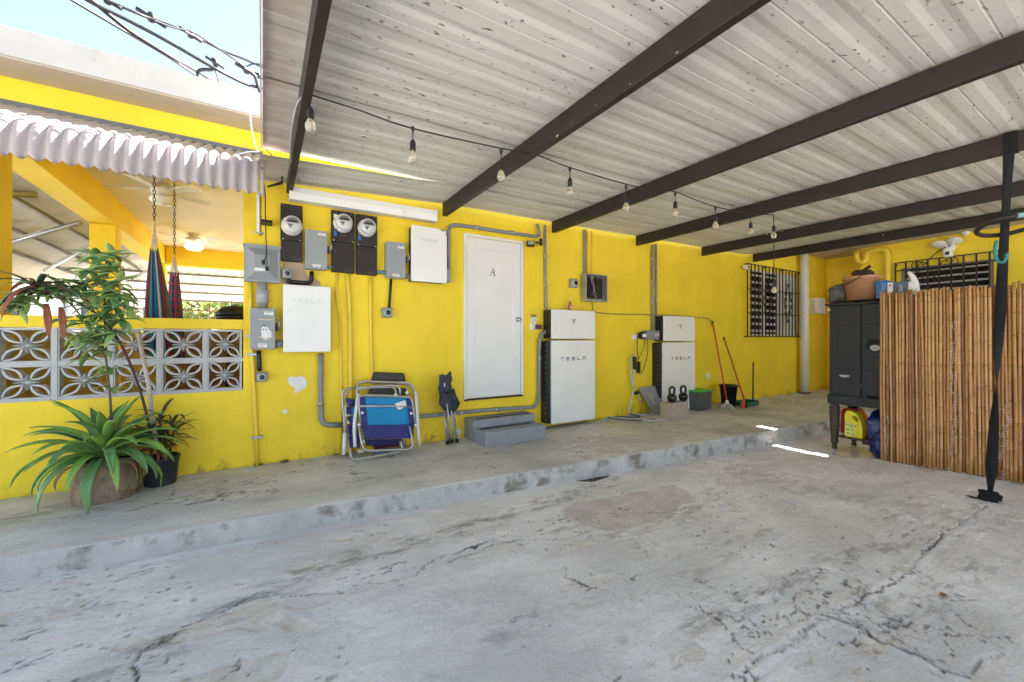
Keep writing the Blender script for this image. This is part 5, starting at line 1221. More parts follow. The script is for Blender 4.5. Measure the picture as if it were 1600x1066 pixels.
cloth(fcC, [(420, 830), (690, 815), (690, 850), (430, 880)], Yt, Yb, mat('dark_red_fabric', (.10, .015, .035), .8), 'seat_fabric', 0)
# quad camp chair folded upright
cq = thing('camp_chair', 'folded dark blue camping chair standing upright left of the door', 'folding chair', PY(*Z4(1240, 820), 4.3))
M_dn = mat('dark_slate_fabric', (.035, .042, .06), .8, var=.25, scale=15, bump=.5, bscale=60)
for (x0, y0, x1, y1, dy) in ((1150, 430, 1190, 820, 0), (1172, 285, 1240, 805, -.06), (1195, 300, 1300, 800, -.05), (1170, 470, 1215, 800, .04), (1270, 480, 1250, 800, .05), (1255, 250, 1285, 800, .06), (1160, 470, 1205, 815, -.03)):
    a, b = PY(*Z4(x0, y0), 4.33+dy), PY(*Z4(x1, y1), 4.27+dy); b.z = max(b.z, ZW(1)+.012)
    MB().tube([a, b], .009, seg=8).build('leg', M_steel, cq); MB().lathe([(.015, -.012), (.015, .03)], b, 8).build('foot', M_black, cq)
def rag(par, outline, y, dep, m, nm, seed):
    pts = [PY(*Z4(a, b), y) for a, b in outline]; c = sum(pts, Vector())/len(pts); n = len(pts); vs = []; K = 7; rr = random.Random(seed)
    ring = []
    for s in range(-K, K+1):
        t_ = s/K; k = math.sqrt(max(0, 1-t_*t_)); 
        for i, p in enumerate(pts):
            q = c+(p-c)*(k*.9+.1*(abs(t_) < .99)); f = .02*mnoise.noise(Vector((i*.9+seed, t_*2, 0))); vs.append(q+Vector((f, dep*t_+f, f)))
    fs = [(s*n+i, s*n+(i+1) % n, (s+1)*n+(i+1) % n, (s+1)*n+i) for s in range(2*K) for i in range(n)]+[tuple(range(n)), tuple(reversed(range(2*K*n, (2*K+1)*n)))]
    return MB().add(vs, fs, True).build(nm, m, par)
rag(cq, [(1115, 105), (1150, 98), (1175, 110), (1200, 95), (1232, 60), (1228, 110), (1240, 150), (1225, 180), (1228, 260), (1210, 300), (1170, 300), (1120, 300), (1100, 270), (1105, 200)], 4.29, .07, M_dn, 'back_fabric', 1)
rag(cq, [(1095, 230), (1130, 260), (1170, 290), (1230, 260), (1262, 258), (1280, 310), (1325, 400), (1290, 470), (1240, 515), (1200, 480), (1150, 465), (1108, 410), (1112, 330)], 4.31, .08, M_dn, 'seat_fabric', 2)
a = PY(*Z4(1163, 210), 4.215); MB().box((a.x-.006, a.y-.002, a.z-.02), (a.x+.006, a.y, a.z+.02)).build('tag', M_panel, cq)

# ================================================================ STRING LIGHTS AND CABLES
M_glass = mat('clear_bulb_glass', (.85, .78, .68), .08, var=.02, bump=0, trans=.75)
BP = [(645, 201), (783, 236), (890.5, 264), (978, 292), (1055, 303), (1118, 325), (1173, 337)]
SL = thing('string_light', 'black festoon light cable strung from beam to beam with hanging bulbs', 'string lights', PY(645, 201, 2.62))
cpt = [PY(478, 146, 2.71), PY(560, 172, 2.67), PY(645, 201, 2.65), PY(783, 232, 2.63), PY(837, 242, 2.63), PY(890.5, 262, 2.60), PY(978, 288, 2.58), PY(1020, 296, 2.56), PY(1055, 300, 2.55), PY(1085, 312, 2.54), PY(1118, 323, 2.53), PY(1165, 333, 2.51), PY(1209, 336, 2.5)]
MB().tube(smoothpath(cpt, 5), .0055, seg=6).build('cable', M_cable, SL)
def bulb(par, top, drop, s=1.0):
    """socket and bulb hung at the end of a short lead"""
    top = Vector(top); e_ = top-Vector((0, 0, drop))
    MB().tube([top, e_], .0035*s, seg=6).build('lead', M_cable, par); so2 = MB().lathe([(.008, .012), (.016, 0), (.019, -.012), (.019, -.055), (.021, -.058)], e_, 14).build('bulb_socket', M_cable, par)
    MB().lathe([(.014, -.058), (.019, -.07), (.029, -.095), (.030, -.112), (.022, -.132), (.008, -.141), (0, -.142)], e_, 18).build('bulb', M_glass, so2)
    MB().tube([e_+Vector((0, 0, -.058)), e_+Vector((.008, 0, -.10)), e_+Vector((-.008, 0, -.10)), e_+Vector((0, 0, -.06))], .0018, seg=4).build('filament', mat('filament', (.55, .33, .15), .3, .5), so2)
for k, (x, y) in enumerate(BP):
    p = PY(x, y, 2.62-.02*k/2); MB().lathe([(.010, .012), (.014, 0), (.005, -.028)], p, 8).build('cable_tap', M_cable, SL); bulb(SL, p, .085)
p0 = PY(478, 148, 2.71); MB().tube(smoothpath([p0, p0+Vector((.02, 0, -.05)), p0+Vector((.028, 0, -.09))], 4), .0045, seg=6).build('lead', M_cable, SL)
bulb(SL, PY(485, 165, 2.71), .02)
p = PY(1209, 337, 2.50); bulb(SL, p, .13)
MB().tube([p, PY(1209.5, 440, 2.50)], .0045, seg=6).build('cable', M_cable, SL); e_ = PY(1209.5, 436, 2.50); bulb(SL, e_, .03)
# feed cord along the first beam and down the wall
fc = thing('power_cord', 'black cord clipped along the first beam and dropping beside the awning to plug ends', 'cord', PY(416, 400, 4.3))
MB().tube(smoothpath([PY(478, 146, 2.71), PY(466, 160, 2.75), PY(458, 190, 2.95), PY(454, 225, 3.3), PY(456, 255, 3.7), PY(466, 278, 4.05), PY(470, 286, 4.15)], 6), .007, seg=6).build('cord', mat('light_grey_cord', (.30, .30, .30), .5), fc)
MB().tube(smoothpath([PY(409, 262, 3.65), PY(414, 300, 4.2), PY(414.5, 330, 4.3), PY(415.5, 370, 4.38), PY(416, 398, 4.38), PY(412, 408, 4.38)], 6), .0055, seg=6).build('cord', M_cable, fc)
MB().tube([PY(416, 398, 4.38), PY(417, 404, 4.37), PY(417.5, 418, 4.36)], .003, seg=5).build('cord', M_cable, fc)
for (x, y) in ((411.5, 410), (417, 420)): q = PY(x, y, 4.37); MB().box((q.x-.014, q.y-.012, q.z-.02), (q.x+.014, q.y+.012, q.z+.02)).build('plug_end', M_black, fc, bevel=.005)
q = PY(416, 346, 4.38); MB().box((q.x-.04, q.y-.01, q.z-.012), (q.x+.05, D-.002, q.z+.012)).build('hook', M_black, fc)
wc = thing('loose_wire', 'thin white cord hanging over the awning roof beside the parapet', 'cord', PY(401, 235, 4.1))
MB().tube(smoothpath([PY(391, 170, 4.1), PY(393, 200, 4.12), PY(401, 232, 4.2), PY(404, 237, 4.2), PY(385, 238, 4.1), PY(352, 248, 3.9), PY(335, 256, 3.75)], 6), .006, seg=6).build('cord', M_panel, wc)
# rusty bracket where the first beam meets the wall
bk = thing('beam_bracket', 'rusty black hook and bracket where the first beam meets the wall', 'bracket', PY(440, 290, D-.1))
MB().hexa([PY(416, 291, D-.1), PY(440, 283, D-.1), PY(442, 288, D-.1), PY(420, 293, D-.1)], [PY(416, 291, D-.05), PY(440, 283, D-.05), PY(442, 288, D-.05), PY(420, 293, D-.05)]).build('plate', M_beam, bk)
MB().tube(smoothpath([PY(441, 288, D-.14), PY(440.5, 268, D-.3), PY(443, 262, D-.33), PY(445, 268, D-.3)], 5), .006).build('hook', M_black, bk); MB().tube([PY(414, 231, 3.9), PY(441, 262, 4.2)], .004).build('wire', M_black, bk)
# overhead service cables
def sky(lab, pts, r, Y0, Y1, knots=(), cat='power cable', grp='overhead cables above the parapet'):
    n = len(pts); P3 = [PY(100+x/5, y/5, Y0+(Y1-Y0)*i/(n-1)) for i, (x, y) in enumerate(pts)]
    t = thing('overhead_cable', lab, cat, P3[-1], grp); cb_ = MB().tube(smoothpath(P3, 6), r, seg=6)
    if pts[0][0] < 150: cb_.tube([P3[0], P3[0]+Vector((-14, -1.5, 3.6))], r, seg=6)
    cb_.build('cable', M_cable, t)
    for (x, y, s) in knots:
        f_ = (x-pts[0][0])/(pts[-1][0]-pts[0][0]); c = PY(100+x/5, y/5, Y0+(Y1-Y0)*f_)
        b = MB(); b.lathe([(0, -.030*s), (.018*s, -.022*s), (.024*s, .004*s), (.016*s, .028*s), (0, .036*s)], c, 10); b.tube([c-Vector((.07*s, 0, -.03*s)), c+Vector((.07*s, 0, -.03*s))], .013*s, seg=6); b.build('clamp', M_cable, t)
    return t
sky('thick lowest overhead cable entering at the far left of the sky', [(-300, -230), (60, 0), (500, 260), (820, 450), (1040, 600)], .010, 3.6, 4.6)
sky('thick paired overhead cable crossing the middle and ending on the parapet', [(-150, -260), (210, 0), (520, 250), (850, 455), (920, 490), (1060, 570), (1190, 650)], .015, 3.6, 4.6)
sky('overhead cable running down to the roof corner below the looped one', [(-120, -220), (180, 0), (480, 150), (800, 320), (1150, 520), (1300, 600), (1430, 660), (1570, 695)], .013, 3.6, 4.2)
sky('uppermost thin overhead cable with black clamps', [(100, -100), (340, 5), (560, 100), (690, 150), (900, 225), (990, 270), (1100, 325), (1250, 400), (1400, 460), (1580, 540)], .010, 3.6, 4.2, ((340, 2, 1.0), (683, 140, 1.15), (990, 272, 1.0), (1425, 550, 1.1)))
sky('slack thin overhead cable beside the clamped one, ending in a tangle', [(690, 155), (850, 215), (1000, 250), (1160, 350), (1340, 470), (1440, 540), (1580, 600)], .007, 3.7, 4.2, ((1520, 595, .8),))
sky('short looping black cable with a knot standing up off the parapet', [(1045, 600), (1050, 560), (1090, 545), (1150, 545), (1185, 520), (1180, 480), (1160, 455)], .014, 4.2, 4.2, ((1180, 490, .9),))
sky('thin cable tail dropping from the knot to the parapet', [(1180, 540), (1195, 590), (1215, 655)], .006, 4.2, 4.2)
sky('curly cable tail at the roof corner in front of the sky', [(1430, 520), (1480, 500), (1550, 510), (1585, 560), (1590, 570)], .006, 4.0, 4.0)
sky('thick drooping cable loop at the right edge of the sky', [(1400, 530), (1480, 580), (1510, 660), (1535, 740)], .012, 4.0, 4.2)
# ================================================================ BAMBOO SCREEN
M_bams = [mat('bamboo_tan_%s' % k, c, .38, var=.22, scale=7, bump=.1, stretch=(1, 1, .25), dirt=(.16, .07, .03), dscale=5, dthr=.62) for k, c in (('pale', (.56, .30, .115)), ('gold', (.47, .225, .072)), ('brown', (.27, .115, .035)))]
for m_ in M_bams:
    n_ = m_.node_tree; b_ = n_.nodes['Principled BSDF']; at_ = n_.nodes.new('ShaderNodeAttribute'); at_.attribute_name = 'node'; mm = n_.nodes.new('ShaderNodeMath'); mm.operation = 'MULTIPLY'; mm.inputs[1].default_value = .8
    n_.links.new(at_.outputs['Fac'], mm.inputs[0]); x_ = n_.nodes.new('ShaderNodeMix'); x_.data_type = 'RGBA'; n_.links.new(mm.outputs[0], x_.inputs[0]); n_.links.new(b_.inputs['Base Color'].links[0].from_socket, x_.inputs[6]); x_.inputs[7].default_value = (.10, .04, .015, 1); n_.links.new(x_.outputs[2], b_.inputs['Base Color'])
BS = thing('bamboo_screen', 'rolled out bamboo cane screen standing in front of the black cabinet', 'bamboo screen', (6.2, .8, ZG(6.2)))
def cane(m, seed, hgt=1.9, r0=.0128):
    r = random.Random(seed); b = MB(); pts = []; rad = []; z = 0; nxt = r.uniform(.05, .25); bend = [r.uniform(-.003, .003) for _ in range(4)]
    zs_ = [0]
    while nxt < hgt-.02:
        zs_ += [nxt-.006, nxt, nxt+.006]; nxt += r.uniform(.16, .27)
    zs_.append(hgt)
    for i, z in enumerate(zs_):
        k = (i-1) % 3 == 1 if 0 < i < len(zs_)-1 else False
        t_ = z/hgt; pts.append(Vector((bend[0]*math.sin(3*t_+seed), bend[1]*math.sin(5*t_)+bend[2]*math.sin(9*t_+seed), z))); rad.append(r0*(1.22 if k else 1)*(1-.12*t_))
    nodev = [1. if (0 < i < len(zs_)-1 and (i-1) % 3 == 1) else 0. for i in range(len(zs_))]
    b.tube(pts, rad, seg=8); me_o = b.build('bamboo_cane', m, None, fix=False)
    me_ = me_o.data; off = ORG[me_o.name]; me_.transform(Matrix.Translation(off)); bpy.data.objects.remove(me_o); a_ = me_.attributes.new('node', 'FLOAT', 'POINT'); a_.data.foreach_set('value', [v for v in nodev for _ in range(8)]); return me_
cm_ = [cane(M_bams[[0, 1, 1, 0, 2, 1][k % 6]], k, 1.868+.003*k) for k in range(12)]
yy = 1.775; k = 0; rb = random.Random(11); org = ORG[BS.name]
while yy > -.35:
    r_ = .0128*rb.uniform(.85, 1.15); x = 5.965+(1.75-yy)*.19+rb.uniform(-.004, .004)+(.012 if k % 5 == 4 else 0)
    ob = bpy.data.objects.new('bamboo_cane', rb.choice(cm_)); COL.objects.link(ob); ob.parent = BS
    ob.location = Vector((x, yy, ZG(x)+rb.uniform(.0, .02)))-org; ob.scale = (r_/.0128, r_/.0128, 1+rb.uniform(-.006, .006))
    ob.rotation_euler = (rb.gauss(-.006, .0018), rb.gauss(.0, .002), rb.random()*6.28 if False else 0)
    yy -= 2*r_+rb.uniform(-.001, .002) ; k += 1
yy = 1.765  # extra brown row behind, added to darken the gaps and block stray sun
while yy > -.35:
    x = 5.990+(1.75-yy)*.19+rb.uniform(-.003, .003); ob = bpy.data.objects.new('bamboo_cane', rb.choice(cm_[4::6])); COL.objects.link(ob); ob.parent = BS
    ob.location = Vector((x, yy, ZG(x)+rb.uniform(.0, .02)))-org; ob.scale = (1.05, 1.05, .985+rb.uniform(-.01, .006)); ob.rotation_euler = (rb.gauss(-.006, .005), 0, 0); yy -= .0205
M_wire = mat('rusty_tie_wire', (.12, .07, .04), .7)
for z in (.42, -.25, -.95):
    pts = []; y = 1.78; s = 1
    while y > -.35: pts.append((5.965+(1.75-y)*.19-.0155, y, z+.006*s-.03*math.sin((1.78-y)*4)**2)); y -= .022; s = -s
    MB().tube(pts, .0016, seg=4).build('tie_wire', M_wire, BS)
MB().box((6.10, .9, -1.36), (6.118, .935, .48)).build('brown_lath', mat('brown_lath', (.10, .045, .02), .8), BS) if False else None
# fairy light string on the screen edge
M_fw = mat('white_fairy_wire', (.62, .62, .60), .4, bump=0)
for (lab, x, y0, y1) in (('white fairy light wire hanging at the left edge of the bamboo screen', 1387, 648, 712), ('white fairy light wire hanging down the middle of the bamboo screen', 1489, 500, 742), ('white fairy light wire hanging behind the black strap on the bamboo', 1570, 620, 752)):
    r = random.Random(x); Yc = PX(x, y0, 6.05).y; X_ = 5.965+(1.75-Yc)*.19-.02 if x != 1387 else 5.93
    Yc = PX(x, y0, X_).y; z0_f, z1_f = PX(x, y1, X_).z, PX(x, y0, X_).z; z1_f += .02
    t = thing('fairy_lights', lab, 'fairy lights', (X_, Yc, z0_f)); n = int((z1_f-z0_f)/.03); pts = [Vector((X_-.003*r.random(), Yc+.012*math.sin(i*.9)+.012*math.sin(i*.23), z0_f+i*.03)) for i in range(n+1)]
    b = MB(); b.tube(pts, .0014, seg=4)
    for i in range(1, n): 
        if r.random() < .8: s = r.choice((-1, 1)); b.tube([pts[i], pts[i]+Vector((-.004, s*r.uniform(.015, .035), r.uniform(-.01, .012)))], .0024, seg=4)
    b.build('wire', M_fw, t)

# ================================================================ BLACK CABINET
M_cab = mat('black_brushed_wood', (.011, .0115, .014), .5, var=.3, scale=9, bump=.25, bscale=40, stretch=(1, 1, 4))
M_leg = mat('carved_dark_wood', (.045, .028, .022), .45, var=.5, scale=25, bump=.7, bscale=60)
XF = 6.08; Y1, Y2 = 2.32, 1.62; zc0, zc1 = PX(1340, 634, XF).z, PX(1340, 476, XF).z
CB = thing('cabinet', 'black wooden cabinet with a round hole in its door, on carved turned legs', 'cabinet', (XF+.2, (Y1+Y2)/2, ZG(6)))
DX = .50
b = MB(); b.box((XF, Y2, zc0+.10), (XF+DX, Y1, zc1)); body = b.build('carcass', M_cab, CB, bevel=.005)
MB().box((XF-.02, Y2-.02, zc0-.01), (XF+DX+.02, Y1+.015, zc0+.105)).build('apron', M_cab, CB, bevel=.006)
MB().box((XF-.035, Y2-.03, zc1+.001), (XF+DX+.03, Y1+.035, zc1+.028)).build('cabinet_top', M_cab, CB, bevel=.006)
ym = PX(1332+14, 560, XF).y
hc = PX(1367.5, 540, XF); hy, hz = abs(PX(1353.5, 541, XF).y-PX(1381, 541, XF).y)/2, .075
# right door with an oval opening
def doorpanel(ya, yb__, name, hole=None):
    x0_, x1_ = XF-.018, XF-.002; za, zb_ = zc0+.115, zc1-.012; b = MB()
    if not hole: b.box((x0_, yb__, za), (x1_, ya, zb_)); return b.build(name, M_cab, CB, bevel=.003)
    n = 32; out = []; inn = []
    for k in range(n):
        a = 2*math.pi*k/n; inn.append((hole[0]+hy*math.cos(a), hole[1]+hz*math.sin(a)))
        dx_, dz_ = math.cos(a), math.sin(a); s = min(((ya-hole[0]) if dx_ > 0 else (hole[0]-yb__))/max(abs(dx_), 1e-6), ((zb_-hole[1]) if dz_ > 0 else (hole[1]-za))/max(abs(dz_), 1e-6))
        out.append((hole[0]+dx_*s, hole[1]+dz_*s))
    # make sure rectangle corners are present
    cs = [(ya, zb_), (yb__, zb_), (yb__, za), (ya, za)]
    for c in cs:
        j = min(range(n), key=lambda q: abs(((math.atan2(c[1]-hole[1], c[0]-hole[0])-2*math.pi*q/n+math.pi) % (2*math.pi))-math.pi)); out[j] = c
    vs = [(x0_, p[0], p[1]) for p in out+inn]+[(x1_, p[0], p[1]) for p in out+inn]; fs = []
    for k in range(n):
        k2 = (k+1) % n; fs += [(k, k2, n+k2, n+k), (2*n+k, 3*n+k, 3*n+k2, 2*n+k2), (k, 2*n+k, 2*n+k2, k2), (n+k, n+k2, 3*n+k2, 3*n+k)]
    b.add(vs, fs); return b.build(name, M_cab, CB)
doorpanel(Y1-.012, ym+.003, 'cabinet_door'); rd = doorpanel(ym-.003, Y2+.01, 'cabinet_door', (hc.y, hc.z))
hol = MB(); hol.box((XF-.0015, hc.y-hy-.02, hc.z-hz-.02), (XF+.001, hc.y+hy+.02, hc.z+hz+.02)); hol.build('hole_back', M_void, rd)
MB().prism([(XF-.006, hc.y+.048*math.cos(a), hc.z-.028+.036*math.sin(a)) for a in [math.pi*k/8 for k in range(-8, 9)]], (.003, 0, 0)).build('white_object_inside', mat('pale_cloth_inside', (.42, .42, .43), .7), rd)
# dashed groove line on the doors
M_groove = mat('groove_black', (.002, .002, .003), .9, bump=0)
gm = MB(); gy1, gz1_, gz0_ = PX(1310, 507, XF).y, PX(1310, 507.5, XF).z, PX(1310, 576, XF).z
y = gy1
while y > Y2+.05: gm.box((XF-.0190, y-.028, gz1_-.0025), (XF-.0178, y, gz1_+.0025)); gm.box((XF-.0190, y-.028, gz0_-.0025), (XF-.0178, y, gz0_+.0025)); y -= .036
z = gz0_
while z < gz1_: gm.box((XF-.0190, gy1-.002, z), (XF-.0178, gy1+.003, z+.028)); z += .036
gm.build('groove_dashes', M_groove, CB)
MB().box((XF-.021, ym-.012, zc0+.10), (XF-.0185, ym+.004, zc1-.012)).build('door_edge', M_groove, CB)
a = PX(1346, 604, XF); MB().box((XF-.032, a.y-.022, a.z-.03), (XF-.0215, a.y+.022, a.z+.045)).build('latch', M_black, CB, bevel=.005)
a, b = PX(1355, 619, XF), PX(1379, 623, XF); MB().box((XF-.024, b.y, b.z-.005), (XF-.0195, a.y, a.z+.012)).build('nameplate', M_groove, CB)
a, b = PX(1312, 586, XF), PX(1328, 590, XF); MB().prism([(XF-.0195, a.y+(b.y-a.y)*p[0], a.z+(b.z-a.z)*p[1]) for p in ((0, 0), (.3, -.2), (1, -.1), (.9, .9), (.75, .5), (.6, 1.3), (.4, .7), (.25, 1.1))], (.001, 0, 0)).build('worn_sticker', mat('torn_paper', (.40, .41, .43), .8, bump=0), CB)
a, b = PX(1294, 483, XF), PX(1307, 485.5, XF); MB().box((XF-.004, b.y, b.z), (XF-.0005, a.y, a.z)).build('label_strip', M_sticker, CB)
lp = [(.030, 0), (.034, .02), (.026, .05), (.045, .09), (.050, .11), (.040, .135), (.046, .15), (.052, .25), (.060, .42), (.064, .50), (.052, .515), (.066, .53), (.066, .55), (.050, .562), (.056, .58), (.070, .60)]
hleg = zc0-ZG(6)
for (x, y) in ((XF+.045, PX(1304, 640, XF+.045).y), (XF+.045, Y2+.06), (XF+DX-.06, Y1-.10), (XF+DX-.06, Y2+.06)):
    MB().lathe([(r*.86, h*hleg/.60) for r, h in lp], (x, y, ZG(x)), 20).build('leg', M_leg, CB)
zsh = PX(1335, 684, XF+.06).z
MB().box((XF+.03, Y2+.03, zsh-.025), (XF+DX-.03, PX(1312, 660, XF+.06).y, zsh)).build('shelf', M_leg, CB, bevel=.004)
for y in (1.98, 1.72): MB().box((XF+.12, y-.05, zsh-.075), (XF+.22, y+.05, zsh-.026)).build('runner', M_black, CB)
# things on the shelf
M_red = mat('red_plastic', (.50, .012, .012), .35, var=.1, bump=.05)
ga_ = PX(1313, 640, XF+.20); gb_ = PX(1351, 640, XF+.20); zr = zsh
t = thing('fuel_can', 'red plastic fuel can with black cap behind the yellow jug under the cabinet', 'fuel can', (XF+.25, (ga_.y+gb_.y)/2, zr))
H0 = PX(1330, 637, XF+.2).z-zr
MB().prism([(XF+.20, ga_.y, zr), (XF+.20, gb_.y, zr), (XF+.20, gb_.y, zr+H0*.55), (XF+.20, gb_.y+.07, zr+H0*.95), (XF+.20, (ga_.y+gb_.y)/2, zr+H0*.98), (XF+.20, ga_.y-.02, zr+H0*.92), (XF+.20, ga_.y, zr+H0*.8)], (.17, 0, 0)).build('can_body', M_red, t, bevel=.015, seg=3)
c = Vector((XF+.27, (ga_.y+gb_.y)/2+.02, zr+H0*.97)); MB().lathe([(.05, 0), (.055, .03), (.045, .06), (.02, .075), (0, .08)], c, 16).build('cap', M_black, t)
a, b = PX(1320.5, 678, XF+.07), PX(1348.5, 680, XF+.07); zt = PX(1330, 643, XF+.07).z; hh = zt-zsh
t = thing('jug', 'bright yellow antifreeze jug with built-in handle on the shelf under the cabinet', 'jug', (XF+.1, (a.y+b.y)/2, zsh))
w_ = a.y-b.y; M_yj = mat('yellow_jug_plastic', (.74, .60, .015), .3, var=.05, bump=0)
outl = [(0, 0), (1, 0), (1, .42), (.93, .62), (.78, .85), (.62, .97), (.45, 1.0), (.40, 1.03), (.10, 1.03), (.08, .97), (0, .86)]
hole_ = [(.62+.17*math.cos(2*math.pi*k/14), .74+.085*math.sin(2*math.pi*k/14)+.05*math.cos(2*math.pi*k/14)*-1) for k in range(14)]
bmj = bmesh.new(); X0 = XF+.05
def mkface(pts, x): return [bmj.verts.new((x, a.y-p[0]*w_, zsh+p[1]*hh)) for p in pts]
o1, h1 = mkface(outl, X0), mkface(hole_, X0)
ed_ = [bmj.edges.new((o1[i], o1[(i+1) % len(o1)])) for i in range(len(o1))]+[bmj.edges.new((h1[i], h1[(i+1) % len(h1)])) for i in range(len(h1))]
g = bmesh.ops.triangle_fill(bmj, use_beauty=True, edges=ed_); fcs = [f for f in g['geom'] if isinstance(f, bmesh.types.BMFace)]
ex = bmesh.ops.extrude_face_region(bmj, geom=fcs); bmesh.ops.translate(bmj, verts=[v for v in ex['geom'] if isinstance(v, bmesh.types.BMVert)], vec=(.11, 0, 0))
bmesh.ops.recalc_face_normals(bmj, faces=bmj.faces); jv = [v.co.copy() for v in bmj.verts]; bmj.verts.index_update(); jf = [tuple(v.index for v in f.verts) for f in bmj.faces]; bmj.free()
MB().add(jv, jf).build('jug_body', M_yj, t, bevel=.007, seg=2)
lb = MB(); lb.box((X0-.0025, a.y-.62*w_, zsh+.06*hh), (X0-.001, a.y-.03*w_, zsh+.56*hh)); lb.build('jug_label', mat('lime_label', (.62, .66, .16), .5, bump=0), t)
L = MB(); L.box((X0-.0035, a.y-.5*w_, zsh+.38*hh), (X0-.0026, a.y-.33*w_, zsh+.41*hh)); L.build('jug_print', mat('green_print', (.10, .30, .03), .5, bump=0), t)
L = MB()
for (u, v, s) in ((.12, .28, .16), (.14, .14, .14), (.4, .28, .1), (.42, .12, .12)): L.box((X0-.0035, a.y-(u+s)*w_, zsh+(v-.02)*hh), (X0-.0026, a.y-u*w_, zsh+(v+.03)*hh))
L.build('jug_print', MATS['green_print'], t)
def text3d(par, s, size, loc, rot, m, nm='lettering', ext=.0006, shear=0):
    cu = bpy.data.curves.new('lettering', 'FONT'); cu.body = s; cu.size = size; cu.extrude = ext; cu.align_x = 'LEFT'; cu.shear = shear; cu.resolution_u = 2
    o = bpy.data.objects.new('tmp', cu); COL.objects.link(o); dg = bpy.context.evaluated_depsgraph_get(); dg.update()
    me = bpy.data.meshes.new_from_object(o.evaluated_get(dg)); bpy.data.objects.remove(o)
    root = par
    while root.parent: root = root.parent
    me.transform(Matrix.Translation(Vector(loc)-ORG[root.name]) @ rot.to_4x4()); me.materials.clear(); me.materials.append(m)
    n = bpy.data.objects.new(nm, me); COL.objects.link(n); n.parent = par; return n
RX = Matrix(((0, 0, -1), (-1, 0, 0), (0, 1, 0)))   # text plane facing -X, reading towards -Y
text3d(t, 'Prestone', w_*.17, (X0-.003, a.y-.05*w_, zsh+.44*hh), RX, M_ink)
# blue tarpaulin bag
M_tarp = mat('blue_tarpaulin', (.006, .02, .14), .28, var=.4, scale=6, bump=.6, bscale=22)
bgp = PX(1376, 660, XF-.02)
def lump(c, r, seed, m, name, par=None, sub=4, amp=.22, fr=3):
    bm_ = bmesh.new(); bmesh.ops.create_icosphere(bm_, subdivisions=sub, radius=1); c = Vector(c); vs = []; 
    for v in bm_.verts:
        n_ = v.co.normalized(); k = 1+amp*mnoise.noise(n_*fr*.6+Vector((seed, 0, 0)))+amp*.7*abs(mnoise.noise(n_*fr*1.7+Vector((0, seed, 0))))+amp*.25*mnoise.noise(n_*fr*5)
        sq = Vector([math.copysign(abs(q)**.75, q) for q in n_])
        vs.append(c+Vector((sq.x*r[0], sq.y*r[1], sq.z*r[2]))*k)
    fs = [tuple(v.index for v in f.verts) for f in bm_.faces]; bm_.free()
    return MB().add(vs, fs, True).build(name, m, par)
yb_ = PX(1372, 690, XF+.05).y
o = lump((XF+.12, yb_, ZG(6)+.27), (.15, .10, .25), 3, M_tarp, 'tarpaulin'); tag(o, 'crumpled dark blue tarpaulin bundle stuffed under the cabinet', 'tarpaulin')
o = lump((XF+.02, yb_-.07, ZG(6)+.16), (.12, .10, .155), 8, M_tarp, 'tarpaulin'); tag(o, 'lower shiny blue plastic bundle against the bamboo edge on the ground', 'tarpaulin')
# things on the cabinet
zt = zc1+.030
M_tub = mat('terracotta_plastic', (.48, .24, .13), .38, var=.04, bump=.03)
XT = XF+.20; a, b = PX(1315.5, 436, XT), PX(1380, 431, XT)
tb = thing('tub', 'oval terracotta plastic tub with dark handle standing on the black cabinet', 'tub', (XT, (a.y+b.y)/2, zt+.03))
cy = (a.y+b.y)/2; ry = (a.y-b.y)/2; htub = PX(1347, 432, XT).z-zt-.03
ry_ = ry*.96
MB().lathe([(0, .0), (.72, .0), (.90, htub*.86), (1.0, htub*.87), (1.0, htub*.96), (.97, htub), (.90, htub*.97), (.70, .02), (0, .02)], (XT, cy, zt+.03), 40, sx=.16, sy=ry_).build('tub_body', M_tub, tb)
MB().tube(smoothpath([(XT-.03, cy+ry_*.98, zt+.03+htub*.78), (XT-.15, cy+ry_*.55, zt+.03+htub*.68), (XT-.165, cy+ry_*.0, zt+.03+htub*.85), (XT-.15, cy-ry_*.3, zt+.03+htub*1.0)], 6), .006).build('handle', mat('dark_rust_wire', (.10, .03, .02), .5), tb)
M_brown = mat('dark_brown_cloth', (.035, .018, .014), .7, var=.3, bump=.4)
o = lump((XT+.02, cy-.0, zt+.03+htub+.04), (.06, .10, .04), 5, M_brown, 'cloth'); tag(o, 'dark brown crumpled thing lying in the terracotta tub', 'cloth')
cl = thing('clamp_tool', 'dark brown handle sticking up out of the terracotta tub', 'tool', (XT, cy, zt+htub))
MB().tube([(XT+.02, cy+.07, zt+.04+htub), (XT, cy-.02, zt+htub+.10), (XT-.01, cy-.085, zt+htub+.145)], [.03, .022, .02], seg=8, flat=.6).build('handle', M_brown, cl)
tr_ = thing('tray', 'shallow black tray under the terracotta tub on the cabinet', 'tray', (XT, 2.0, zt)); MB().lathe([(0, 0), (.80, 0), (1, .024), (.97, .027), (.78, .006), (0, .006)], (XT-.02, cy-.07, zt+.001), 32, sx=.20, sy=ry_*1.12).build('tray_body', M_black, tr_)
ye = PX(1312, 450, XF+.25).y; o = lump((XF+.28, ye+.02, zt+.13), (.12, .10, .12), 12, mat('grey_plastic_bag', (.10, .095, .085), .4, var=.4, bump=.6, bscale=25), 'plastic_bag'); tag(o, 'crumpled grey plastic bag at the left end of the cabinet top', 'bag')
XB = XF+.10
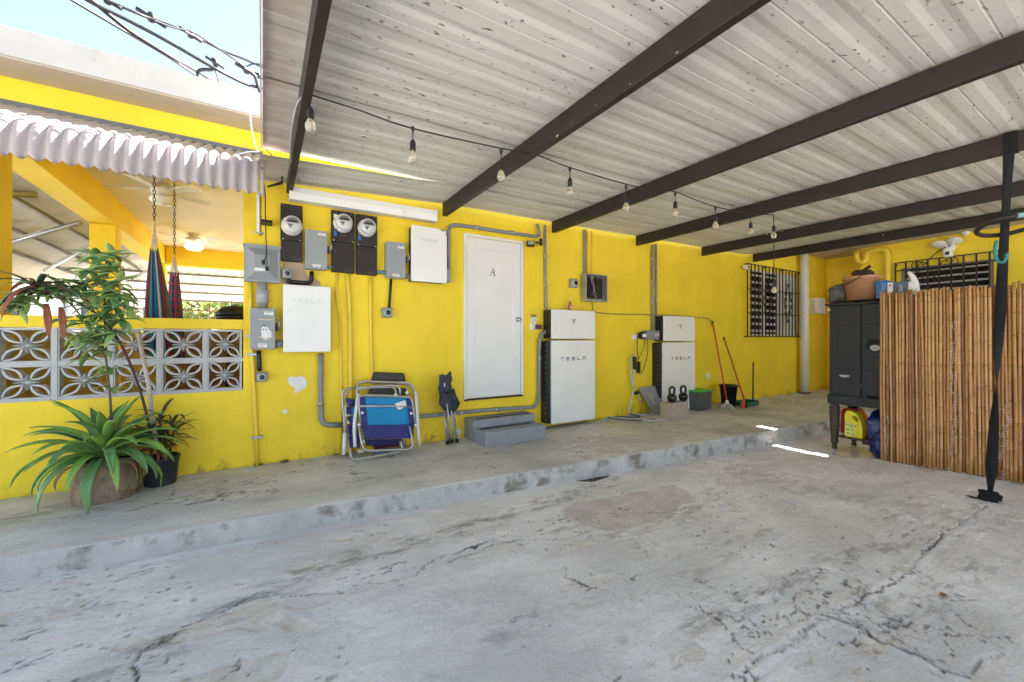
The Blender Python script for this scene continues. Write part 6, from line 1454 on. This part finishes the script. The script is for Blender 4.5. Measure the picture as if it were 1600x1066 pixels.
def cbox(name, lab, x0, y0, x1, y1, X_, dep, m, cat='box'):
    a, b = PX(x0, y0, X_), PX(x1, y1, X_); t = thing(name, lab, cat, (X_, (a.y+b.y)/2, zt)); zt_ = PX((x0+x1)/2, y0, X_).z
    MB().box((X_, b.y, zt+.001), (X_+dep, a.y, zt_)).build('carton', m, t, bevel=.003); return t, a, b, zt_
t, a, b, z_ = cbox('blue_box', 'bright blue carton on the cabinet between the tub and white-labelled box', 1368.5, 438.5, 1386, 462, XB, .2, mat('blue_carton', (.01, .13, .38), .4))
for k in range(3): MB().box((XB-.002, b.y+.012+k*.014, zt+.04), (XB-.0005, b.y+.018+k*.014, z_-.03)).build('stripe', mat('pale_blue_print', (.18, .38, .6), .5, bump=0), t)
t, a, b, z_ = cbox('photo_box', 'carton with white end label and grey picture side on the cabinet', 1386, 440, 1418, 460, XB-.01, .2, mat('grey_blue_carton', (.09, .12, .17), .5, var=.5, scale=12))
MB().box((XB-.0125, a.y-.052, zt+.006), (XB-.0105, a.y-.004, z_-.004)).build('white_label', M_sticker, t)
MB().lathe([(.011, 0), (.011, .001)], (XB-.0128, a.y-.028, z_-.04), 12, 'X').build('red_dot', mat('red_print', (.45, .05, .04), .5, bump=0), t)
L = MB()
for k in range(3): L.box((XB-.0136, a.y-.043, zt+.02+k*.014), (XB-.0126, a.y-.012+.008*(k % 2), zt+.026+k*.014))
L.build('print', M_greyink, t)
MB().prism([(XB-.0125, a.y-.075, zt+.02), (XB-.0125, a.y-.14, zt+.02), (XB-.0125, a.y-.135, z_-.05), (XB-.0125, a.y-.11, z_-.03), (XB-.0125, a.y-.095, zt+.06)], (.001, 0, 0)).build('picture', mat('pale_brown_print', (.32, .27, .25), .5, var=.4, scale=30), t)
t, a, b, z_ = cbox('white_box', 'small white carton with red and blue print right of the picture box', 1419, 440, 1430, 458, XB-.005, .1, M_sticker)
MB().box((XB-.0075, b.y+.004, zt+.02), (XB-.0055, b.y+.02, zt+.04)).build('red_print', MATS['red_print'], t)
c = PX(1430, 450, XB+.06); c.z = zt
t = thing('bottle', 'white spray-style bottle with blue print lying tilted at the end of the cartons', 'bottle', c); hb = PX(1416, 423, XB+.06).z-zt
MB().tube(smoothpath([c+Vector((0, -.005, 0)), c+Vector((0, 0, hb*.45)), c+Vector((0, .02, hb*.72)), c+Vector((0, .055, hb*.95))], 5), [.035]*6+[.035, .034, .033, .032, .03, .028, .025, .022, .018, .015], seg=14).build('bottle_body', M_panel, t)
MB().tube([c+Vector((0, .052, hb*.93)), c+Vector((0, .070, hb*1.02))], .014, seg=10).build('cap', mat('navy_cap', (.03, .05, .12), .5), t); MB().box((c.x-.037, c.y-.02, c.z+.02), (c.x-.034, c.y+.02, c.z+hb*.4)).build('bottle_label', mat('lilac_print', (.35, .38, .55), .5, var=.4, scale=40), t)

# ================================================================ STRAP, RING
xs0 = 4.95; tp = PX(1580, 214, xs0); top_z = zb(4.95)+BH+.004
gpt = PG(1547, 783)
ST = thing('hanging_strap', 'long black webbing strap looped over a beam and knotted at the floor', 'strap', gpt)
wd = .034; pts = []; n = 40; vs = []
for i in range(n+1):
    t_ = i/n; p = Vector((xs0-.04, tp.y, zb(4.95)+.155)).lerp(gpt+Vector((0, 0, .06)), t_)
    tw = .15+2.9*ss(.35, .95, np.array(t_)).item()+.5*math.sin(t_*9); a = tw
    d_ = Vector((math.cos(a)*.55+.2 if False else math.sin(a), -math.cos(a), 0)); wv = wd*(1-.25*abs(math.sin(t_*7)))
    if t_ > .93: wv *= 1-(t_-.93)*8
    vs += [p-d_*wv, p+Vector((.004, .002, 0)), p+d_*wv]
o = MB().add(vs, [(i*3+j, i*3+j+1, i*3+j+4, i*3+j+3) for i in range(n) for j in range(2)], True).build('webbing', mat('black_webbing', (.005, .005, .006), .85, bump=.4, bscale=300), ST, fix=False); s_ = o.modifiers.new('t', 'SOLIDIFY'); s_.thickness = .002
MB().box((xs0-.045, tp.y-.034, zb(4.95)-.004), (xs0+.04, tp.y+.034, zb(4.95)+BH+.001)).build('beam_wrap', MATS['black_webbing'], ST)
kn = MB(); rr = random.Random(2)
lump(gpt+Vector((0, 0, .04)), (.045, .06, .04), 21, MATS['black_webbing'], 'knot', ST, 3, .5, 4)
e0, e1 = PG(1548, 784), PG(1514, 777); MB().hexa([e0+Vector((0, .02, .005)), e0+Vector((0, -.02, .005)), e1+Vector((-.02, -.012, .006)), e1+Vector((.02, .02, .006))], [e0+Vector((0, .02, .012)), e0+Vector((0, -.02, .012)), e1+Vector((-.02, -.012, .009)), e1+Vector((.02, .02, .009))]).build('loose_end', MATS['black_webbing'], ST)
rc = PX(1574, 353, 4.90); RG = thing('ring', 'thick black ring hanging beside the black strap with a teal tie', 'ring', rc)
rot = Matrix.Rotation(math.radians(-8), 3, 'X') @ Matrix.Rotation(math.radians(12), 3, 'Y'); MB().torus(rc, .158, .017, 40, 10, rot).build('ring_body', mat('black_rubber', (.015, .015, .017), .35), RG)
rc2 = rc+Vector((.0, .0, .0)); M_tt = mat('teal_ribbon', (.03, .22, .22), .6, var=.3)
a = PX(1558, 376, 4.75); MB().tube(smoothpath([a, a+Vector((0, .01, -.06)), a+Vector((0, .0, -.15)), a+Vector((0, -.035, -.165)), a+Vector((0, -.05, -.10))], 5), .011, seg=6, flat=.3).build('tie', M_tt, RG)
MB().tube([rc+rot @ Vector((.158*math.cos(q), .158*math.sin(q), .0)) for q in (3.6, 3.8, 4.0, 4.2)], .020, seg=8).build('tape_wrap', mat('pale_teal_tape', (.25, .45, .47), .5, var=.4, scale=30), RG)
for q in (-.05, .05): MB().tube([rc+Vector((-.01, q*0, .0)), (rc.x+.03, rc.y+q*.4, zb(4.95)-.002)], .004, seg=5).build('cord', M_cable, RG) if False else None
# floodlight camera on the wing wall
c = PX(1481, 388, XW-.10); fl = thing('floodlight_camera', 'white twin floodlight with camera on the wing wall above the window', 'camera', (XW, c.y, c.z))
MB().lathe([(.09, 0), (.09, .05), (.05, .06), (0, .062)], (XW-.001, c.y, c.z+.02), 20, 'X', rot=Matrix.Rotation(math.pi, 3, 'Z')).build('mount', M_panel, fl)
for (x, y) in ((1466.5, 382.5), (1491.5, 377)):
    q = PX(x, y, XW-.16); m_ = Matrix.Rotation(.5, 3, 'Y') @ Matrix.Rotation(math.pi, 3, 'X'); MB().lathe([(.03, -.05), (.10, -.02), (.105, 0), (.09, .012), (0, .014)], q, 20, rot=m_).build('lamp_head', M_panel, fl); MB().tube([q, (XW-.04, c.y, c.z+.03)], .02).build('arm', M_panel, fl)
q = PX(1482, 393, XW-.2); MB().box((q.x-.06, q.y-.05, q.z-.10), (q.x+.10, q.y+.06, q.z+.05)).build('camera_body', M_panel, fl, bevel=.02); MB().box((q.x-.064, q.y-.025, q.z-.07), (q.x-.0605, q.y+.03, q.z-.01)).build('lens', M_ink, fl)
q = PX(1509, 364, XW-.05); t = thing('motion_sensor', 'small white cone-shaped sensor under the eave right of the floodlight', 'sensor', q); MB().lathe([(.02, 0), (.09, .12), (.0, .13)], q-Vector((0, 0, .06)), 16).build('cone', M_panel, t)
wl = thing('wall_cable', 'thin dark cable from the floodlight camera down across the window bars', 'cable', PX(1430, 432, gx-.05)); MB().tube(smoothpath([PX(1478, 386, XW-.1), PX(1455, 402, gx-.04), PX(1430, 432, gx-.05)], 6), .008, seg=6).build('cord', M_cable, wl)
# yellow drain trap on the wing wall
M_yp2 = M_ypipe
dt = thing('drain_pipe', 'fat yellow painted drain pipe with a U bend at the wing corner', 'drain pipe', PX(1388, 430, XW-.1))
pp = [PX(1339, 392, XW-.1), PX(1339, 406, XW-.1), PX(1345, 411, XW-.1), PX(1353, 408, XW-.1), PX(1354, 395, XW-.1), PX(1365, 391, XW-.1), PX(1380, 389.5, XW-.1), PX(1386.5, 394, XW-.1), PX(1387, 440, XW-.1), PX(1387, 620, XW-.1)]
MB().tube(elbow(pp, .12, 4), .055, seg=14).build('pipe_run', M_yp2, dt)
ur = thing('wall_box', 'small yellow painted box on the corner wall left of the grey bag', 'box', PX(1297, 455, XR-.05)); MB().box((XR-.10, PX(1302, 455, XR-.1).y, PX(1297, 475, XR-.1).z), (XR-.001, PX(1293, 455, XR-.1).y, PX(1297, 453, XR-.1).z)).build('case', YEL, ur)

# ================================================================ PORCH CONTENTS
M_chain = mat('dark_chain_steel', (.07, .06, .055), .4, .8)
def chain(par, top, bot, pitch=.038):
    top, bot = Vector(top), Vector(bot); L_ = (top-bot).length; n = int(L_/pitch)
    for k in range(n):
        c = top.lerp(bot, (k+.5)/n); b = MB(); rot = Matrix.Rotation(math.pi/2 if k % 2 else 0, 3, 'Z') @ Matrix.Rotation(math.pi/2, 3, 'X'); vs = []
        pts = [Vector((.011*math.cos(a), .023*math.sin(a), 0)) for a in [2*math.pi*q/8 for q in range(9)]]; b.tube([c+rot @ p for p in pts], .0042, seg=5, cap=False); b.build('chain_link', M_chain, par, fix=False)
HC = [(.01, .16, .30), (.015, .03, .10), (.30, .03, .03), (.02, .22, .20), (.20, .05, .14), (.03, .10, .28), (.25, .20, .16)]
def hammockmat(name, plaid=False):
    m = bpy.data.materials.new(name); m.use_nodes = True; n = m.node_tree; b = n.nodes['Principled BSDF']; b.inputs['Roughness'].default_value = .9
    a = n.nodes.new('ShaderNodeAttribute'); a.attribute_name = 'str'; rp = n.nodes.new('ShaderNodeValToRGB'); rp.color_ramp.interpolation = 'CONSTANT'
    cols = [(.01, .20, .20), (.02, .03, .12), (.01, .16, .34), (.01, .07, .12), (.45, .42, .36), (.01, .18, .38), (.02, .03, .09), (.16, .02, .03), (.05, .10, .08), (.20, .03, .03), (.03, .03, .10), (.02, .2, .17)]
    if plaid: cols = [(.02, .05, .20), (.06, .02, .08), (.30, .03, .08), (.03, .10, .22), (.34, .04, .07), (.05, .03, .10), (.02, .12, .20), (.28, .05, .08), (.10, .14, .10), (.04, .05, .14)]
    el = rp.color_ramp.elements
    while len(el) < len(cols): el.new(.5)
    for i, c in enumerate(cols): el[i].position = i/len(cols); el[i].color = (*c, 1)
    n.links.new(a.outputs['Fac'], rp.inputs[0]); out = rp.outputs[0]
    if plaid:
        g = n.nodes.new('ShaderNodeNewGeometry'); s = n.nodes.new('ShaderNodeSeparateXYZ'); n.links.new(g.outputs['Position'], s.inputs[0]); w_ = n.nodes.new('ShaderNodeMath'); w_.operation = 'MULTIPLY'; w_.inputs[1].default_value = 70; n.links.new(s.outputs[2], w_.inputs[0]); sn = n.nodes.new('ShaderNodeMath'); sn.operation = 'SINE'; n.links.new(w_.outputs[0], sn.inputs[0]); r = n.nodes.new('ShaderNodeMapRange'); r.inputs[1].default_value = .2; r.inputs[2].default_value = .5; r.inputs[4].default_value = .6; n.links.new(sn.outputs[0], r.inputs[0])
        mx = n.nodes.new('ShaderNodeMix'); mx.data_type = 'RGBA'; n.links.new(r.outputs[0], mx.inputs[0]); n.links.new(out, mx.inputs[6]); mx.inputs[7].default_value = (.32, .03, .07, 1); out = mx.outputs[2]
    n.links.new(out, b.inputs['Base Color']); return m
def hammock(lab, YH, xt, yt_ch, yc_ch, y_f, y_b, w0, w1, m, lean=0):
    top = PY(xt, yt_ch, YH); cb = PY(xt, yc_ch, YH); f0 = PY(xt, y_f, YH); f1 = PY(xt+lean, y_b, YH); s = f0.length*0+abs(PY(xt+1, 500, YH).x-PY(xt, 500, YH).x)
    top.z = max(top.z, 1.89)
    t = thing('hammock', lab, 'hammock', f1); chain(t, top, cb)
    cords = MB()
    for k in range(9): cords.tube([cb, Vector((f0.x+(k-4)/4*w0*s*.5, YH+.02*math.sin(k*2), f0.z+.02))], .004, seg=4)
    cords.build('cords', mat('cream_rope', (.62, .56, .44), .9), t)
    nth, nz = 72, 26; vs = []; at = []
    for j in range(nz+1):
        v = j/nz; z = f0.z+(f1.z-f0.z)*v; w_ = (w0*(1-v)+w1*v*(1.35-.35*v))*s*.5; cx = f0.x+(f1.x-f0.x)*v
        for i in range(nth):
            a = 2*math.pi*i/nth; fold = 1+.13*math.sin(a*9+v*1.5)+.07*math.sin(a*17+1); vs.append((cx+math.cos(a)*w_*fold, YH+math.sin(a)*w_*.7*fold, z+(.025*math.sin(a*9) if j == 0 else 0))); at.append(((i/nth*3) % 1)*.999)
    o = MB().add(vs, [(j*nth+i, j*nth+(i+1) % nth, (j+1)*nth+(i+1) % nth, (j+1)*nth+i) for j in range(nz) for i in range(nth)], True).build('hammock_cloth', m, t, fix=False)
    A_ = o.data.attributes.new('str', 'FLOAT', 'POINT'); A_.data.foreach_set('value', at)
hammock('larger striped blue and turquoise hammock hanging gathered from a chain', 5.4, 241, 268, 345, 390, 560, 12, 50, hammockmat('hammock_stripes'), 10)
hammock('smaller red and blue checked hammock hanging behind the larger striped one', 6.2, 272.5, 300, 398, 428, 560, 13, 26, hammockmat('hammock_check', True), 2)
def fan(lab, c, blades, lit, R0=.55):
    t = thing('ceiling_fan', lab, 'ceiling fan', c); c = Vector(c)
    M_fn = mat('white_fan', (.66, .64, .58), .5)
    MB().lathe([(.075, 0), (.08, -.03), (.05, -.06), (.11, -.07), (.125, -.12), (.11, -.17), (.05, -.18), (.05, -.20)], c, 24).build('motor', M_fn, t)
    MB().lathe([(.055, -.20), (.13, -.21), (.135, -.24), (.10, -.28), (0, -.30)], c, 24).build('glass_shade', mat('lit_shade', (.9, .8, .6), .4, bump=0, emis=((1, .70, .32), 2.6)) if lit else mat('white_shade', (.75, .73, .68), .3), t)
    for a in blades:
        d_ = Vector((math.cos(a), math.sin(a), 0)); n_ = Vector((-d_.y, d_.x, 0)); z = Vector((0, 0, -.14)); q = [c+z+d_*.12-n_*.03, c+z+d_*.17-n_*.06+Vector((0, 0, .006)), c+z+d_*R0-n_*.065+Vector((0, 0, .01)), c+z+d_*(R0+.03), c+z+d_*R0+n_*.065-Vector((0, 0, .01)), c+z+d_*.17+n_*.06-Vector((0, 0, .006)), c+z+d_*.12+n_*.03]
        MB().prism(q, (0, 0, .007)).build('fan_blade', M_fn, t)
    MB().tube([c+Vector((.09, -.05, -.26)), c+Vector((.09, -.05, -.42))], .002, seg=4).build('pull_chain', M_steel, t)
p = PZ(303, 366, 1.90); fan('white ceiling fan with its lamp lit at the far end of the porch', (p.x, p.y, 1.899), [.3, 1.55, 2.8, 4.05, 5.3], True, .62)
p = PZ(255, 282, 1.90); fan('nearer white ceiling fan with unlit globe, partly behind the awning edge', (p.x, p.y, 1.899), [-.75, .55, 1.8, 3.0, 4.3], False, .5)
gr = PY(368, 492, 5.6); t = thing('barbecue_grill', 'round black barbecue lid just showing above the porch sill', 'barbecue', (gr.x, 5.6, -1.19))
MB().lathe([(.0, -.16), (.12, -.14), (.185, -.02), (.19, 0)], (gr.x, 5.6, gr.z-.02), 24).build('bowl', M_black, t); MB().lathe([(.19, .002), (.185, .04), (.13, .10), (.04, .125), (0, .128)], (gr.x, 5.6, gr.z-.02), 24).build('lid', M_black, t)
for a in (0, 2.1, 4.2): MB().tube([(gr.x+.1*math.cos(a), 5.6+.1*math.sin(a), gr.z-.14), (gr.x+.22*math.cos(a), 5.6+.22*math.sin(a), -1.188)], .012).build('leg', M_black, t)
# ================================================================ PLANTS
def leafmat(name, c, c2, rough=.5):
    m = mat(name, c, rough, var=.25, scale=9, bump=.15, bscale=40, dirt=c2, dscale=5, dthr=.60); b = m.node_tree.nodes['Principled BSDF']
    return m
M_ag = [leafmat('agave_green', (.20, .37, .07), (.33, .48, .13)), leafmat('agave_blue_green', (.13, .27, .09), (.22, .38, .13)), leafmat('agave_light_green', (.17, .30, .07), (.28, .38, .12))]
def leaf(b, base, az, L, W, el, droop, n=9, fold=.25, twist=0, tipw=.0, wave=0, prof=None):
    """arching leaf; az azimuth, el start elevation (rad), droop total downward bend (rad)"""
    p = Vector(base); vs = []; ds = L/n
    for i in range(n+1):
        t_ = i/n; e_ = el-droop*t_**1.15; d_ = Vector((math.cos(az)*math.cos(e_), math.sin(az)*math.cos(e_), math.sin(e_)))
        az2 = az+twist*t_; side = Vector((-math.sin(az2), math.cos(az2), 0)); up = side.cross(d_)*-1
        up = d_.cross(side) if d_.cross(side).z < 0 else -d_.cross(side)
        up = -up
        w_ = W*((prof(t_)) if prof else (math.sin(math.pi*(.16+.84*t_))**.75 if t_ < 1 else .0))
        if t_ == 1: w_ = .002
        o_ = up*(fold*w_*.5)+up*(wave*math.sin(t_*14)*.01)
        vs += [p-side*w_*.5+o_, p-side*w_*.25+o_*.35, p, p+side*w_*.25+o_*.35, p+side*w_*.5+o_]
        p = p+d_*ds
    fs = [(i*5+j, i*5+j+1, i*5+j+6, i*5+j+5) for i in range(n) for j in range(4)]
    b.add(vs, fs, True)
    return b
def leafobj(par, m, thick=.0025, **k):
    o = leaf(MB(), **k).build('leaf', m, par, fix=False); s = o.modifiers.new('t', 'SOLIDIFY'); s.thickness = thick; return o
lc = PG(156, 789, ZW); lc = Vector((lc.x-.01, lc.y+.18, ZW(-1)))
LG = thing('log_planter', 'hollow palm stump used as a planter against the yellow wall', 'planter', lc)
vs = []; ns_, nh = 48, 9
for j in range(nh+1):
    z = .30*j/nh
    for i in range(ns_):
        a = 2*math.pi*i/ns_; k = 1+.10*mnoise.noise(Vector((math.cos(a)*2, math.sin(a)*2, z*5)))+.05*abs(mnoise.noise(Vector((math.cos(a)*11, math.sin(a)*11, z*5))))+.05*mnoise.noise(Vector((math.cos(a)*7, math.sin(a)*7, z*16)))+.03*(1-z/.3)
        vs.append((lc.x+.172*k*math.cos(a)*1.0, lc.y+.165*k*math.sin(a), lc.z+z+(.035*mnoise.noise(Vector((a*1.5, 5, 0))) if j == nh else 0)))
for i in range(ns_):
    a = 2*math.pi*i/ns_; vs.append((lc.x+.135*math.cos(a), lc.y+.13*math.sin(a), lc.z+.27))
fs = [(j*ns_+i, j*ns_+(i+1) % ns_, (j+1)*ns_+(i+1) % ns_, (j+1)*ns_+i) for j in range(nh+1) for i in range(ns_)]
M_stump = mat('weathered_palm_stump', (.25, .185, .13), .95, var=.45, scale=7, bump=1.0, bscale=28, dirt=(.09, .06, .04), dscale=9, dthr=.56)
MB().add(vs, fs, True).build('stump', M_stump, LG, fix=False); MB().lathe([(.13, .275), (0, .285)], lc, 24, sy=.88).build('soil', mat('dark_soil', (.035, .025, .018), .95, var=.4, bump=1), LG)
AG = thing('agave_plant', 'large green spineless agave rosette growing out of the palm stump', 'plant', lc+Vector((0, 0, .28)))
r = random.Random(4); ac = lc+Vector((.0, -.03, .30))
for k in range(60):
    t_ = k/60; az = k*2.399963+r.uniform(-.15, .15); el = math.radians(8+78*t_**1.1)+r.uniform(-.1, .1); L = .48-.05*t_+r.uniform(-.05, .06)
    if math.sin(az) > .3: el = max(el, math.radians(38)); L *= .82
    dr = 2.15-1.55*t_+r.uniform(-.25, .35)
    leafobj(AG, M_ag[r.choice((0, 0, 1, 1, 2))], .004, base=ac+Vector((math.cos(az)*.03, math.sin(az)*.03, .06*t_)), az=az, L=L, W=.058+.022*r.random(), el=el, droop=dr, n=10, fold=.45, twist=r.uniform(-.7, .7), prof=lambda t: (.55+.45*math.sin(math.pi*min(t*1.0, 1))**.8)*(1-t**6) if t > .05 else .55)
# dead straw leaves
M_dry = mat('dry_leaf', (.40, .26, .12), .8, var=.3)
for k in range(7): az = r.uniform(3.3, 6.1); leafobj(AG, M_dry, base=ac+Vector((math.cos(az)*.1, math.sin(az)*.1, -.02)), az=az, L=.26, W=.028, el=.2, droop=2.2, twist=1)
# black pot with cordyline
pc_ = PG(246, 762.5, ZW); pc_ = Vector((pc_.x, pc_.y+.115, ZW(-.6)))
PT = thing('plant_pot', 'black plastic nursery pot standing right of the palm stump', 'pot', pc_)
MB().lathe([(0, 0), (.098, 0), (.104, .01), (.122, .205), (.128, .207), (.128, .225), (.119, .225), (.112, .17), (0, .17)], pc_, 32).build('pot_body', mat('black_nursery_pot', (.030, .032, .040), .5, var=.3, bump=.1), PT)
CD = thing('cordyline_plant', 'leggy dark-leaved potted plant with some orange leaves in the black pot', 'plant', pc_+Vector((0, 0, .17)))
M_cd = [leafmat('dark_leaf', (.035, .075, .03), (.06, .09, .035)), leafmat('brown_green_leaf', (.07, .06, .035), (.05, .09, .03)), leafmat('mid_leaf', (.06, .13, .05), (.04, .08, .03))]; M_or = leafmat('orange_leaf', (.55, .22, .02), (.62, .36, .03)); M_rd = mat('rust_leaf', (.25, .09, .05), .6, var=.3)
st_b = MB()
for (dx, dy, hh_) in ((0, 0, .40), (.05, .02, .34), (-.05, .01, .28), (.02, -.04, .22)):
    b0 = pc_+Vector((dx, dy, .16)); e_ = b0+Vector((dx*.6, 0, hh_)); MB().tube([b0, e_], [.010, .007], seg=7).build('stem', mat('plant_stem', (.13, .09, .06), .8, var=.3), CD)
    for k in range(13): az = k*2.4+dx*30; leafobj(CD, M_or if k % 9 == 4 and hh_ < .36 else r.choice(M_cd), base=b0.lerp(e_, .45+.55*k/13), az=az, L=r.uniform(.16, .27), W=r.uniform(.018, .03), el=r.uniform(.2, 1.1), droop=r.uniform(.7, 1.6), n=7, fold=.3)
for k in range(9): az = r.uniform(3, 6.5); leafobj(CD, M_or if k < 4 else M_rd, base=pc_+Vector((math.cos(az)*.05, math.sin(az)*.05, r.uniform(.2, .34))), az=az, L=r.uniform(.13, .22), W=.03, el=.3, droop=r.uniform(1.4, 2.4), n=6)
# tall leaning stems
def stem(par, pts, r0, r1, m): 
    P_ = smoothpath(pts, 5); MB().tube(P_, [r0+(r1-r0)*i/(len(P_)-1) for i in range(len(P_))], seg=7).build('stem', m, par); return P_
M_st = MATS['plant_stem']; YP = 4.12
SP = thing('sapling', 'slender green-leaved sapling rising from the stump in front of the breeze blocks', 'plant', PY(180, 700, YP))
M_sl = [leafmat('sapling_leaf', (.26, .42, .13), (.42, .54, .24), .45), leafmat('sapling_leaf_dark', (.10, .21, .06), (.18, .32, .10), .45), leafmat('sapling_leaf_pale', (.26, .38, .14), (.34, .44, .2), .5)]
main = stem(SP, [PY(176, 690, YP), PY(172, 620, YP), PY(166, 560, YP), PY(164, 500, YP-.02), PY(163, 450, YP-.03), PY(160, 420, YP)], .009, .004, M_st)
br = [stem(SP, [PY(a, b, YP), PY((a+c_)/2, (b+d_)/2-8, YP-.05), PY(c_, d_, YP-.1)], .0045, .002, M_st) for a, b, c_, d_ in ((165, 540, 128, 500), (164, 500, 118, 462), (164, 470, 85, 448), (163, 450, 60, 445), (165, 520, 185, 470), (163, 440, 150, 400), (162, 425, 175, 398), (164, 480, 188, 440), (118, 462, 40, 470), (165, 560, 140, 530), (85, 448, 20, 480), (163, 455, 140, 425))]
def sprig(c, n, s, sd):
    rr = random.Random(sd)
    for k in range(n):
        az = k*2*math.pi/n+rr.random()*.6; leafobj(SP, rr.choice(M_sl), .0012, base=c, az=az, L=s*rr.uniform(.8, 1.25), W=s*.30, el=rr.uniform(-.6, .5), droop=rr.uniform(.2, 1.0), n=5, fold=.35, prof=lambda t: math.sin(math.pi*(.08+.92*t)**.8)+.05)
sd = 0
for P_ in br:
    for f_ in (.45, .7, 1.0):
        sd += 1; sprig(P_[int((len(P_)-1)*f_)], 7 if f_ == 1 else 5, .15, sd)
for f_ in (.25, .45, .55, .66, .76, .86, .93, 1): sd += 1; sprig(main[int((len(main)-1)*f_)], 5, .12, sd)
for (x, y, n_, s_) in ((170, 575, 5, .10), (160, 585, 4, .13), (150, 725, 7, .09), (165, 715, 7, .09), (185, 722, 6, .08), (120, 590, 0, .1), (135, 560, 4, .13), (105, 545, 0, .1), (190, 500, 7, .15), (185, 460, 7, .15), (182, 520, 6, .15), (178, 480, 6, .15), (192, 478, 5, .14), (150, 440, 6, .12), (175, 420, 6, .12), (100, 500, 5, .12), (120, 525, 5, .12), (135, 480, 5, .12)):
    sd += 1
    if n_: sprig(PY(x, y, YP-.08), n_, s_, sd)
RC = thing('red_cordyline', 'tall dark stem topped with drooping maroon and green strap leaves at left', 'plant', PY(225, 640, 4.25))
ms_ = stem(RC, [PY(240, 700, 4.25), PY(222, 620, 4.22), PY(190, 540, 4.15), PY(150, 490, 4.08), PY(95, 462, 4.02), PY(52, 452, 3.98)], .010, .007, mat('dark_cane', (.07, .04, .04), .7, var=.3))
M_rc = [mat('maroon_leaf', (.15, .018, .03), .4, var=.35, scale=12), mat('dark_maroon_leaf', (.06, .022, .028), .4, var=.4, scale=12), leafmat('olive_strap_leaf', (.05, .065, .035), (.10, .03, .03)), mat('rust_red_leaf', (.30, .09, .05), .5, var=.3), leafmat('grey_green_leaf', (.13, .17, .08), (.2, .12, .08))]
hd = ms_[-1]
for k in range(22):
    az = k*2.4+.4; leafobj(RC, M_rc[(0, 2, 2, 1, 4, 2, 3)[k % 7]], .0015, base=hd+Vector((.012*(k % 5), 0, .004*(k % 7))), az=az, L=r.uniform(.22, .36), W=r.uniform(.028, .045), el=r.uniform(-.5, .8), droop=r.uniform(.9, 1.9), n=8, fold=.35)
for (x, y) in ((72, 500), (95, 505)): leafobj(RC, M_rc[3], .0015, base=PY(x, y-25, 4.0), az=5.2, L=.24, W=.04, el=-1.2, droop=.3, n=6)
SK = thing('stick', 'pale grey wooden stick leaning on the breeze blocks behind the pot', 'stick', PY(240, 650, 4.3)); MB().tube([PY(243, 690, 4.26), PY(232, 600, 4.36), PY(215, 517, 4.46)], [.016, .015, .014], seg=8).build('stick', mat('pale_stick', (.50, .45, .38), .8, var=.2, scale=15), SK)
# weeds at the wall foot, litter and dry leaf
wd_ = MB(); rr = random.Random(9)
for (x, y) in ((403, 725), (445, 716), (448, 714), (446, 718), (524, 700), (408, 724)):
    c = PY(x, y); c.y = D-.02; c.z = ZW(c.x)
    for k in range(9): leaf(wd_, base=c+Vector((rr.uniform(-.03, .03), 0, 0)), az=rr.uniform(3.2, 6.2), L=rr.uniform(.02, .05), W=.012, el=rr.uniform(.4, 1.2), droop=.8, n=3)
o = wd_.build('weeds', M_leafA, kind='stuff', fix=False); o['label'] = 'tiny green weeds growing where the yellow wall meets the walkway'; o['category'] = 'weeds'
dl = PG(1480, 932); o = leaf(MB(), base=dl+Vector((0, 0, .008)), az=2.6, L=.04, W=.03, el=.1, droop=.3, n=5).build('dry_leaf', mat('brown_dry_leaf', (.32, .15, .05), .8, var=.3), fix=False); tag(o, 'small dry brown leaf lying on the driveway at right', 'leaf')
